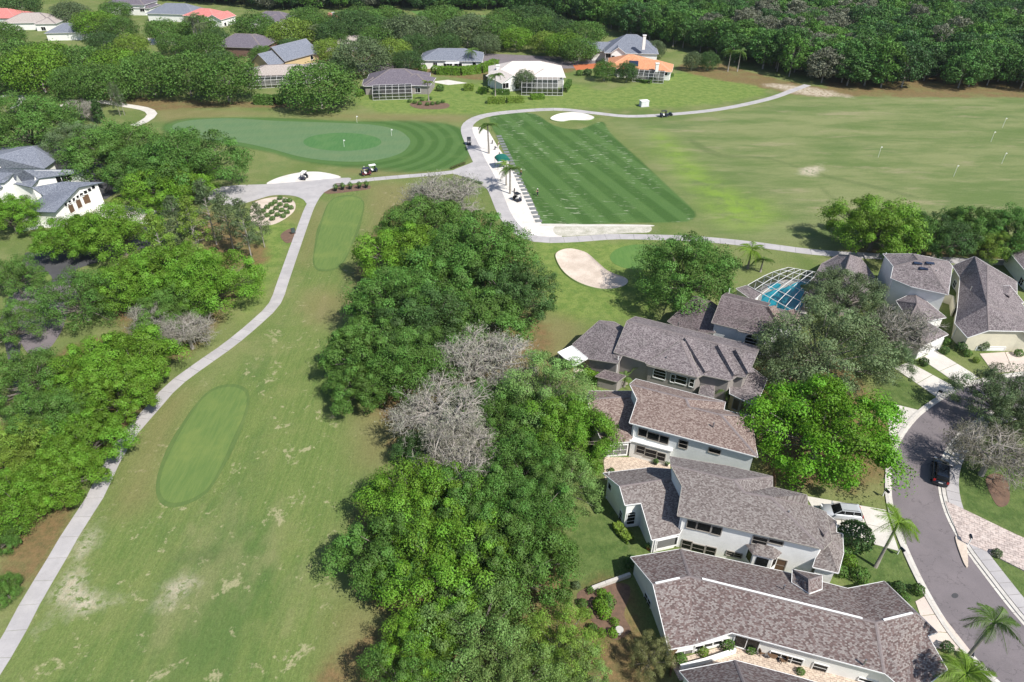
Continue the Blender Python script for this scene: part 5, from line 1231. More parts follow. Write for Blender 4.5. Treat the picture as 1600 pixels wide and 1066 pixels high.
NEAR = [  # protos, x, y, width, tint, label, name
 # central grove, far end to near end
 (BARE,692,300,112,GY2,'leafless grey tree at the far tip of the middle grove beside the path bend','bare_tree'),
 (OAK,668,352,128,GN,'dense green oak at the far end of the middle grove, under the leafless tree','oak_tree'),
 (OAK,752,392,150,GN,'dense oak on the right side of the middle grove below the white path bend','oak_tree'),
 (OAK,640,400,140,BR,'lighter green oak on the left flank of the middle grove near the far tee box','oak_tree'),
 (OAK,700,425,150,GN,'oak in the heart of the middle grove between its two flanks','oak_tree'),
 (OAK,798,455,125,DK,'dark dense oak at the right edge of the middle grove facing the tan bunker','oak_tree'),
 (OAK,618,470,135,GN,'oak on the left edge of the middle grove casting two small shadow tongues','oak_tree'),
 (OAK,745,500,135,GN,'oak with tight green clumps just beyond the mossy grey trees','oak_tree'),
 (OAK,665,508,150,DK,'broad darker oak in the middle grove left of the tight-clumped one','oak_tree'),
 (OAK,578,545,135,GN,'oak leaning out over the left fairway edge beside the grey mossy trees','oak_tree'),
 (OAK,648,565,130,GN,'oak directly left of the pale mossy branches','oak_tree'),
 (OAK,565,602,95,GN,'small oak at the near left tip of the upper grove above bare brown soil','oak_tree'),
 (BARE,752,555,142,GY,'pale grey mossy leafless tree, the farthest of the three in the middle grove','bare_tree'),
 (BARE,688,640,150,GY,'pale grey mossy leafless tree spreading left over the brown soil','bare_tree'),
 (BARE,718,712,140,GY2,'pale grey mossy leafless tree nearest the big front oak','bare_tree'),
 (OAK,655,700,70,DK,'dark oak low behind the spreading mossy tree','oak_tree'),
 (OAK,268,480,90,GN,'green oak behind the two grey mossy bare trees of the left grove','oak_tree'),
 (LOOSE,738,632,90,GN,'small green loose tree growing up between the grey mossy trees','oak_tree'),
 (BARE,810,600,90,GY,'small grey mossy tree between the pale branches and the grey house awning','bare_tree'),
 (LOOSE,850,612,150,PL,'loose light green tree in front of the white awning of the grey house','oak_tree'),
 (OAK,800,648,110,GN,'oak right of the spreading mossy tree, behind the light green tree','oak_tree'),
 (OAK,882,672,135,BR,'light green oak touching the patio of the rose-roofed house','oak_tree'),
 (OAK,822,728,120,GN,'oak between the mossy trees and the white wing of the middle house','oak_tree'),
 (LOOSE,884,752,105,PL,'loose yellow-green tree above the small back lawn','oak_tree'),
 (OAK,660,785,160,BR,'bright oak at the upper left of the big front clump of oaks','oak_tree'),
 (OAK,748,790,150,GN,'oak at the top middle of the big front clump of oaks','oak_tree'),
 (OAK,828,800,120,GN,'oak at the top right of the big front clump of oaks','oak_tree'),
 (OAK,620,858,160,GN,'oak at the left edge of the big front clump, throwing shade on the fairway','oak_tree'),
 (OAK,705,880,180,BR,'largest bright oak in the centre of the big front clump','oak_tree'),
 (OAK,800,880,165,GN,'oak on the right of the big front clump beside the back lawn','oak_tree'),
 (OAK,868,862,60,GN,'low leafy side tree poking out over the small back lawn','small_tree'),
 (LOOSE,745,975,170,PL,'loose light green tree in front of the big oak clump','oak_tree'),
 (OAK,655,1010,120,BR,'light green oak at the lower picture edge left of the loose trees','oak_tree'),
 (LOOSE,870,1005,120,YL,'loose yellow-green tree left of the mulch bed with round shrubs','oak_tree'),
 (LOOSE,800,1062,150,PL,'loose green tree cut by the lower picture edge, right one of two','oak_tree'),
 (LOOSE,625,1062,140,GN,'loose green tree cut by the lower picture edge beside the fairway shade','oak_tree'),
 (LOOSE,900,1055,100,PL,'small light green tree at the lower edge near the clipped olive shrub','oak_tree'),
 (LOOSE,1018,1024,66,(.12,.13,.05),'olive-brown bushy tree at the corner of the nearest white house','small_tree'),
 # among the right-hand houses
 (OAK,1074,422,142,GN,'big round oak by the small round green, behind the brown-roofed house','oak_tree'),
 (LOOSE,1285,540,190,GG,'grey-green spreading tree between the two-storey houses and the driveways','oak_tree'),
 (LOOSE,1320,458,110,GG,'grey-green tree covering the right corner of the pool house roof','oak_tree'),
 (LOOSE,1225,570,90,GG,'grey-green tree beside the grey house garage roof','oak_tree'),
 (BARE,1405,508,100,(.16,.17,.12),'thin grey mossy tree over the skylight house garage','bare_tree'),
 (OAK,1288,668,205,(.10,.21,.012),'large bright yellow-green oak standing between the houses and the street','oak_tree'),
 (LOOSE,1572,618,120,GG,'grey-green tree over the far bend of the street','oak_tree'),
 (BARE,1556,700,120,(.20,.19,.13),'thin grey street tree on the mulch bed beside the dark car','bare_tree'),
 (LOOSE,1600,660,90,GG,'grey-green tree cut by the right edge beside the thin street tree','oak_tree'),
 (LOOSE,1392,560,70,GG,'small grey-green tree at the corner of the left concrete driveway','small_tree'),
 # right wood edge by the range
 (OAK,1372,350,125,BR,'bright oak at the left tip of the row behind the skylight house','oak_tree'),
 (OAK,1425,362,90,GN,'oak in the row behind the skylight house, second from its left tip','oak_tree'),
 (LOOSE,1470,368,95,DK,'dark grey-green tree rising behind the long ridge house','oak_tree'),
 (OAK,1520,355,90,GN,'oak behind the long ridge house, in the middle of the row','oak_tree'),
 (OAK,1590,360,100,GN,'oak at the right picture edge of the row beside the range','oak_tree'),
 (LOOSE,1556,385,60,YL,'small yellow-green tree by the path at the right edge','small_tree'),
 # left side
 (OAK,38,192,135,GN,'spreading oak at the left edge below the far garden path','oak_tree'),
 (LOOSE,118,222,90,GG,'pale green tree left of the dark terrace trees','oak_tree'),
 (OAK,175,232,125,GN,'oak behind the clubhouse terrace, left one of the pair','oak_tree'),
 (OAK,228,258,110,GN,'oak behind the clubhouse terrace nearest the forecourt','oak_tree'),
 (OAK,292,252,140,GN,'broad oak beside the practice green left of the concrete junction','oak_tree'),
 (OAK,270,285,110,BR,'bright oak in front of the broad one at the junction','oak_tree'),
 (OAK,14,334,80,BR,'bright oak against the left edge in front of the clubhouse roofs','oak_tree'),
 (OAK,108,368,88,BR,'bright flat-topped oak in front of the clubhouse, left half','oak_tree'),
 (OAK,182,358,104,BR,'bright flat-topped oak in front of the clubhouse, right half','oak_tree'),
 (PINE,322,322,45,GG,'thin pale pine at the edge of the concrete junction','pine_tree'),
 (PINE,352,340,48,GG,'thin pine left of the round bed of shrubs','pine_tree'),
 (PINE,380,352,45,GG,'thin pine next to the round bed of shrubs','pine_tree'),
 (PINE,404,345,34,GG,'slim pine closest to the round bed of shrubs','pine_tree'),
 (PINE,300,352,48,YL,'yellow-green pine behind the left grove','pine_tree'),
 (PINE,275,345,50,GG,'pale pine between the flat-topped oaks and the junction','pine_tree'),
 (PINE,248,378,50,YL,'yellow-green pine just above the wide left oak grove','pine_tree'),
 (OAK,330,438,120,BR,'bright oak at the right end of the wide left grove, by the cart path','oak_tree'),
 (OAK,262,428,130,BR,'bright oak in the middle of the wide left grove','oak_tree'),
 (OAK,207,440,104,BR,'bright oak at the left of the wide left grove','oak_tree'),
 (LOOSE,122,462,115,GN,'loose tree between the parking lot and the wide left grove','oak_tree'),
 (BARE,235,497,70,GY2,'grey mossy bare tree in the wide left grove, left one','bare_tree'),
 (BARE,290,512,78,GY2,'grey mossy bare tree beside the cart path, right one','bare_tree'),
 (LOOSE,20,430,80,GN,'loose green tree at the left edge beside the curved parking island','oak_tree'),
 (LOOSE,14,505,88,GN,'loose tree at the left edge above the grey parking lot','oak_tree'),
 (LOOSE,40,590,120,GN,'pine-like loose tree at the left edge beside the parking lot','oak_tree'),
 (OAK,205,560,125,BR,'bright oak beside the cart path, the upper of the left roadside oaks','oak_tree'),
 (OAK,140,575,110,BR,'bright oak between the parking lot and the roadside oaks','oak_tree'),
 (OAK,180,612,115,BR,'bright oak overhanging the shaded stretch of cart path','oak_tree'),
 (OAK,75,655,110,GN,'green oak at the left edge below the parking lot','oak_tree'),
 (OAK,130,690,115,BR,'bright oak left of the shaded stretch of cart path','oak_tree'),
 (OAK,28,702,110,YL,'yellow-green oak at the left edge, widest of the lower ones','oak_tree'),
 (OAK,92,742,110,BR,'bright oak nearest the cart path where its shade ends','oak_tree'),
 (OAK,25,780,100,BR,'bright oak at the left edge above the brown bare strip','oak_tree'),
 (OAK,5,840,50,GN,'small oak sliver at the left edge beside the bare strip','oak_tree'),
 (OAK,5,920,44,GN,'lowest small oak sliver at the left edge beside the cart path','oak_tree'),
]
for t in NEAR: put_tree(t[0], t[1], t[2], t[3], t[4], t[5], name=t[6], cat='tree')
# ---- middle-distance single-mesh trees
def put_far(mesh, cx, cy, wpx, tint, label, group=None, D0=14.5, H0=11.0, h=None, name='shade_tree', cat='tree'):
    z = 6
    for _ in range(3):
        q = P(cx, cy, z); D = wpx * depth(q) / F; s = D / D0; hh = h or max(6.5, .82 * H0 * s ** .8); z = hh * .55
    o = link(bpy.data.objects.new(name, mesh)); o.location = (q.x, q.y, 0); o.scale = (s, s, hh / H0); o.rotation_euler = (0, 0, R.uniform(0, 6.28))
    v = R.uniform(.9, 1.1); o.color = (tint[0] * v, tint[1] * v, tint[2] * v, 1); tag(o, label, cat, group); return o
FARL = [
 (498,134,112,GN,'big round dark oak beside the fairway in front of the tan-roofed cage'),
 (350,118,95,GN,'round dense tree at the right end of the upper left tree belt'),
 (290,112,90,GN,'dense tree in the upper left belt, second from its right end'),
 (235,112,90,GN,'dense tree in the upper left belt above the curved garden path'),
 (180,100,80,BR,'brighter tree in the upper left belt above the bare patch'),
 (130,95,80,GN,'leaning tree in the upper left belt near the multi-stemmed clump'),
 (75,90,80,BR,'tree over the multi-stemmed trunks in the upper left belt'),
 (58,106,92,BR,'crown on top of the leaning pale stems in the upper left'),
 (12,112,70,GN,'low tree at the left picture edge beside the leaning stems'),
 (118,124,70,GN,'dense low tree right of the leaning stems'),
 (165,126,80,GN,'dense low tree above the bare brown soil of the upper left belt'),
 (25,88,80,GN,'tree at the left picture edge of the upper left belt'),
 (205,70,48,YL,'yellow-green tree behind the upper left belt'),
 (320,70,60,GN,'tree between the palms and the brick house'),
 (150,38,64,BR,'bright tree between the slate hip house and the top edge'),
 (185,45,51,GN,'green tree right of the bright one near the upper left houses'),
 (110,20,51,GG,'pale tree behind the grey hip house'),
 (255,48,51,GN,'tree in front of the dark blue roof'),
 (310,45,60,GN,'tree in front of the pink-red tiled house'),
 (395,42,64,GN,'green tree between the pink roof and the small dark roof'),
 (455,52,68,YL,'yellow-green tree in front of the small dark roof house'),
 (420,52,43,GN,'dark tree left of the yellow-green one behind the brick house'),
 (500,42,60,GN,'green tree below the red chimney house'),
 (545,38,68,DK,'dark green tree in the upper middle by the chimney house'),
 (605,32,64,GN,'tree left of the far fairway clearing'),
 (640,50,81,GG,'pale grey-green round tree behind the blue-roofed house'),
 (668,42,60,GN,'green tree in front of the far fairway clearing'),
 (565,88,85,GG,'pale grey-green round tree with a visible trunk behind the purple roof'),
 (615,80,55,YL,'yellow-green tree right of the pale round one'),
 (637,95,46,DK,'dark low tree left of the blue-roofed house'),
 (512,78,47,YL,'bright yellow-green tree right of the yellow gables'),
 (535,105,45,DK,'dark shrubby tree right of the tan roof'),
 (730,48,77,GG,'pale tree at the left of the trees behind the blue-roofed house'),
 (775,50,68,GN,'green tree behind the chimney of the pale tile house'),
 (758,68,43,GG,'pale slim tree beside the street trees behind the blue roof'),
 (805,60,51,BR,'bright tree behind the pale tile house'),
 (852,66,47,YL,'yellow-green tree behind the right end of the pale tile house'),
 (880,70,60,BR,'bright round tree right behind the pale tile house'),
 (905,78,55,GN,'green round tree left of the steep-roofed house'),
 (845,45,60,GN,'tree beside the far ribbed cage'),
 (945,110,34,GN,'small round tree on the lawn left of the orange tile house'),
 (980,112,30,DK,'small dark tree on the lawn in front of the orange tile house'),
 (1024,77,29,GG,'pale small tree at the right end of the steep-roofed house'),
 (1108,95,30,DK,'dark tree standing alone on the lawn right of the orange tile house'),
 (1082,95,26,GG,'pale leafless-looking shrub tree on the lawn near the wood edge'),
 (820,125,32,GG,'grey-green tree in front of the domed pool cage'),
 (695,68,47,DK,'dark tree over the street behind the blue roof'),
 (345,88,40,DK,'dark tree touching the brick house'),
 (530,62,34,GN,'small tree beside the hidden tan roof'),
]
for i, t in enumerate(FARL):
    belt = 85 < t[1] < 145 and t[0] < 480
    put_far(FAROAK[i % 3], t[0], t[1] + (4 if belt else 0), t[2], t[3], t[4], h=(t[2] * .145 if belt else None))
FILL = [(5,55,50),(160,66,40),(270,68,40),(30,8,50),(180,18,40),(335,60,36),(480,30,50),(575,45,60),(590,60,50),(520,52,50),(690,30,60),(830,30,60),(790,35,55),(870,48,50),(915,52,50),(650,72,46),(560,28,50),(455,75,34),(410,86,34)]
for i, (x, y, w_) in enumerate(FILL):
    dk = i % 2; put_far(FAROAK[i % 3], x, y, w_ * 1.15, DK if dk else GN, 'dark green tree filling a gap between the houses along the top left' if dk else 'mid green tree filling a gap between the houses along the top left', 'dark gap trees among the far houses' if dk else 'green gap trees among the far houses')
# ---- the wood behind everything: individuals, then one mass
occ = []
def wood_line(x):   # front edge of the wood in the picture, by x
    pts = [(-600, -6), (0, -4), (150, -2), (260, 0), (430, 18), (640, 15), (790, 20), (860, 24), (930, 48), (1040, 70), (1130, 96), (1240, 122), (1340, 142), (1480, 138), (1620, 140), (1900, 142), (2300, 150)]
    for a, b in zip(pts, pts[1:]):
        if a[0] <= x <= b[0]: return a[1] + (b[1] - a[1]) * (x - a[0]) / (b[0] - a[0])
    return 0
cand = []
RW = random.Random(5)
for gx in range(-70, 110):
    for gy in range(0, 95):
        x = gx * 7.6 + RW.uniform(-2.8, 2.8) + (gy % 2) * 3.8; y = 215 + gy * 7.0 + RW.uniform(-2.6, 2.6)
        w = y * math.cos(TH) + H * math.sin(TH); px = 800 + F * x / w; py = 533 - F * (y * math.sin(TH) - H * math.cos(TH)) / w
        if px < -200 or px > 1900 or py > wood_line(px): continue
        if y > 640: continue
        cand.append((y, x, px, py))
cand.sort()
vis = [c for c in cand if -20 < c[2] < 1620 and c[3] > -40]; near_ids = set(vis[:295]); rest = [c for c in cand if c not in near_ids]
WL = {0: ('bright', 'bright green crown in the distant wood along the top of the picture'), 1: ('mid', 'mid green crown in the distant wood along the top of the picture'), 2: ('dark', 'dark green crown in the distant wood along the top of the picture'),
      3: ('grey', 'grey leafless-looking crown in the distant wood along the top of the picture')}
TW = [(.085, .18, .03), (.062, .14, .03), (.046, .105, .03), (.14, .15, .105)]
for (y, x, px, py) in vis[:295]:
    k = RW.choices([0, 1, 2, 3], [3.5, 4, 2.5, .9])[0]
    if 1150 < px < 1320 and py > 50 and RW.random() < .55: k = 3
    o = link(bpy.data.objects.new('woodland_tree', WOOD[RW.randrange(4)])); s = RW.uniform(.8, 1.2); o.location = (x, y, 0); o.scale = (s, s, RW.uniform(.75, 1.1)); o.rotation_euler = (0, 0, RW.uniform(0, 6.28))
    v = RW.uniform(.8, 1.2); t = TW[k]; o.color = (t[0] * v, t[1] * v, t[2] * v, 1); tag(o, WL[k][1], 'tree', 'trees of the distant wood, ' + WL[k][0] + ' ones')
wm = bpy.data.meshes.new('wood'); wm.from_pydata([(c[1], c[0], 0) for c in rest], [], [])
for nme, f in (('rz', lambda: RW.uniform(0, 6.28)), ('sc', lambda: RW.uniform(.8, 1.25)), ('pick', lambda: RW.randrange(4))):
    a = wm.attributes.new(nme, 'FLOAT', 'POINT'); a.data.foreach_set('value', [float(f()) for _ in rest])
wo = link(bpy.data.objects.new('distant_wood', wm)); tag(wo, 'dense mixed wood stretching away along the top of the picture', 'wood', kind='stuff'); wo.color = (.05, .115, .022, 1)
def wood_stuff_material(name, c):
    m = leaf_mat(name); n = N(m); 
    for nd in m.node_tree.nodes:
        if nd.bl_idname == 'ShaderNodeHueSaturation':
            for l in list(nd.inputs['Color'].links): m.node_tree.links.remove(l)
            rr = nd; at = n.new('ShaderNodeAttribute', attribute_name='pickc', attribute_type='INSTANCER'); nd2 = n.new('ShaderNodeValToRGB'); n.t.links.new(at.outputs['Fac'], nd2.inputs[0])
            e = nd2.color_ramp.elements; nd2.color_ramp.interpolation = 'CONSTANT'; e[0].position = 0; e[0].color = (.085, .18, .03, 1); e[1].position = .3; e[1].color = (.062, .14, .03, 1)
            q = e.new(.62); q.color = (.046, .105, .03, 1); q = e.new(.9); q.color = (.14, .15, .105, 1); n.t.links.new(nd2.outputs[0], nd.inputs['Color'])
    return m
ng = bpy.data.node_groups.new('wood_scatter', 'GeometryNodeTree'); ng.interface.new_socket('Geometry', in_out='INPUT', socket_type='NodeSocketGeometry'); ng.interface.new_socket('Geometry', in_out='OUTPUT', socket_type='NodeSocketGeometry')
gi = ng.nodes.new('NodeGroupInput'); go = ng.nodes.new('NodeGroupOutput'); join = ng.nodes.new('GeometryNodeJoinGeometry')
at = ng.nodes.new('GeometryNodeInputNamedAttribute'); at.data_type = 'FLOAT'; at.inputs[0].default_value = 'pick'
rz = ng.nodes.new('GeometryNodeInputNamedAttribute'); rz.data_type = 'FLOAT'; rz.inputs[0].default_value = 'rz'
sc_ = ng.nodes.new('GeometryNodeInputNamedAttribute'); sc_.data_type = 'FLOAT'; sc_.inputs[0].default_value = 'sc'
cx_ = ng.nodes.new('ShaderNodeCombineXYZ'); ng.links.new(rz.outputs[0], cx_.inputs[2])
wmat = wood_stuff_material('wood_leaves', None)
stuffmesh = []
src = [o for o in bpy.data.objects if o.name.startswith('woodland_tree')]
srcm = {}
for o in src: srcm.setdefault(o.data.name, o)
for k, o in enumerate(list(srcm.values())[:4]):
    oi = ng.nodes.new('GeometryNodeObjectInfo'); oi.inputs[0].default_value = o; oi.transform_space = 'ORIGINAL'
    cmp = ng.nodes.new('FunctionNodeCompare'); cmp.data_type = 'FLOAT'; cmp.operation = 'EQUAL'; ng.links.new(at.outputs[0], cmp.inputs[0]); cmp.inputs[1].default_value = float(k)
    for s_ in cmp.inputs:
        if s_.name == 'Epsilon' and s_.type == 'VALUE': s_.default_value = .1
    io = ng.nodes.new('GeometryNodeInstanceOnPoints'); ng.links.new(gi.outputs[0], io.inputs['Points']); ng.links.new(cmp.outputs[0], io.inputs['Selection'])
    sm = ng.nodes.new('GeometryNodeSetMaterial'); sm.inputs['Material'].default_value = wmat; ng.links.new(oi.outputs['Geometry'], sm.inputs[0])
    ng.links.new(sm.outputs[0], io.inputs['Instance']); ng.links.new(cx_.outputs[0], io.inputs['Rotation']); ng.links.new(sc_.outputs[0], io.inputs['Scale']); ng.links.new(io.outputs[0], join.inputs[0])
rv = ng.nodes.new('FunctionNodeRandomValue'); rv.data_type = 'FLOAT'
sa = ng.nodes.new('GeometryNodeStoreNamedAttribute'); sa.data_type = 'FLOAT'; sa.domain = 'INSTANCE'; sa.inputs['Name'].default_value = 'pickc'
ng.links.new(join.outputs[0], sa.inputs[0]); ng.links.new([o for o in rv.outputs if o.type == 'VALUE'][0], sa.inputs['Value']); ng.links.new(sa.outputs[0], go.inputs[0])
md = wo.modifiers.new('scatter', 'NODES'); md.node_group = ng
print('wood', len(vis), len(rest))

# ---- shrubs and hedges
def shrub_mesh(name, seed, n=700, rx=1.0, rz=.9, size=.13, lump=.12):
    rg = np.random.default_rng(seed); u = unit(n, .35, rg); f = 1 + lump * np.sin(u[:, 0] * 5 + seed) * np.cos(u[:, 1] * 6) + rg.normal(size=n) * .05
    p = u * np.array([rx, rx, rz]) * f[:, None]; p[:, 2] += rz * .85
    tb = MB(); 
    for k in range(5): a = k * 1.3; tb.tube([(0, 0, -.05), (math.cos(a) * rx * .5, math.sin(a) * rx * .5, rz * 1.1)], [.05, .02], 4, cap=False)
    c = MB(); k0 = 8
    pts = [(math.cos(i / k0 * 6.283) * rx * .8, math.sin(i / k0 * 6.283) * rx * .8) for i in range(k0)]
    return leaf_mesh(name, p, u, size, np.clip(.5 + rg.normal(size=n) * .22 + (f - 1) * 2, 0, 1.2), jitter=.5, extra=(tb.v, tb.f), rg=rg, mats=[M['leaf'], M['bark']])
SHR = [shrub_mesh('round_shrub', 81), shrub_mesh('loose_shrub', 82, lump=.3, n=520), shrub_mesh('clipped_shrub', 83, n=1500, lump=.02, size=.09)]
def shrub(px, py, r, tint, label, kind=0, hz=1.0, group=None, cat='shrub', name='shrub', z=0):
    q = P(px, py, z); o = link(bpy.data.objects.new(name, SHR[kind])); r = r if kind == 2 else r * .66; o.location = q; o.scale = (r, r, r * hz); o.rotation_euler = (0, 0, R.uniform(0, 6))
    v = R.uniform(.85, 1.15); o.color = (tint[0] * v, tint[1] * v, tint[2] * v, 1); tag(o, label, cat, group); return o
def hedge(pts, w, h, tint, label, size=.16, dens=22):
    dens *= 3
    q = [P(*p) for p in pts]; c = sum(q, Vector()) / len(q); rg = np.random.default_rng(int(abs(pts[0][0] * 7))); pos, nrm = [], []
    for a, b in zip(q, q[1:]):
        L = (b - a).length; n = int(L * (w + 2 * h) * dens); t = rg.random(n); d = (b - a).normalized(); s = np.array([-d.y, d.x, 0]); P0 = np.array(a - c)[None] + t[:, None] * np.array(b - a)[None]
        side_ = rg.random(n) * (w + 2 * h); off = np.where(side_ < h, -w / 2, np.where(side_ > h + w, w / 2, side_ - h - w / 2)); zz = np.where(side_ < h, side_, np.where(side_ > h + w, w + 2 * h - side_, h)) + rg.normal(size=n) * .07
        wob = 1 + .08 * np.sin(t * L * 2.2); nn = np.where(side_[:, None] < h, -s[None], np.where(side_[:, None] > h + w, s[None], np.array([[0, 0, 1.0]])))
        pos.append(P0 + s[None] * (off * wob)[:, None] + np.array([0, 0, 1.0]) * zz[:, None] * 1.0); nrm.append(nn)
    me = leaf_mesh('hedge', np.concatenate(pos), np.concatenate(nrm), size, np.clip(.5 + rg.normal(size=sum(len(p) for p in pos)) * .22, 0, 1.2), jitter=.4, rg=rg)
    o = link(bpy.data.objects.new('hedge', me)); o.location = (c.x, c.y, 0); o.color = (*tint, 1); tag(o, label, 'hedge'); return o
hedge([(912, 590), (925, 596), (944, 602), (960, 602)], 1.3, 1.5, BR, 'clipped hedge along the grey house wall beside its curved walk', dens=40)
hedge([(684, 116), (720, 117), (750, 114), (775, 104)], 3.0, 2.6, BR, 'long tall hedge curving in front of the blue-roofed house', .3, 8)
hedge([(762, 161), (789, 161)], 3.0, 1.5, YL, 'low clipped hedge block near the path bend, left one of three in the row', .22, 14)
hedge([(792, 160), (818, 159)], 3.0, 1.5, YL, 'low clipped hedge block in the middle of the row of three', .22, 14)
hedge([(829, 155), (850, 154)], 2.4, 1.3, BR, 'low clipped hedge block at the right of the row of three', .22, 14)
hedge([(725, 141), (740, 141)], 2.6, 1.8, YL, 'short clipped hedge on the lawn between the two pool-caged houses', .22, 14)
hedge([(748, 145), (762, 146)], 2.4, 1.6, BR, 'short hedge at the left corner of the pale tile house', .22, 14)
hedge([(771, 147), (796, 148)], 2.0, 1.5, GN, 'hedge under the small palm of the pale tile house', .22, 14)
hedge([(994, 127), (1012, 131), (1022, 126)], 1.6, 1.0, GN, 'low hedge round the orange tile house pool cage', .2, 12)
hedge([(1028, 121), (1040, 124), (1050, 119)], 1.4, 1.0, GN, 'low hedge round the corner of the orange tile house', .2, 12)
hedge([(882, 145), (890, 132)], 1.6, 1.8, GN, 'hedge at the right side of the domed pool cage', .2, 12)
hedge([(400, 162), (430, 163), (446, 160)], 3.0, 2.6, GN, 'rough hedge under the cage left of the big round oak', .35, 8)
hedge([(962, 822), (972, 836), (985, 848)], 1.0, .7, YL, 'yellow-green border planting at the foot of the arched window', dens=34)
shrub(1331, 851, 1.9, DK, 'large round dark clipped shrub between the garage and the palm', 2, .95)
for x, y, r, t, l in ((661,112,2.6,BR,'clipped round shrub left of the long curving hedge, farther one'),(681,114,2.8,BR,'clipped round shrub left of the long curving hedge, nearer one'),(918,118,2.4,DK,'dark round shrub on the lawn beside the small round tree'),
    (590,152,2.2,DK,'dark round shrub at the left corner of the purple-roofed pool cage'),(650,140,2.2,GN,'round shrub at the right corner of the purple-roofed pool cage'),(688,142,2.2,GN,'round shrub on the bed right of the purple-roofed house'),
    (905,118,2.0,GN,'smaller round shrub left of the dark one'),(540,140,3.2,GN,'tall shrub left of the purple-roofed house'),(562,150,2.4,BR,'bright shrub left of the purple-roofed pool cage')):
    shrub(x, y, r, t, l, 0, .85)
SL = 'small round shrub in the oval bed by the concrete junction'
for x, y in ((438,312),(446,316),(453,316),(430,318),(438,322),(448,324),(455,327),(424,322),(432,328),(441,331),(449,334),(418,326),(425,334),(434,338),(443,340),(412,332),(418,339),(426,344)):
    shrub(x, y, .95, GN, SL, 0, .85, 'shrubs in the oval bed')
SL = 'low dark plant in the row on the near corner of the path junction'
for i in range(8): shrub(724 + i * 4, 281 + i * 1.0, .6, GN, SL, 1, 1, 'plants along the path corner')
SL = 'low plant in the row on the far corner of the path junction'
for i in range(6): shrub(706 + i * 3.8, 264 - i * 1.4, .6, (.09, .10, .03), SL, 1, 1, 'plants along the far path corner')
SL = 'small round shrub in the garden bed beyond the purple-roofed house'
for x, y in ((640,160),(648,162),(656,164),(668,165),(676,164),(684,163),(692,161),(660,158),(672,156)): shrub(x, y, 1.1, GN, SL, 0, .8, 'shrubs in the far garden bed')
BED = ((910,946,.8),(918,962,.8),(938,950,1.3),(950,946,1.1),(944,962,1.1),(960,975,.7),(925,985,.8),(940,992,.7),(958,992,.8),(922,925,.6),(940,930,.8),(950,935,.7))
for i, (x, y, r) in enumerate(BED): shrub(x, y, r, BR if i % 3 else GN, 'round shrub in the red mulch bed by the nearest white house', i % 2, .9, 'shrubs in the red mulch bed')
for x, y, r, t, l in ((940,700,1.0,GN,'shrub at the left edge of the patio of the rose-roofed house'),(937,712,1.3,DK,'dark shrub beside the patio of the rose-roofed house'),(955,738,.6,GN,'little shrub below the patio'),
    (1063,1034,.9,GN,'leafy shrub by the screen window of the nearest white house'),(1098,1022,.8,YL,'pale shrub under the sloping strip windows'),(1135,1012,1.1,GN,'shrub at the inner corner beside the patio door'),
    (1172,1018,.8,GN,'potted green plant beside the patio door'),(1250,1052,.6,GN,'small plant in the narrow bed under the triple window'),
    (1318,868,1.2,GN,'shrub at the corner of the low garage roof'),(1325,882,1.2,BR,'bright shrub along the garage wall near the palm lawn'),(1312,898,1.1,GN,'shrub beside the porch of the middle house'),(1342,905,1.4,GN,'round shrub at the lower lawn edge near the roof ridge'),
    (1402,922,1.0,DK,'dark shrub beside the driveway of the nearest house'),(1412,938,.8,GN,'small shrub below the dark one by the driveway'),(1432,926,1.0,GN,'shrub at the kerb beside the pink driveway'),(1478,1015,.9,DK,'shrub beside the pink driveway lower end'),
    (1442,570,1.1,DK,'clipped dark shrub at the garage corner of the skylight house'),(1474,552,1.1,DK,'tall dark shrub between the two garages'),(1478,538,1.0,GN,'green shrub between the two garages, farther one'),
    (1500,548,1.3,DK,'dark shrub at the foot of the long ridge house wall'),(1510,556,1.0,GN,'shrub beside the long ridge house garage'),(1532,545,1.6,GG,'pale bushy shrub in front of the white garage door'),(1524,566,.8,YL,'yellow-green shrub near the white garage door'),
    (1590,556,1.0,GN,'green shrub at the right edge beside the garage'),(1556,868,.8,GG,'small palm-like shrub on the lawn right of the pavers'),(92,353-46,1.8,YL,'bright yellow-green shrub at the clubhouse entrance'),
    (500,815,.1,GN,None),(985,884,1.2,DK,'dark shrub at the far corner of the nearest white house'),(900,918,.7,GG,'grey-green shrub at the top of the red mulch bed')):
    if l: shrub(x, y, r, t, l, 0, 1.0)
shrub(184, 318, 2.0, YL, 'bright yellow-green shrub on the clubhouse forecourt', 0, .6)
# bare brush and two slim trees in the upper left
put_tree(BARE, 122, 165, 40, GY2, 'pale leafless brush beside the curved garden path', 'bare_tree', h=6)
put_tree(BARE, 138, 170, 30, GY2, 'second pale leafless brush beside the curved garden path', 'bare_tree', h=6)
put_tree(TALL, 151, 170, 20, DK, 'small dark cypress beside the pale brush', 'cypress_tree', h=7)
put_tree(PINE, 178, 150, 16, GG, 'slim bare-stemmed tree by the curved garden path, left', 'slim_tree', h=10)
put_tree(PINE, 186, 152, 16, GG, 'slim bare-stemmed tree by the curved garden path, right', 'slim_tree', h=9)
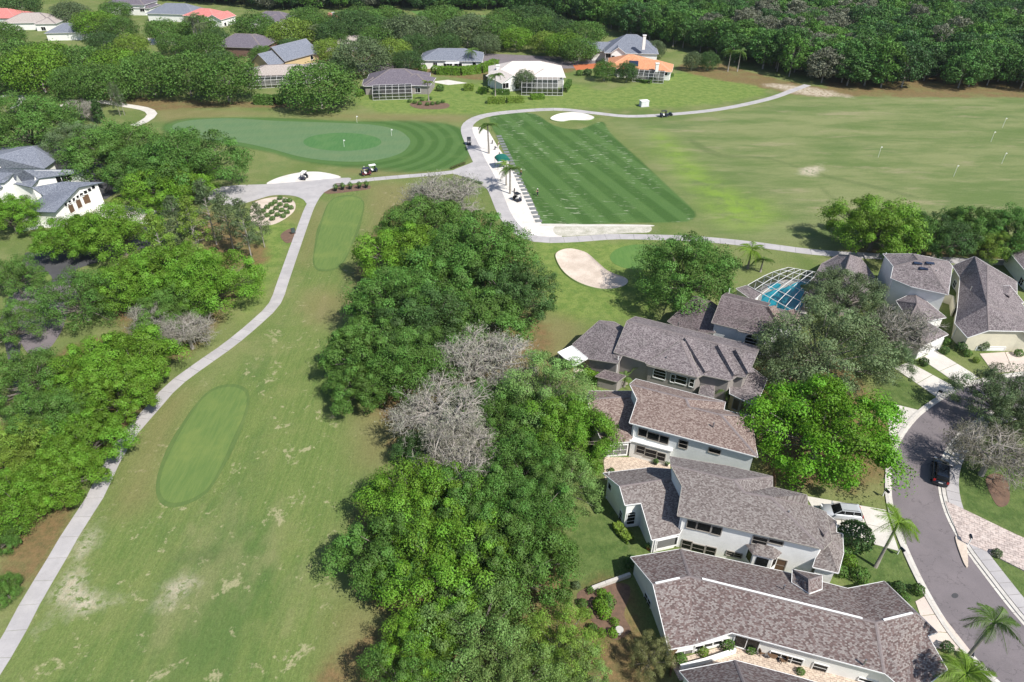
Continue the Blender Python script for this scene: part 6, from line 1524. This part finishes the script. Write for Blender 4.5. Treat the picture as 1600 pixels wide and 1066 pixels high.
# ---- palms
def frond_mesh(L=2.6, seed=1, nl=46, droop=1.0, w=.72):
    rg = np.random.default_rng(seed); mb = MB(); pts = []
    for i in range(9):
        t = i / 8; pts.append(Vector((L * t * (1 - .18 * t), 0, L * (.5 * t - 1.0 * droop * t * t))))
    mb.tube(pts, [.045 * (1 - .8 * i / 8) + .006 for i in range(9)], 4, cap=False)
    for i in range(nl):
        t = .12 + .86 * i / nl; k = min(7, int(t * 8)); p = pts[k].lerp(pts[k + 1], t * 8 - k); ll = w * math.sin(math.pi * min(1, .18 + t * .85)) ** .7 + .08
        for s in (-1, 1):
            e = p + Vector((ll * .45, s * ll * .78, -ll * (.35 + .45 * rg.random()))); d = Vector((.03, 0, 0)); e.x += rg.normal() * .07; m_ = p.lerp(e, .5) + Vector((0, 0, .06))
            mb.face([p - d * .5, m_ - d * .6, e, m_ + d * .6, p + d * .5])
    me = mb.data('frond', M['leaf']); a = me.attributes.new('tint', 'FLOAT', 'POINT'); a.data.foreach_set('value', np.clip(rg.normal(.55, .2, len(mb.v)), 0, 1.1).astype(np.float32)); return me
FR = [frond_mesh(seed=i, droop=d) for i, d in ((1, .8), (2, 1.0), (3, 1.3))]
FRS = [frond_mesh(1.5, 5, 12, 1.0, .5)]
def palm(px, py, h, s, label, n=16, lean=(0, 0), tint=GN, name='palm_tree', small=False, tr=.17):
    q = P(px, py, 0); root = empty(name, q, R.uniform(0, 6)); tag(root, label, 'palm tree'); tb = MB(); top = Vector((lean[0], lean[1], h)); rm = Matrix.Rotation(-root.rotation_euler.z, 3, 'Z'); top = rm @ top
    pts = [Vector((0, 0, -.1)), top * .33 + Vector((top.x * -.1, top.y * -.1, 0)), top * .7, top]; tb.tube(pts, [tr * 1.35, tr, tr * .9, tr * .8], 8); tb.build('trunk', M['palm_bark'], root, smooth=True)
    for i in range(n):
        o = link(bpy.data.objects.new('frond', (FRS if small else FR)[i % (1 if small else 3)]), root); o.location = top; el = -.15 + .95 * ((i * .618) % 1); o.rotation_euler = (R.uniform(-.15, .15), -el, i * 2.4 + R.uniform(-.2, .2)); k = s * R.uniform(.88, 1.1); o.scale = (k, k, k)
        v = R.uniform(.85, 1.2); o.color = (tint[0] * v * 1.1, tint[1] * v, tint[2] * v, 1)
    return root
palm(1368, 886, 7.0, 1.02, 'tall feathery palm leaning over the street from the palm lawn', 18, (.5, .4), BR)
palm(1497, 1046, 7.5, 1.0, 'big feathery palm at the lower right beside the street', 13, (.6, .2), GN)
palm(1478, 1098, 5.0, 1.0, 'second feathery palm at the lower right corner, in front of the big one', 18, (0, 0), BR)
palm(764, 240, 7.6, 1.25, 'palm on the sand strip near the path bend, the farther one', 16, (-.2, 0), GN, tr=.22)
palm(797, 303, 6.0, 1.2, 'palm on the sand strip beside the green canopy, its crown over a cart shadow', 16, (0, 0), GN, tr=.2)
palm(791, 290, 5.2, 1.0, 'shorter palm right behind the one by the green canopy', 12, (0, 0), BR, tr=.18)
palm(774, 150, 6.5, 1.3, 'small fan palm in front of the pale tile house', 16, (0, 0), GN, small=False)
palm(670, 158, 6.0, .9, 'slim palm in the garden bed beyond the purple-roofed house', 14, (0, 0), YL)
palm(738, 108, 6.5, 1.3, 'palm at the right end of the blue-roofed house', 14, (0, 0), GN)
for i, (x, y, h) in enumerate(((308,76,11),(314,78,12),(321,80,10),(318,72,12),(328,74,9))): palm(x, y, h, 1.3, ['palm at the left of the cluster left of the brick house','tallest palm of the cluster left of the brick house','nearest palm of the cluster left of the brick house','palm at the back of the cluster left of the brick house','palm at the right of the cluster left of the brick house'][i], 12, (R.uniform(-.5,.5), 0), GG, tr=.25)
palm(493, 75, 8, 1.3, 'palm right of the yellow gables', 12, (0, 0), GG)
palm(1137, 112, 7, 1.2, 'palm at the wood edge behind the lone dark tree, left one', 13, (0, 0), GN); palm(1152, 112, 7, 1.2, 'palm at the wood edge behind the lone dark tree, right one', 13, (0, 0), GN)
palm(1168, 420, 4.0, 1.2, 'palm at the left side of the pool cage', 14, (0, 0), BR, tr=.2); palm(1188, 425, 2.6, 1.0, 'short palm touching the pool cage', 12, (0, 0), GN)
palm(1000, 588, 2.2, .85, 'small fan palm against the grey house wall', 14, (0, 0), BR); palm(975, 604, 1.6, .6, 'little palm at the foot of the grey house lean-to', 10, (0, 0), GN)
palm(1132, 628, 2.4, .8, 'small palm in the gap between grey house and rose roof', 12, (0, 0), GN)
palm(1545, 392, 5, 1.2, 'palm behind the long ridge house by the path', 13, (0, 0), YL); palm(1595, 395, 5, 1.2, 'palm at the right edge by the path', 13, (0, 0), GN)
for i, (x, y) in enumerate(((40,136),(46,138),(52,137),(60,138),(68,137),(76,136))): 
    tb = MB(); q = P(x, y); tb.tube([(0, 0, -.1), ((i - 3) * -.5, .3, 8)], [.3, .12], 6); o = tb.build('leaning_trunk', M['bark_pale']); o.location = q; tag(o, 'pale leaning stem of the multi-stemmed clump in the upper left', 'tree', 'stems of the multi-stemmed clump')
# ------------------------------------------------------------------ vehicles
def loft(mb, secs):
    """secs: list of (x, [(y,z)...]) outlines, closed solid"""
    b = len(mb.v); n = len(secs[0][1])
    for x, pr in secs: mb.v += [(x, y, z) for y, z in pr]
    for i in range(len(secs) - 1):
        for k in range(n):
            k2 = (k + 1) % n; mb.f.append((b + i * n + k, b + i * n + k2, b + (i + 1) * n + k2, b + (i + 1) * n + k))
    mb.f.append(tuple(b + n - 1 - k for k in range(n))); e = b + (len(secs) - 1) * n; mb.f.append(tuple(e + k for k in range(n)))
def wheel(parent, x, y, r, w, rimm, name='wheel'):
    mb = MB(); n = 18; s = 1 if y > 0 else -1
    prof = [(r * .62, -w / 2), (r * .93, -w / 2), (r, -w * .3), (r, w * .3), (r * .93, w / 2), (r * .62, w / 2)]
    for k in range(n):
        a = 6.2832 * k / n
        for rr, yy in prof: mb.v.append((x + math.cos(a) * rr, y + yy, r + math.sin(a) * rr))
    m_ = len(prof)
    for k in range(n):
        k2 = (k + 1) % n
        for j in range(m_ - 1): mb.f.append((k * m_ + j, k2 * m_ + j, k2 * m_ + j + 1, k * m_ + j + 1))
    o = mb.build(name, M['rubber'], parent); rb = MB(); rb.tube([(x, y - w * .42, r), (x, y + w * .42, r)], r * .64, 14); 
    for k in range(5): a = 6.2832 * k / 5; rb.bar((x, y + s * w * .45, r), (x + math.cos(a) * r * .58, y + s * w * .45, r + math.sin(a) * r * .58), .06, .03)
    rb.build('rim', rimm, o); return o
def suv(name, label, c, rot, paint, L=4.6, Wd=1.86, Ht=1.62):
    root = empty(name, c, rot); tag(root, label, 'car'); mb = MB(); h = Wd / 2
    def sec(x, w, zb, zt): return (x, [(-w * .9, zb), (-w, zb + .25), (-w, zt - .18), (-w * .9, zt), (w * .9, zt), (w, zt - .18), (w, zb + .25), (w * .9, zb)])
    X_ = [(-.5, .80, .34, .80), (-.48, .92, .28, .98), (-.42, .99, .25, 1.05), (-.2, 1, .24, 1.06), (.1, 1, .24, 1.06), (.2, 1, .24, 1.04), (.32, .99, .25, .98), (.43, .95, .27, .88), (.48, .86, .3, .76), (.5, .74, .36, .66)]
    loft(mb, [sec(x * L, w * h, a, b) for x, w, a, b in X_]); mb.build('body', paint, root, smooth=True)
    gb = MB(); cab = [(-.475, .80, 1.0, 1.08), (-.43, .82, 1.0, Ht - .12), (-.38, .82, 1.0, Ht - .03), (-.1, .83, 1.0, Ht), (.06, .82, 1.0, Ht - .05), (.13, .83, 1.0, Ht - .25), (.245, .86, 1.0, 1.04)]
    def cs(x, w, zb, zt): return (x * L, [(-w * h, zb), (-w * h * .82 - .02, zt - .05), (-w * h * .76, zt), (w * h * .76, zt), (w * h * .82 + .02, zt - .05), (w * h, zb)])
    loft(gb, [cs(*c_) for c_ in cab]); gb.build('glasshouse', M['glass'], root, smooth=True)
    rf = MB(); rf.v = []; 
    for x, zt in ((-.43, Ht - .1), (-.36, Ht + .0), (-.1, Ht + .025), (.05, Ht - .02)): rf.v += [(x * L, -h * .68, zt), (x * L, h * .68, zt), (x * L, -h * .66, zt - .06), (x * L, h * .66, zt - .06)]
    for i in range(3): b = i * 4; rf.f += [(b, b + 4, b + 5, b + 1), (b, b + 2, b + 6, b + 4), (b + 1, b + 5, b + 7, b + 3), (b + 2, b + 3, b + 7, b + 6)]
    rf.build('roof', paint, root)
    for s in (-1, 1):
        pl_ = MB(); 
        for xa, xb in ((.235, .07), (-.02, -.02), (-.24, -.24), (-.46, -.41)): pl_.bar((xa * L, s * h * .87, 1.03), (xb * L, s * h * .70, Ht - .06), .07, .05)
        pl_.bar((-.42 * L, s * h * .69, Ht - .02), (.06 * L, s * h * .69, Ht - .04), .06, .06); pl_.build('pillar', paint, root)
        mr = MB(); mr.box((.2 * L, s * (h + .1), 1.08), (.16, .22, .14)); mr.build('mirror', paint, root)
        rl_ = MB(); rl_.bar((-.38 * L, s * h * .6, Ht + .06), (.02 * L, s * h * .6, Ht + .05), .04); rl_.build('roof_rail', M['black'], root)
        hl = MB(); hl.box((.47 * L, s * h * .68, .76), (.22, .36, .14), s * -.35); hl.build('headlight', M['lamp_white'], root)
        tl_ = MB(); tl_.box((-.487 * L, s * h * .78, .95), (.1, .26, .3)); tl_.build('tail_light', M['lamp_red'], root)
        for x in (-.3, .31): wheel(root, x * L, s * (h - .09), .35, .22, M['metal'])
    pb = MB(); pb.box((-.5 * L - .01, 0, .78), (.02, .5, .13)); pb.build('number_plate', M['white'], root)
    bm_ = MB(); bm_.box((-.49 * L, 0, .45), (.1, Wd * .86, .2)); bm_.box((.49 * L, 0, .42), (.1, Wd * .8, .2)); bm_.build('bumper', M['black'], root); return root
suv('parked_car', 'silver crossover car parked on the concrete driveway beside the two-storey house', P(1312, 806), math.radians(172), M['silver'])
suv('parked_car', 'dark blue car driving or parked on the shaded part of the street', P(1467, 742), math.radians(62), M['darkcar'], 4.9, 1.95, 1.75)
def golf_cart(label, px, py, rot, body, roof, seatm=None, name='golf_cart'):
    q = P(px, py, .0); q.z = .05; root = empty(name, q, rot); tag(root, label, 'golf cart')
    b = MB(); b.box((0, 0, .42), (2.3, 1.1, .16)); b.box((.85, 0, .68), (.62, 1.08, .45), 0, .72); b.box((-.75, 0, .62), (.85, 1.08, .35), 0, .9); b.build('body', body, root)
    s = MB(); s.box((-.28, 0, .68), (.5, 1.0, .28)); s.box((-.55, 0, .98), (.12, 1.0, .42)); s.build('seat', seatm or M['whitecloth'], root)
    r_ = MB(); r_.box((-.05, 0, 1.86), (1.75, 1.12, .07), 0, .94); r_.build('canopy', roof, root)
    for x, sx in ((.62, .5), (-.75, -.8)):
        for y in (-.48, .48): p = MB(); p.bar((sx, y, .7), (x, y, 1.84), .05); p.build('post', M['black'], root)
    w = MB(); w.face([(.62, -.46, .9), (.62, .46, .9), (.6, .46, 1.75), (.6, -.46, 1.75)]); w.face([(.61, -.46, .9), (.59, -.46, 1.75), (.59, .46, 1.75), (.61, .46, .9)]); w.build('windshield', M['screen_dark'], root)
    for x in (-.78, .82):
        for y in (-.5, .5): wheel(root, x, y, .23, .2, M['metal'])
    g = MB(); 
    for y in (-.25, .25): g.tube([(-1.12, y, .5), (-1.2, y, 1.35)], .13, 8)
    g.build('golf_bag', M['navy'], root); st = MB(); st.tube([(.55, .25, .85), (.32, .25, 1.08)], .025, 6); st.build('steering_column', M['black'], root)
for a in (('dark golf cart on the sand strip beside the last tee mats', 808, 314, 2.2, M['darkcar'], M['black']),
          ('dark golf cart parked on the path beside the sand strip, nearest the path bend', 733, 226, 1.6, M['darkcar'], M['black']),
          ('white-topped golf cart alone on the white sand lot', 476, 280, 1.4, M['darkcar'], M['whitecloth']),
          ('white-topped golf cart at the rear of the pair on the long path', 583, 269, .5, M['darkcar'], M['whitecloth']),
          ('dark maroon golf cart at the front of the pair on the long path', 573, 274, .4, M['maroon'], M['navy']),
          ('dark golf cart on the grass beside the far path', 1037, 183, .3, M['darkcar'], M['black'])): golf_cart(*a)
# ------------------------------------------------------------------ people
def person(px, py, label, shirt, trousers, pose='stand', rot=0.0, z=.04):
    """one skinned body; clothes as fitted shells"""
    def skin(name, verts, edges, rad, m, parent):
        me = bpy.data.meshes.new(name); me.from_pydata(verts, edges, []); o = bpy.data.objects.new('tmp', me); COL.objects.link(o)
        sk = o.modifiers.new('s', 'SKIN'); 
        for i, r in enumerate(rad): me.skin_vertices[0].data[i].radius = (r, r)
        me.skin_vertices[0].data[0].use_root = True
        sb = o.modifiers.new('u', 'SUBSURF'); sb.levels = 1; sb.render_levels = 1
        dg = bpy.context.evaluated_depsgraph_get(); nm = bpy.data.meshes.new_from_object(o.evaluated_get(dg)); nm.name = name; nm.materials.clear(); nm.materials.append(m); bpy.data.objects.remove(o)
        return link(bpy.data.objects.new(name, nm), parent)
    root = empty('person', (*P(px, py, 0).xy, z), rot); tag(root, label, 'person')
    arm = {'stand': [(.24, .05, 1.15), (.27, .1, .88), (.27, .13, .8)], 'swing': [(.25, .2, 1.2), (.08, .42, 1.0), (.02, .48, .95)]}[pose]
    V = [(0, 0, .95), (0, 0, 1.15), (0, 0, 1.38), (0, 0, 1.5), (0, .02, 1.62), (0, .02, 1.72)]; E = [(0, 1), (1, 2), (2, 3), (3, 4), (4, 5)]; Rr_ = [.15, .13, .15, .055, .1, .08]
    for s in (-1, 1):
        b = len(V); V += [(s * .19, 0, 1.4)] + [(a[0] * (s if pose == 'stand' else s * .9 if a[0] > .1 else s), a[1], a[2]) for a in arm]; E += [(2, b), (b, b + 1), (b + 1, b + 2), (b + 2, b + 3)]; Rr_ += [.065, .05, .04, .045]
        b = len(V); V += [(s * .1, 0, .88), (s * .12, .03, .48), (s * .13, 0, .08), (s * .14, .12, .04)]; E += [(0, b), (b, b + 1), (b + 1, b + 2), (b + 2, b + 3)]; Rr_ += [.1, .065, .045, .045]
    skin('body', V, E, Rr_, M['skin'], root)
    V = [(0, 0, .95), (0, 0, 1.15), (0, 0, 1.4)]; E = [(0, 1), (1, 2)]; Q = [.165, .15, .165]
    for s in (-1, 1): b = len(V); a = arm[0]; V += [(s * .19, 0, 1.4), (s * (a[0] * .95), a[1] * .8, a[2] + .04)]; E += [(2, b), (b, b + 1)]; Q += [.085, .068]
    skin('shirt', V, E, Q, shirt, root)
    V = [(0, 0, .93)]; E = []; Q = [.165]
    for s in (-1, 1): b = len(V); V += [(s * .1, 0, .86), (s * .12, .03, .48), (s * .13, 0, .12)]; E += [(0, b), (b, b + 1), (b + 1, b + 2)]; Q += [.115, .082, .065]
    skin('trousers', V, E, Q, trousers, root)
    hb = MB(); hb.tube([(0, .02, 1.7), (0, .02, 1.8)], [.12, .07], 8); hb.box((0, .14, 1.72), (.16, .16, .02)); hb.build('cap', M['whitecloth'], root)
    if pose == 'swing':
        c = MB(); c.tube([(0, .48, .97), (.1, .8, .06)], .015, 5); o = c.build('golf_club', M['metal']); o.location = root.location; o.rotation_euler = root.rotation_euler; tag(o, 'golf club held by the ' + ' '.join(label.split()[:6]), 'golf club')
    return root
person(840, 306, 'golfer in dark clothes swinging on the striped tee beside the mats', M['navy'], M['navy'], 'swing', 2.0)
person(814, 275, 'person in a red shirt standing at the mats by the palm crown', M['red'], M['navy'], 'swing', -.6)
person(570, 271, 'person in dark clothes standing behind the maroon golf cart', M['navy'], M['whitecloth'], 'stand', .3)
person(779, 232, 'golfer in dark clothes at the mats near the farther palm', M['navy'], M['whitecloth'], 'stand', 1.0)
# ------------------------------------------------------------------ range mats, canopy, small things
MA, MZ = P(775, 212), P(838, 350)
MA2, MZ2 = P(783, 211), P(848, 348)
nm_ = 27
mat_mesh = None
for i in range(nm_):
    t = (i + .5) / nm_; a = MA.lerp(MZ, t); b = MA2.lerp(MZ2, t); c = (a + b) / 2; d = (MZ - MA).normalized(); ang = math.atan2(d.y, d.x)
    if mat_mesh is None:
        mb = MB(); mb.box((0, 0, .04), (1.35, 1.5, .08)); mat_mesh = mb.data('range_mat', M['stripe_mat'])
    o = link(bpy.data.objects.new('range_mat', mat_mesh)); o.location = (c.x, c.y, .03); o.rotation_euler = (0, 0, ang); tag(o, 'grey hitting mat in the long row beside the striped tee', 'mat', 'hitting mats along the tee line')
for i in range(12):
    t = (i + .5) / 12; a = MA.lerp(MZ, t); q = a + Vector((-1.6, .2, 0)); mb = MB()
    mb.tube([(0, 0, 0), (0, 0, .8)], .03, 5); mb.tube([(-.25, -.1, 0), (0, 0, .75)], .02, 4); mb.tube([(.2, -.15, 0), (0, 0, .75)], .02, 4); mb.tube([(.02, .1, .1), (.1, .12, .95)], [.14, .15], 7)
    if i in (1, 2, 3, 4, 5, 8, 9): o = mb.build('golf_bag_stand', M['black']); o.location = (q.x + R.uniform(-.8, .4), q.y, .03); tag(o, 'dark golf bag on a stand beside the hitting mats', 'golf bag', 'golf bags along the mats')
root = empty('canopy_shelter', P(785, 262), .3); tag(root, 'dark green domed canopy shelter beside the hitting mats', 'canopy')
mb = MB()
for i in range(9):
    a = math.pi * i / 8
    for y in (-1.5, 1.5): mb.v.append((1.7 * math.cos(a), y, 2.3 + .9 * math.sin(a)))
for i in range(8): mb.f.append((2 * i, 2 * i + 2, 2 * i + 3, 2 * i + 1))
mb.f.append(tuple(range(0, 18, 2))); mb.f.append(tuple(range(17, 0, -2))); mb.build('canopy', M['green_cloth'], root)
for x in (-1.6, 1.6):
    for y in (-1.4, 1.4): p = MB(); p.bar((x, y, 0), (x, y, 2.3), .08); p.build('post', M['black'], root)
root = empty('utility_box', P(1006, 166), .25); tag(root, 'pale blue-grey utility box on the lawn above the far path', 'utility box')
mb = MB(); mb.box((0, 0, .9), (2.6, 1.9, 1.6)); mb.build('cabinet', M['wall_blue'], root); mb = MB(); mb.box((0, 0, 1.78), (2.8, 2.1, .14)); mb.build('lid', M['white'], root); mb = MB(); mb.box((0, 0, .05), (3.0, 2.3, .12)); mb.build('base', M['concrete'], root)
mb = MB(); mb.box((.5, -.97, .9), (.9, .04, 1.3)); mb.box((-.5, -.97, .9), (.9, .04, 1.3)); mb.build('door', M['wall_blue'], root)
root = empty('mower', P(1046, 181), .4); tag(root, 'small dark mower deck beside the dark golf cart near the far path', 'mower'); mb = MB(); mb.box((0, 0, .45), (1.5, 1.1, .4)); mb.box((.2, 0, .8), (.6, .7, .4)); mb.build('body', M['darkcar'], root)
for x in (-.6, .6):
    for y in (-.55, .55): wheel(root, x, y, .26, .18, M['metal'])
SIG = ((525,299,0),(536,297,0),(548,296,0),(562,295,0),(573,294,0))
for i, (x, y, _) in enumerate(SIG):
    root = empty('planter', P(x, y), 0); tag(root, 'dark planter urn with a small shrub on the mulch strip by the path', 'planter', 'planters on the mulch strip')
    mb = MB(); mb.tube([(0, 0, 0), (0, 0, .15), (0, 0, .7)], [.35, .22, .45], 10); mb.build('pot', M['black'], root); s = link(bpy.data.objects.new('foliage', SHR[1]), root); s.location = (0, 0, .6); s.scale = (.55, .55, .7); s.color = (*GN, 1)
def bench(px, py, rot, label):
    root = empty('bench', P(px, py), rot); tag(root, label, 'bench'); 
    for y in (-.14, 0, .14): mb = MB(); mb.box((0, y, .45), (1.6, .11, .04)); mb.build('slat', M['wood'], root)
    for z in (.62, .78): mb = MB(); mb.box((0, .22, z), (1.6, .03, .11)); mb.build('slat', M['wood'], root)
    for x in (-.7, .7): mb = MB(); mb.box((x, 0, .22), (.07, .45, .44)); mb.bar((x, .2, .44), (x, .25, .85), .06); mb.build('leg', M['black'], root)
bench(530, 292, .1, 'dark bench behind the planters beside the path junction')
root = empty('sign_board', P(459, 366), .4); tag(root, 'small green-grey marker sign on the little mulch bed by the cart path', 'sign'); mb = MB(); mb.box((0, 0, .9), (.9, .08, 1.1)); mb.build('board', M['trim_green'], root)
for x in (-.4, .4): mb = MB(); mb.bar((x, 0, 0), (x, 0, 1.5), .08); mb.build('post', M['wood'], root)
for i, (x, y, l) in enumerate(((1372,246,'white marker pole left on the practice range'),(1566,200,'white marker pole far right on the practice range, farthest'),(1548,222,'white marker pole far right on the practice range, second'),(1565,256,'white marker pole far right on the practice range, third'),(1490,276,'white marker pole near the brown scar on the practice range'))):
    root = empty('range_flag', P(x, y), 0); tag(root, l, 'marker'); mb = MB(); mb.tube([(0, 0, 0), (0, 0, 3.0)], .04, 5); mb.build('pole', M['white'], root); mb = MB(); mb.box((.18, 0, 2.8), (.32, .03, .25)); mb.build('flag', M['white'], root)
for x, y, l in ((538, 230, 'pin flag near the centre of the oval putting green'), (612, 213, 'white pin at the right of the practice green'), (558, 192, 'white pin at the far edge of the practice green')):
    root = empty('pin_flag', P(x, y), 0); tag(root, l, 'flag'); mb = MB(); mb.tube([(0, 0, 0), (0, 0, 2.1)], .035, 5); mb.build('pole', M['white'], root); mb = MB(); mb.box((.22, 0, 1.9), (.42, .03, .3)); mb.build('flag', M['white'], root)
def mailbox(px, py, rot, label):
    root = empty('mailbox', P(px, py), rot); tag(root, label, 'mailbox'); mb = MB(); mb.bar((0, 0, 0), (0, 0, 1.15), .1); mb.bar((-.05, 0, 1.0), (.5, 0, 1.0), .08); mb.build('post', M['white'], root)
    mb = MB(); mb.box((.3, 0, 1.16), (.55, .25, .22)); mb.tube([(.03, 0, 1.25), (.57, 0, 1.25)], .125, 10); mb.build('box', M['darkcar'], root)
mailbox(1512, 852, 1.3, 'mailbox on the strip of pale stones beside the paver driveway'); mailbox(1402, 866, -1.2, 'mailbox at the kerb under the leaning palm'); mailbox(1462, 620, -.8, 'mailbox at the kerb between the concrete driveways'); mailbox(1512, 1036, 1.0, 'mailbox at the kerb by the big lower right palm'); mailbox(1379, 775, -1.2, 'mailbox on the strip beside the silver car driveway')
# garden things
root = empty('patio_set', P(1205, 1028)); tag(root, 'small round patio table on the narrow terrace', 'table'); mb = MB(); mb.tube([(0, 0, .7), (0, 0, .74)], .5, 14); mb.build('table_top', M['wood'], root); mb = MB(); mb.tube([(0, 0, 0), (0, 0, .7)], .05, 6); mb.build('leg', M['black'], root)
def chair(px, py, rot, label):
    root = empty('patio_chair', P(px, py), rot); tag(root, label, 'chair'); mb = MB(); mb.box((0, 0, .45), (.55, .55, .06)); mb.build('seat', M['wood'], root); mb = MB(); mb.box((-.27, 0, .78), (.06, .55, .6)); mb.build('backrest', M['wood'], root)
    for x in (-.23, .23):
        for y in (-.23, .23): l = MB(); l.bar((x, y, 0), (x, y, .43), .05); l.build('leg', M['black'], root)
chair(1188, 1022, .2, 'wooden patio chair left of the small table'); chair(1222, 1034, 3.2, 'wooden patio chair right of the small table')
def pot(px, py, label, m=None):
    root = empty('flower_pot', P(px, py)); tag(root, label, 'plant pot'); mb = MB(); mb.tube([(0, 0, 0), (0, 0, .45)], [.2, .3], 10); mb.build('pot', m or M['terracotta'], root); s = link(bpy.data.objects.new('foliage', SHR[1]), root); s.location = (0, 0, .35); s.scale = (.35,) * 3; s.color = (*GN, 1)
pot(1013, 858, 'terracotta pot by the screened porch of the middle house'); pot(1024, 726, 'dark pot on the patio left of the chimney shadow', M['black']); pot(1041, 728, 'dark pot on the patio right of the chimney shadow', M['black'])
root = empty('bird_bath', P(967, 990)); tag(root, 'pale stone bird bath at the end of the red mulch bed', 'bird bath'); mb = MB(); mb.tube([(0, 0, 0), (0, 0, .08), (0, 0, .12), (0, 0, .6)], [.25, .22, .1, .1], 12); mb.build('pedestal', M['kerb'], root); mb = MB(); mb.tube([(0, 0, .6), (0, 0, .72)], [.15, .42], 14); mb.build('bowl', M['kerb'], root)
root = empty('waste_bin', P(1186, 648), .3); tag(root, 'blue wheeled bin beside the grey house garage', 'bin'); mb = MB(); mb.box((0, 0, .5), (.6, .65, .95), 0, 1.1); mb.build('body', M['blue'], root); mb = MB(); mb.box((0, 0, 1.02), (.68, .75, .07)); mb.build('lid', M['blue'], root)
# low walls and fences
def wall_run(name, pts, w, h, m, label, cat='wall', block=0.0):
    q = [P(*p) for p in pts]; root = empty(name, q[0]); tag(root, label, cat)
    for a, b in zip(q, q[1:]):
        n_ = max(1, int((b - a).length / (block or 3)))
        for i in range(n_):
            p0, p1 = a.lerp(b, i / n_) - q[0], a.lerp(b, (i + 1) / n_ - (.02 if block else 0)) - q[0]; mb = MB(); mb.bar(p0 + Vector((0, 0, h / 2)), p1 + Vector((0, 0, h / 2)), w, h); mb.build('block' if block else 'panel', m, root)
wall_run('garden_wall', [(925, 922), (946, 914), (985, 900)], .35, .5, M['kerb'], 'low pale stone edging across the back lawn above the mulch bed', block=1.2)
wall_run('garden_wall', [(1062, 1046), (1100, 1036), (1148, 1020)], .25, .7, M['wall_white'], 'low white wall in front of the nearest house terrace')
wall_run('fence', [(1047, 1058), (1047, 1030), (1062, 1020)], .08, 1.3, M['wood'], 'brown slatted gate fence at the corner of the nearest white house', 'fence', block=.5)
wall_run('fence', [(1206, 748), (1208, 770)], .08, 1.6, M['wood'], 'short brown fence between the two-storey houses and the bright oak', 'fence', block=.6)
wall_run('garden_wall', [(1472, 472), (1484, 476), (1486, 494)], .2, 1.8, M['wall_cream'], 'cream wall between the skylight house and the long ridge house')
wall_run('handrail', [(128, 284), (165, 303), (182, 284)], .08, 1.0, M['metal'], 'metal railing round the clubhouse terrace', 'railing', block=1.5)
# haze: one thin closed volume round camera and scene
mb = MB(); mb.box((0, 300, 34.0), (5600, 5600, 70.0)); hz = mb.build('haze', []); tag(hz, 'thin summer haze', kind='stuff')
hm = bpy.data.materials.new('haze_air'); hm.use_nodes = True; t_ = hm.node_tree; t_.nodes.remove(t_.nodes['Principled BSDF'])
pv = t_.nodes.new('ShaderNodeVolumePrincipled'); pv.inputs['Density'].default_value = .00006; pv.inputs['Color'].default_value = (.85, .92, 1, 1); pv.inputs['Anisotropy'].default_value = .2
t_.links.new(pv.outputs[0], t_.nodes['Material Output'].inputs['Volume']); hz.data.materials.append(hm)
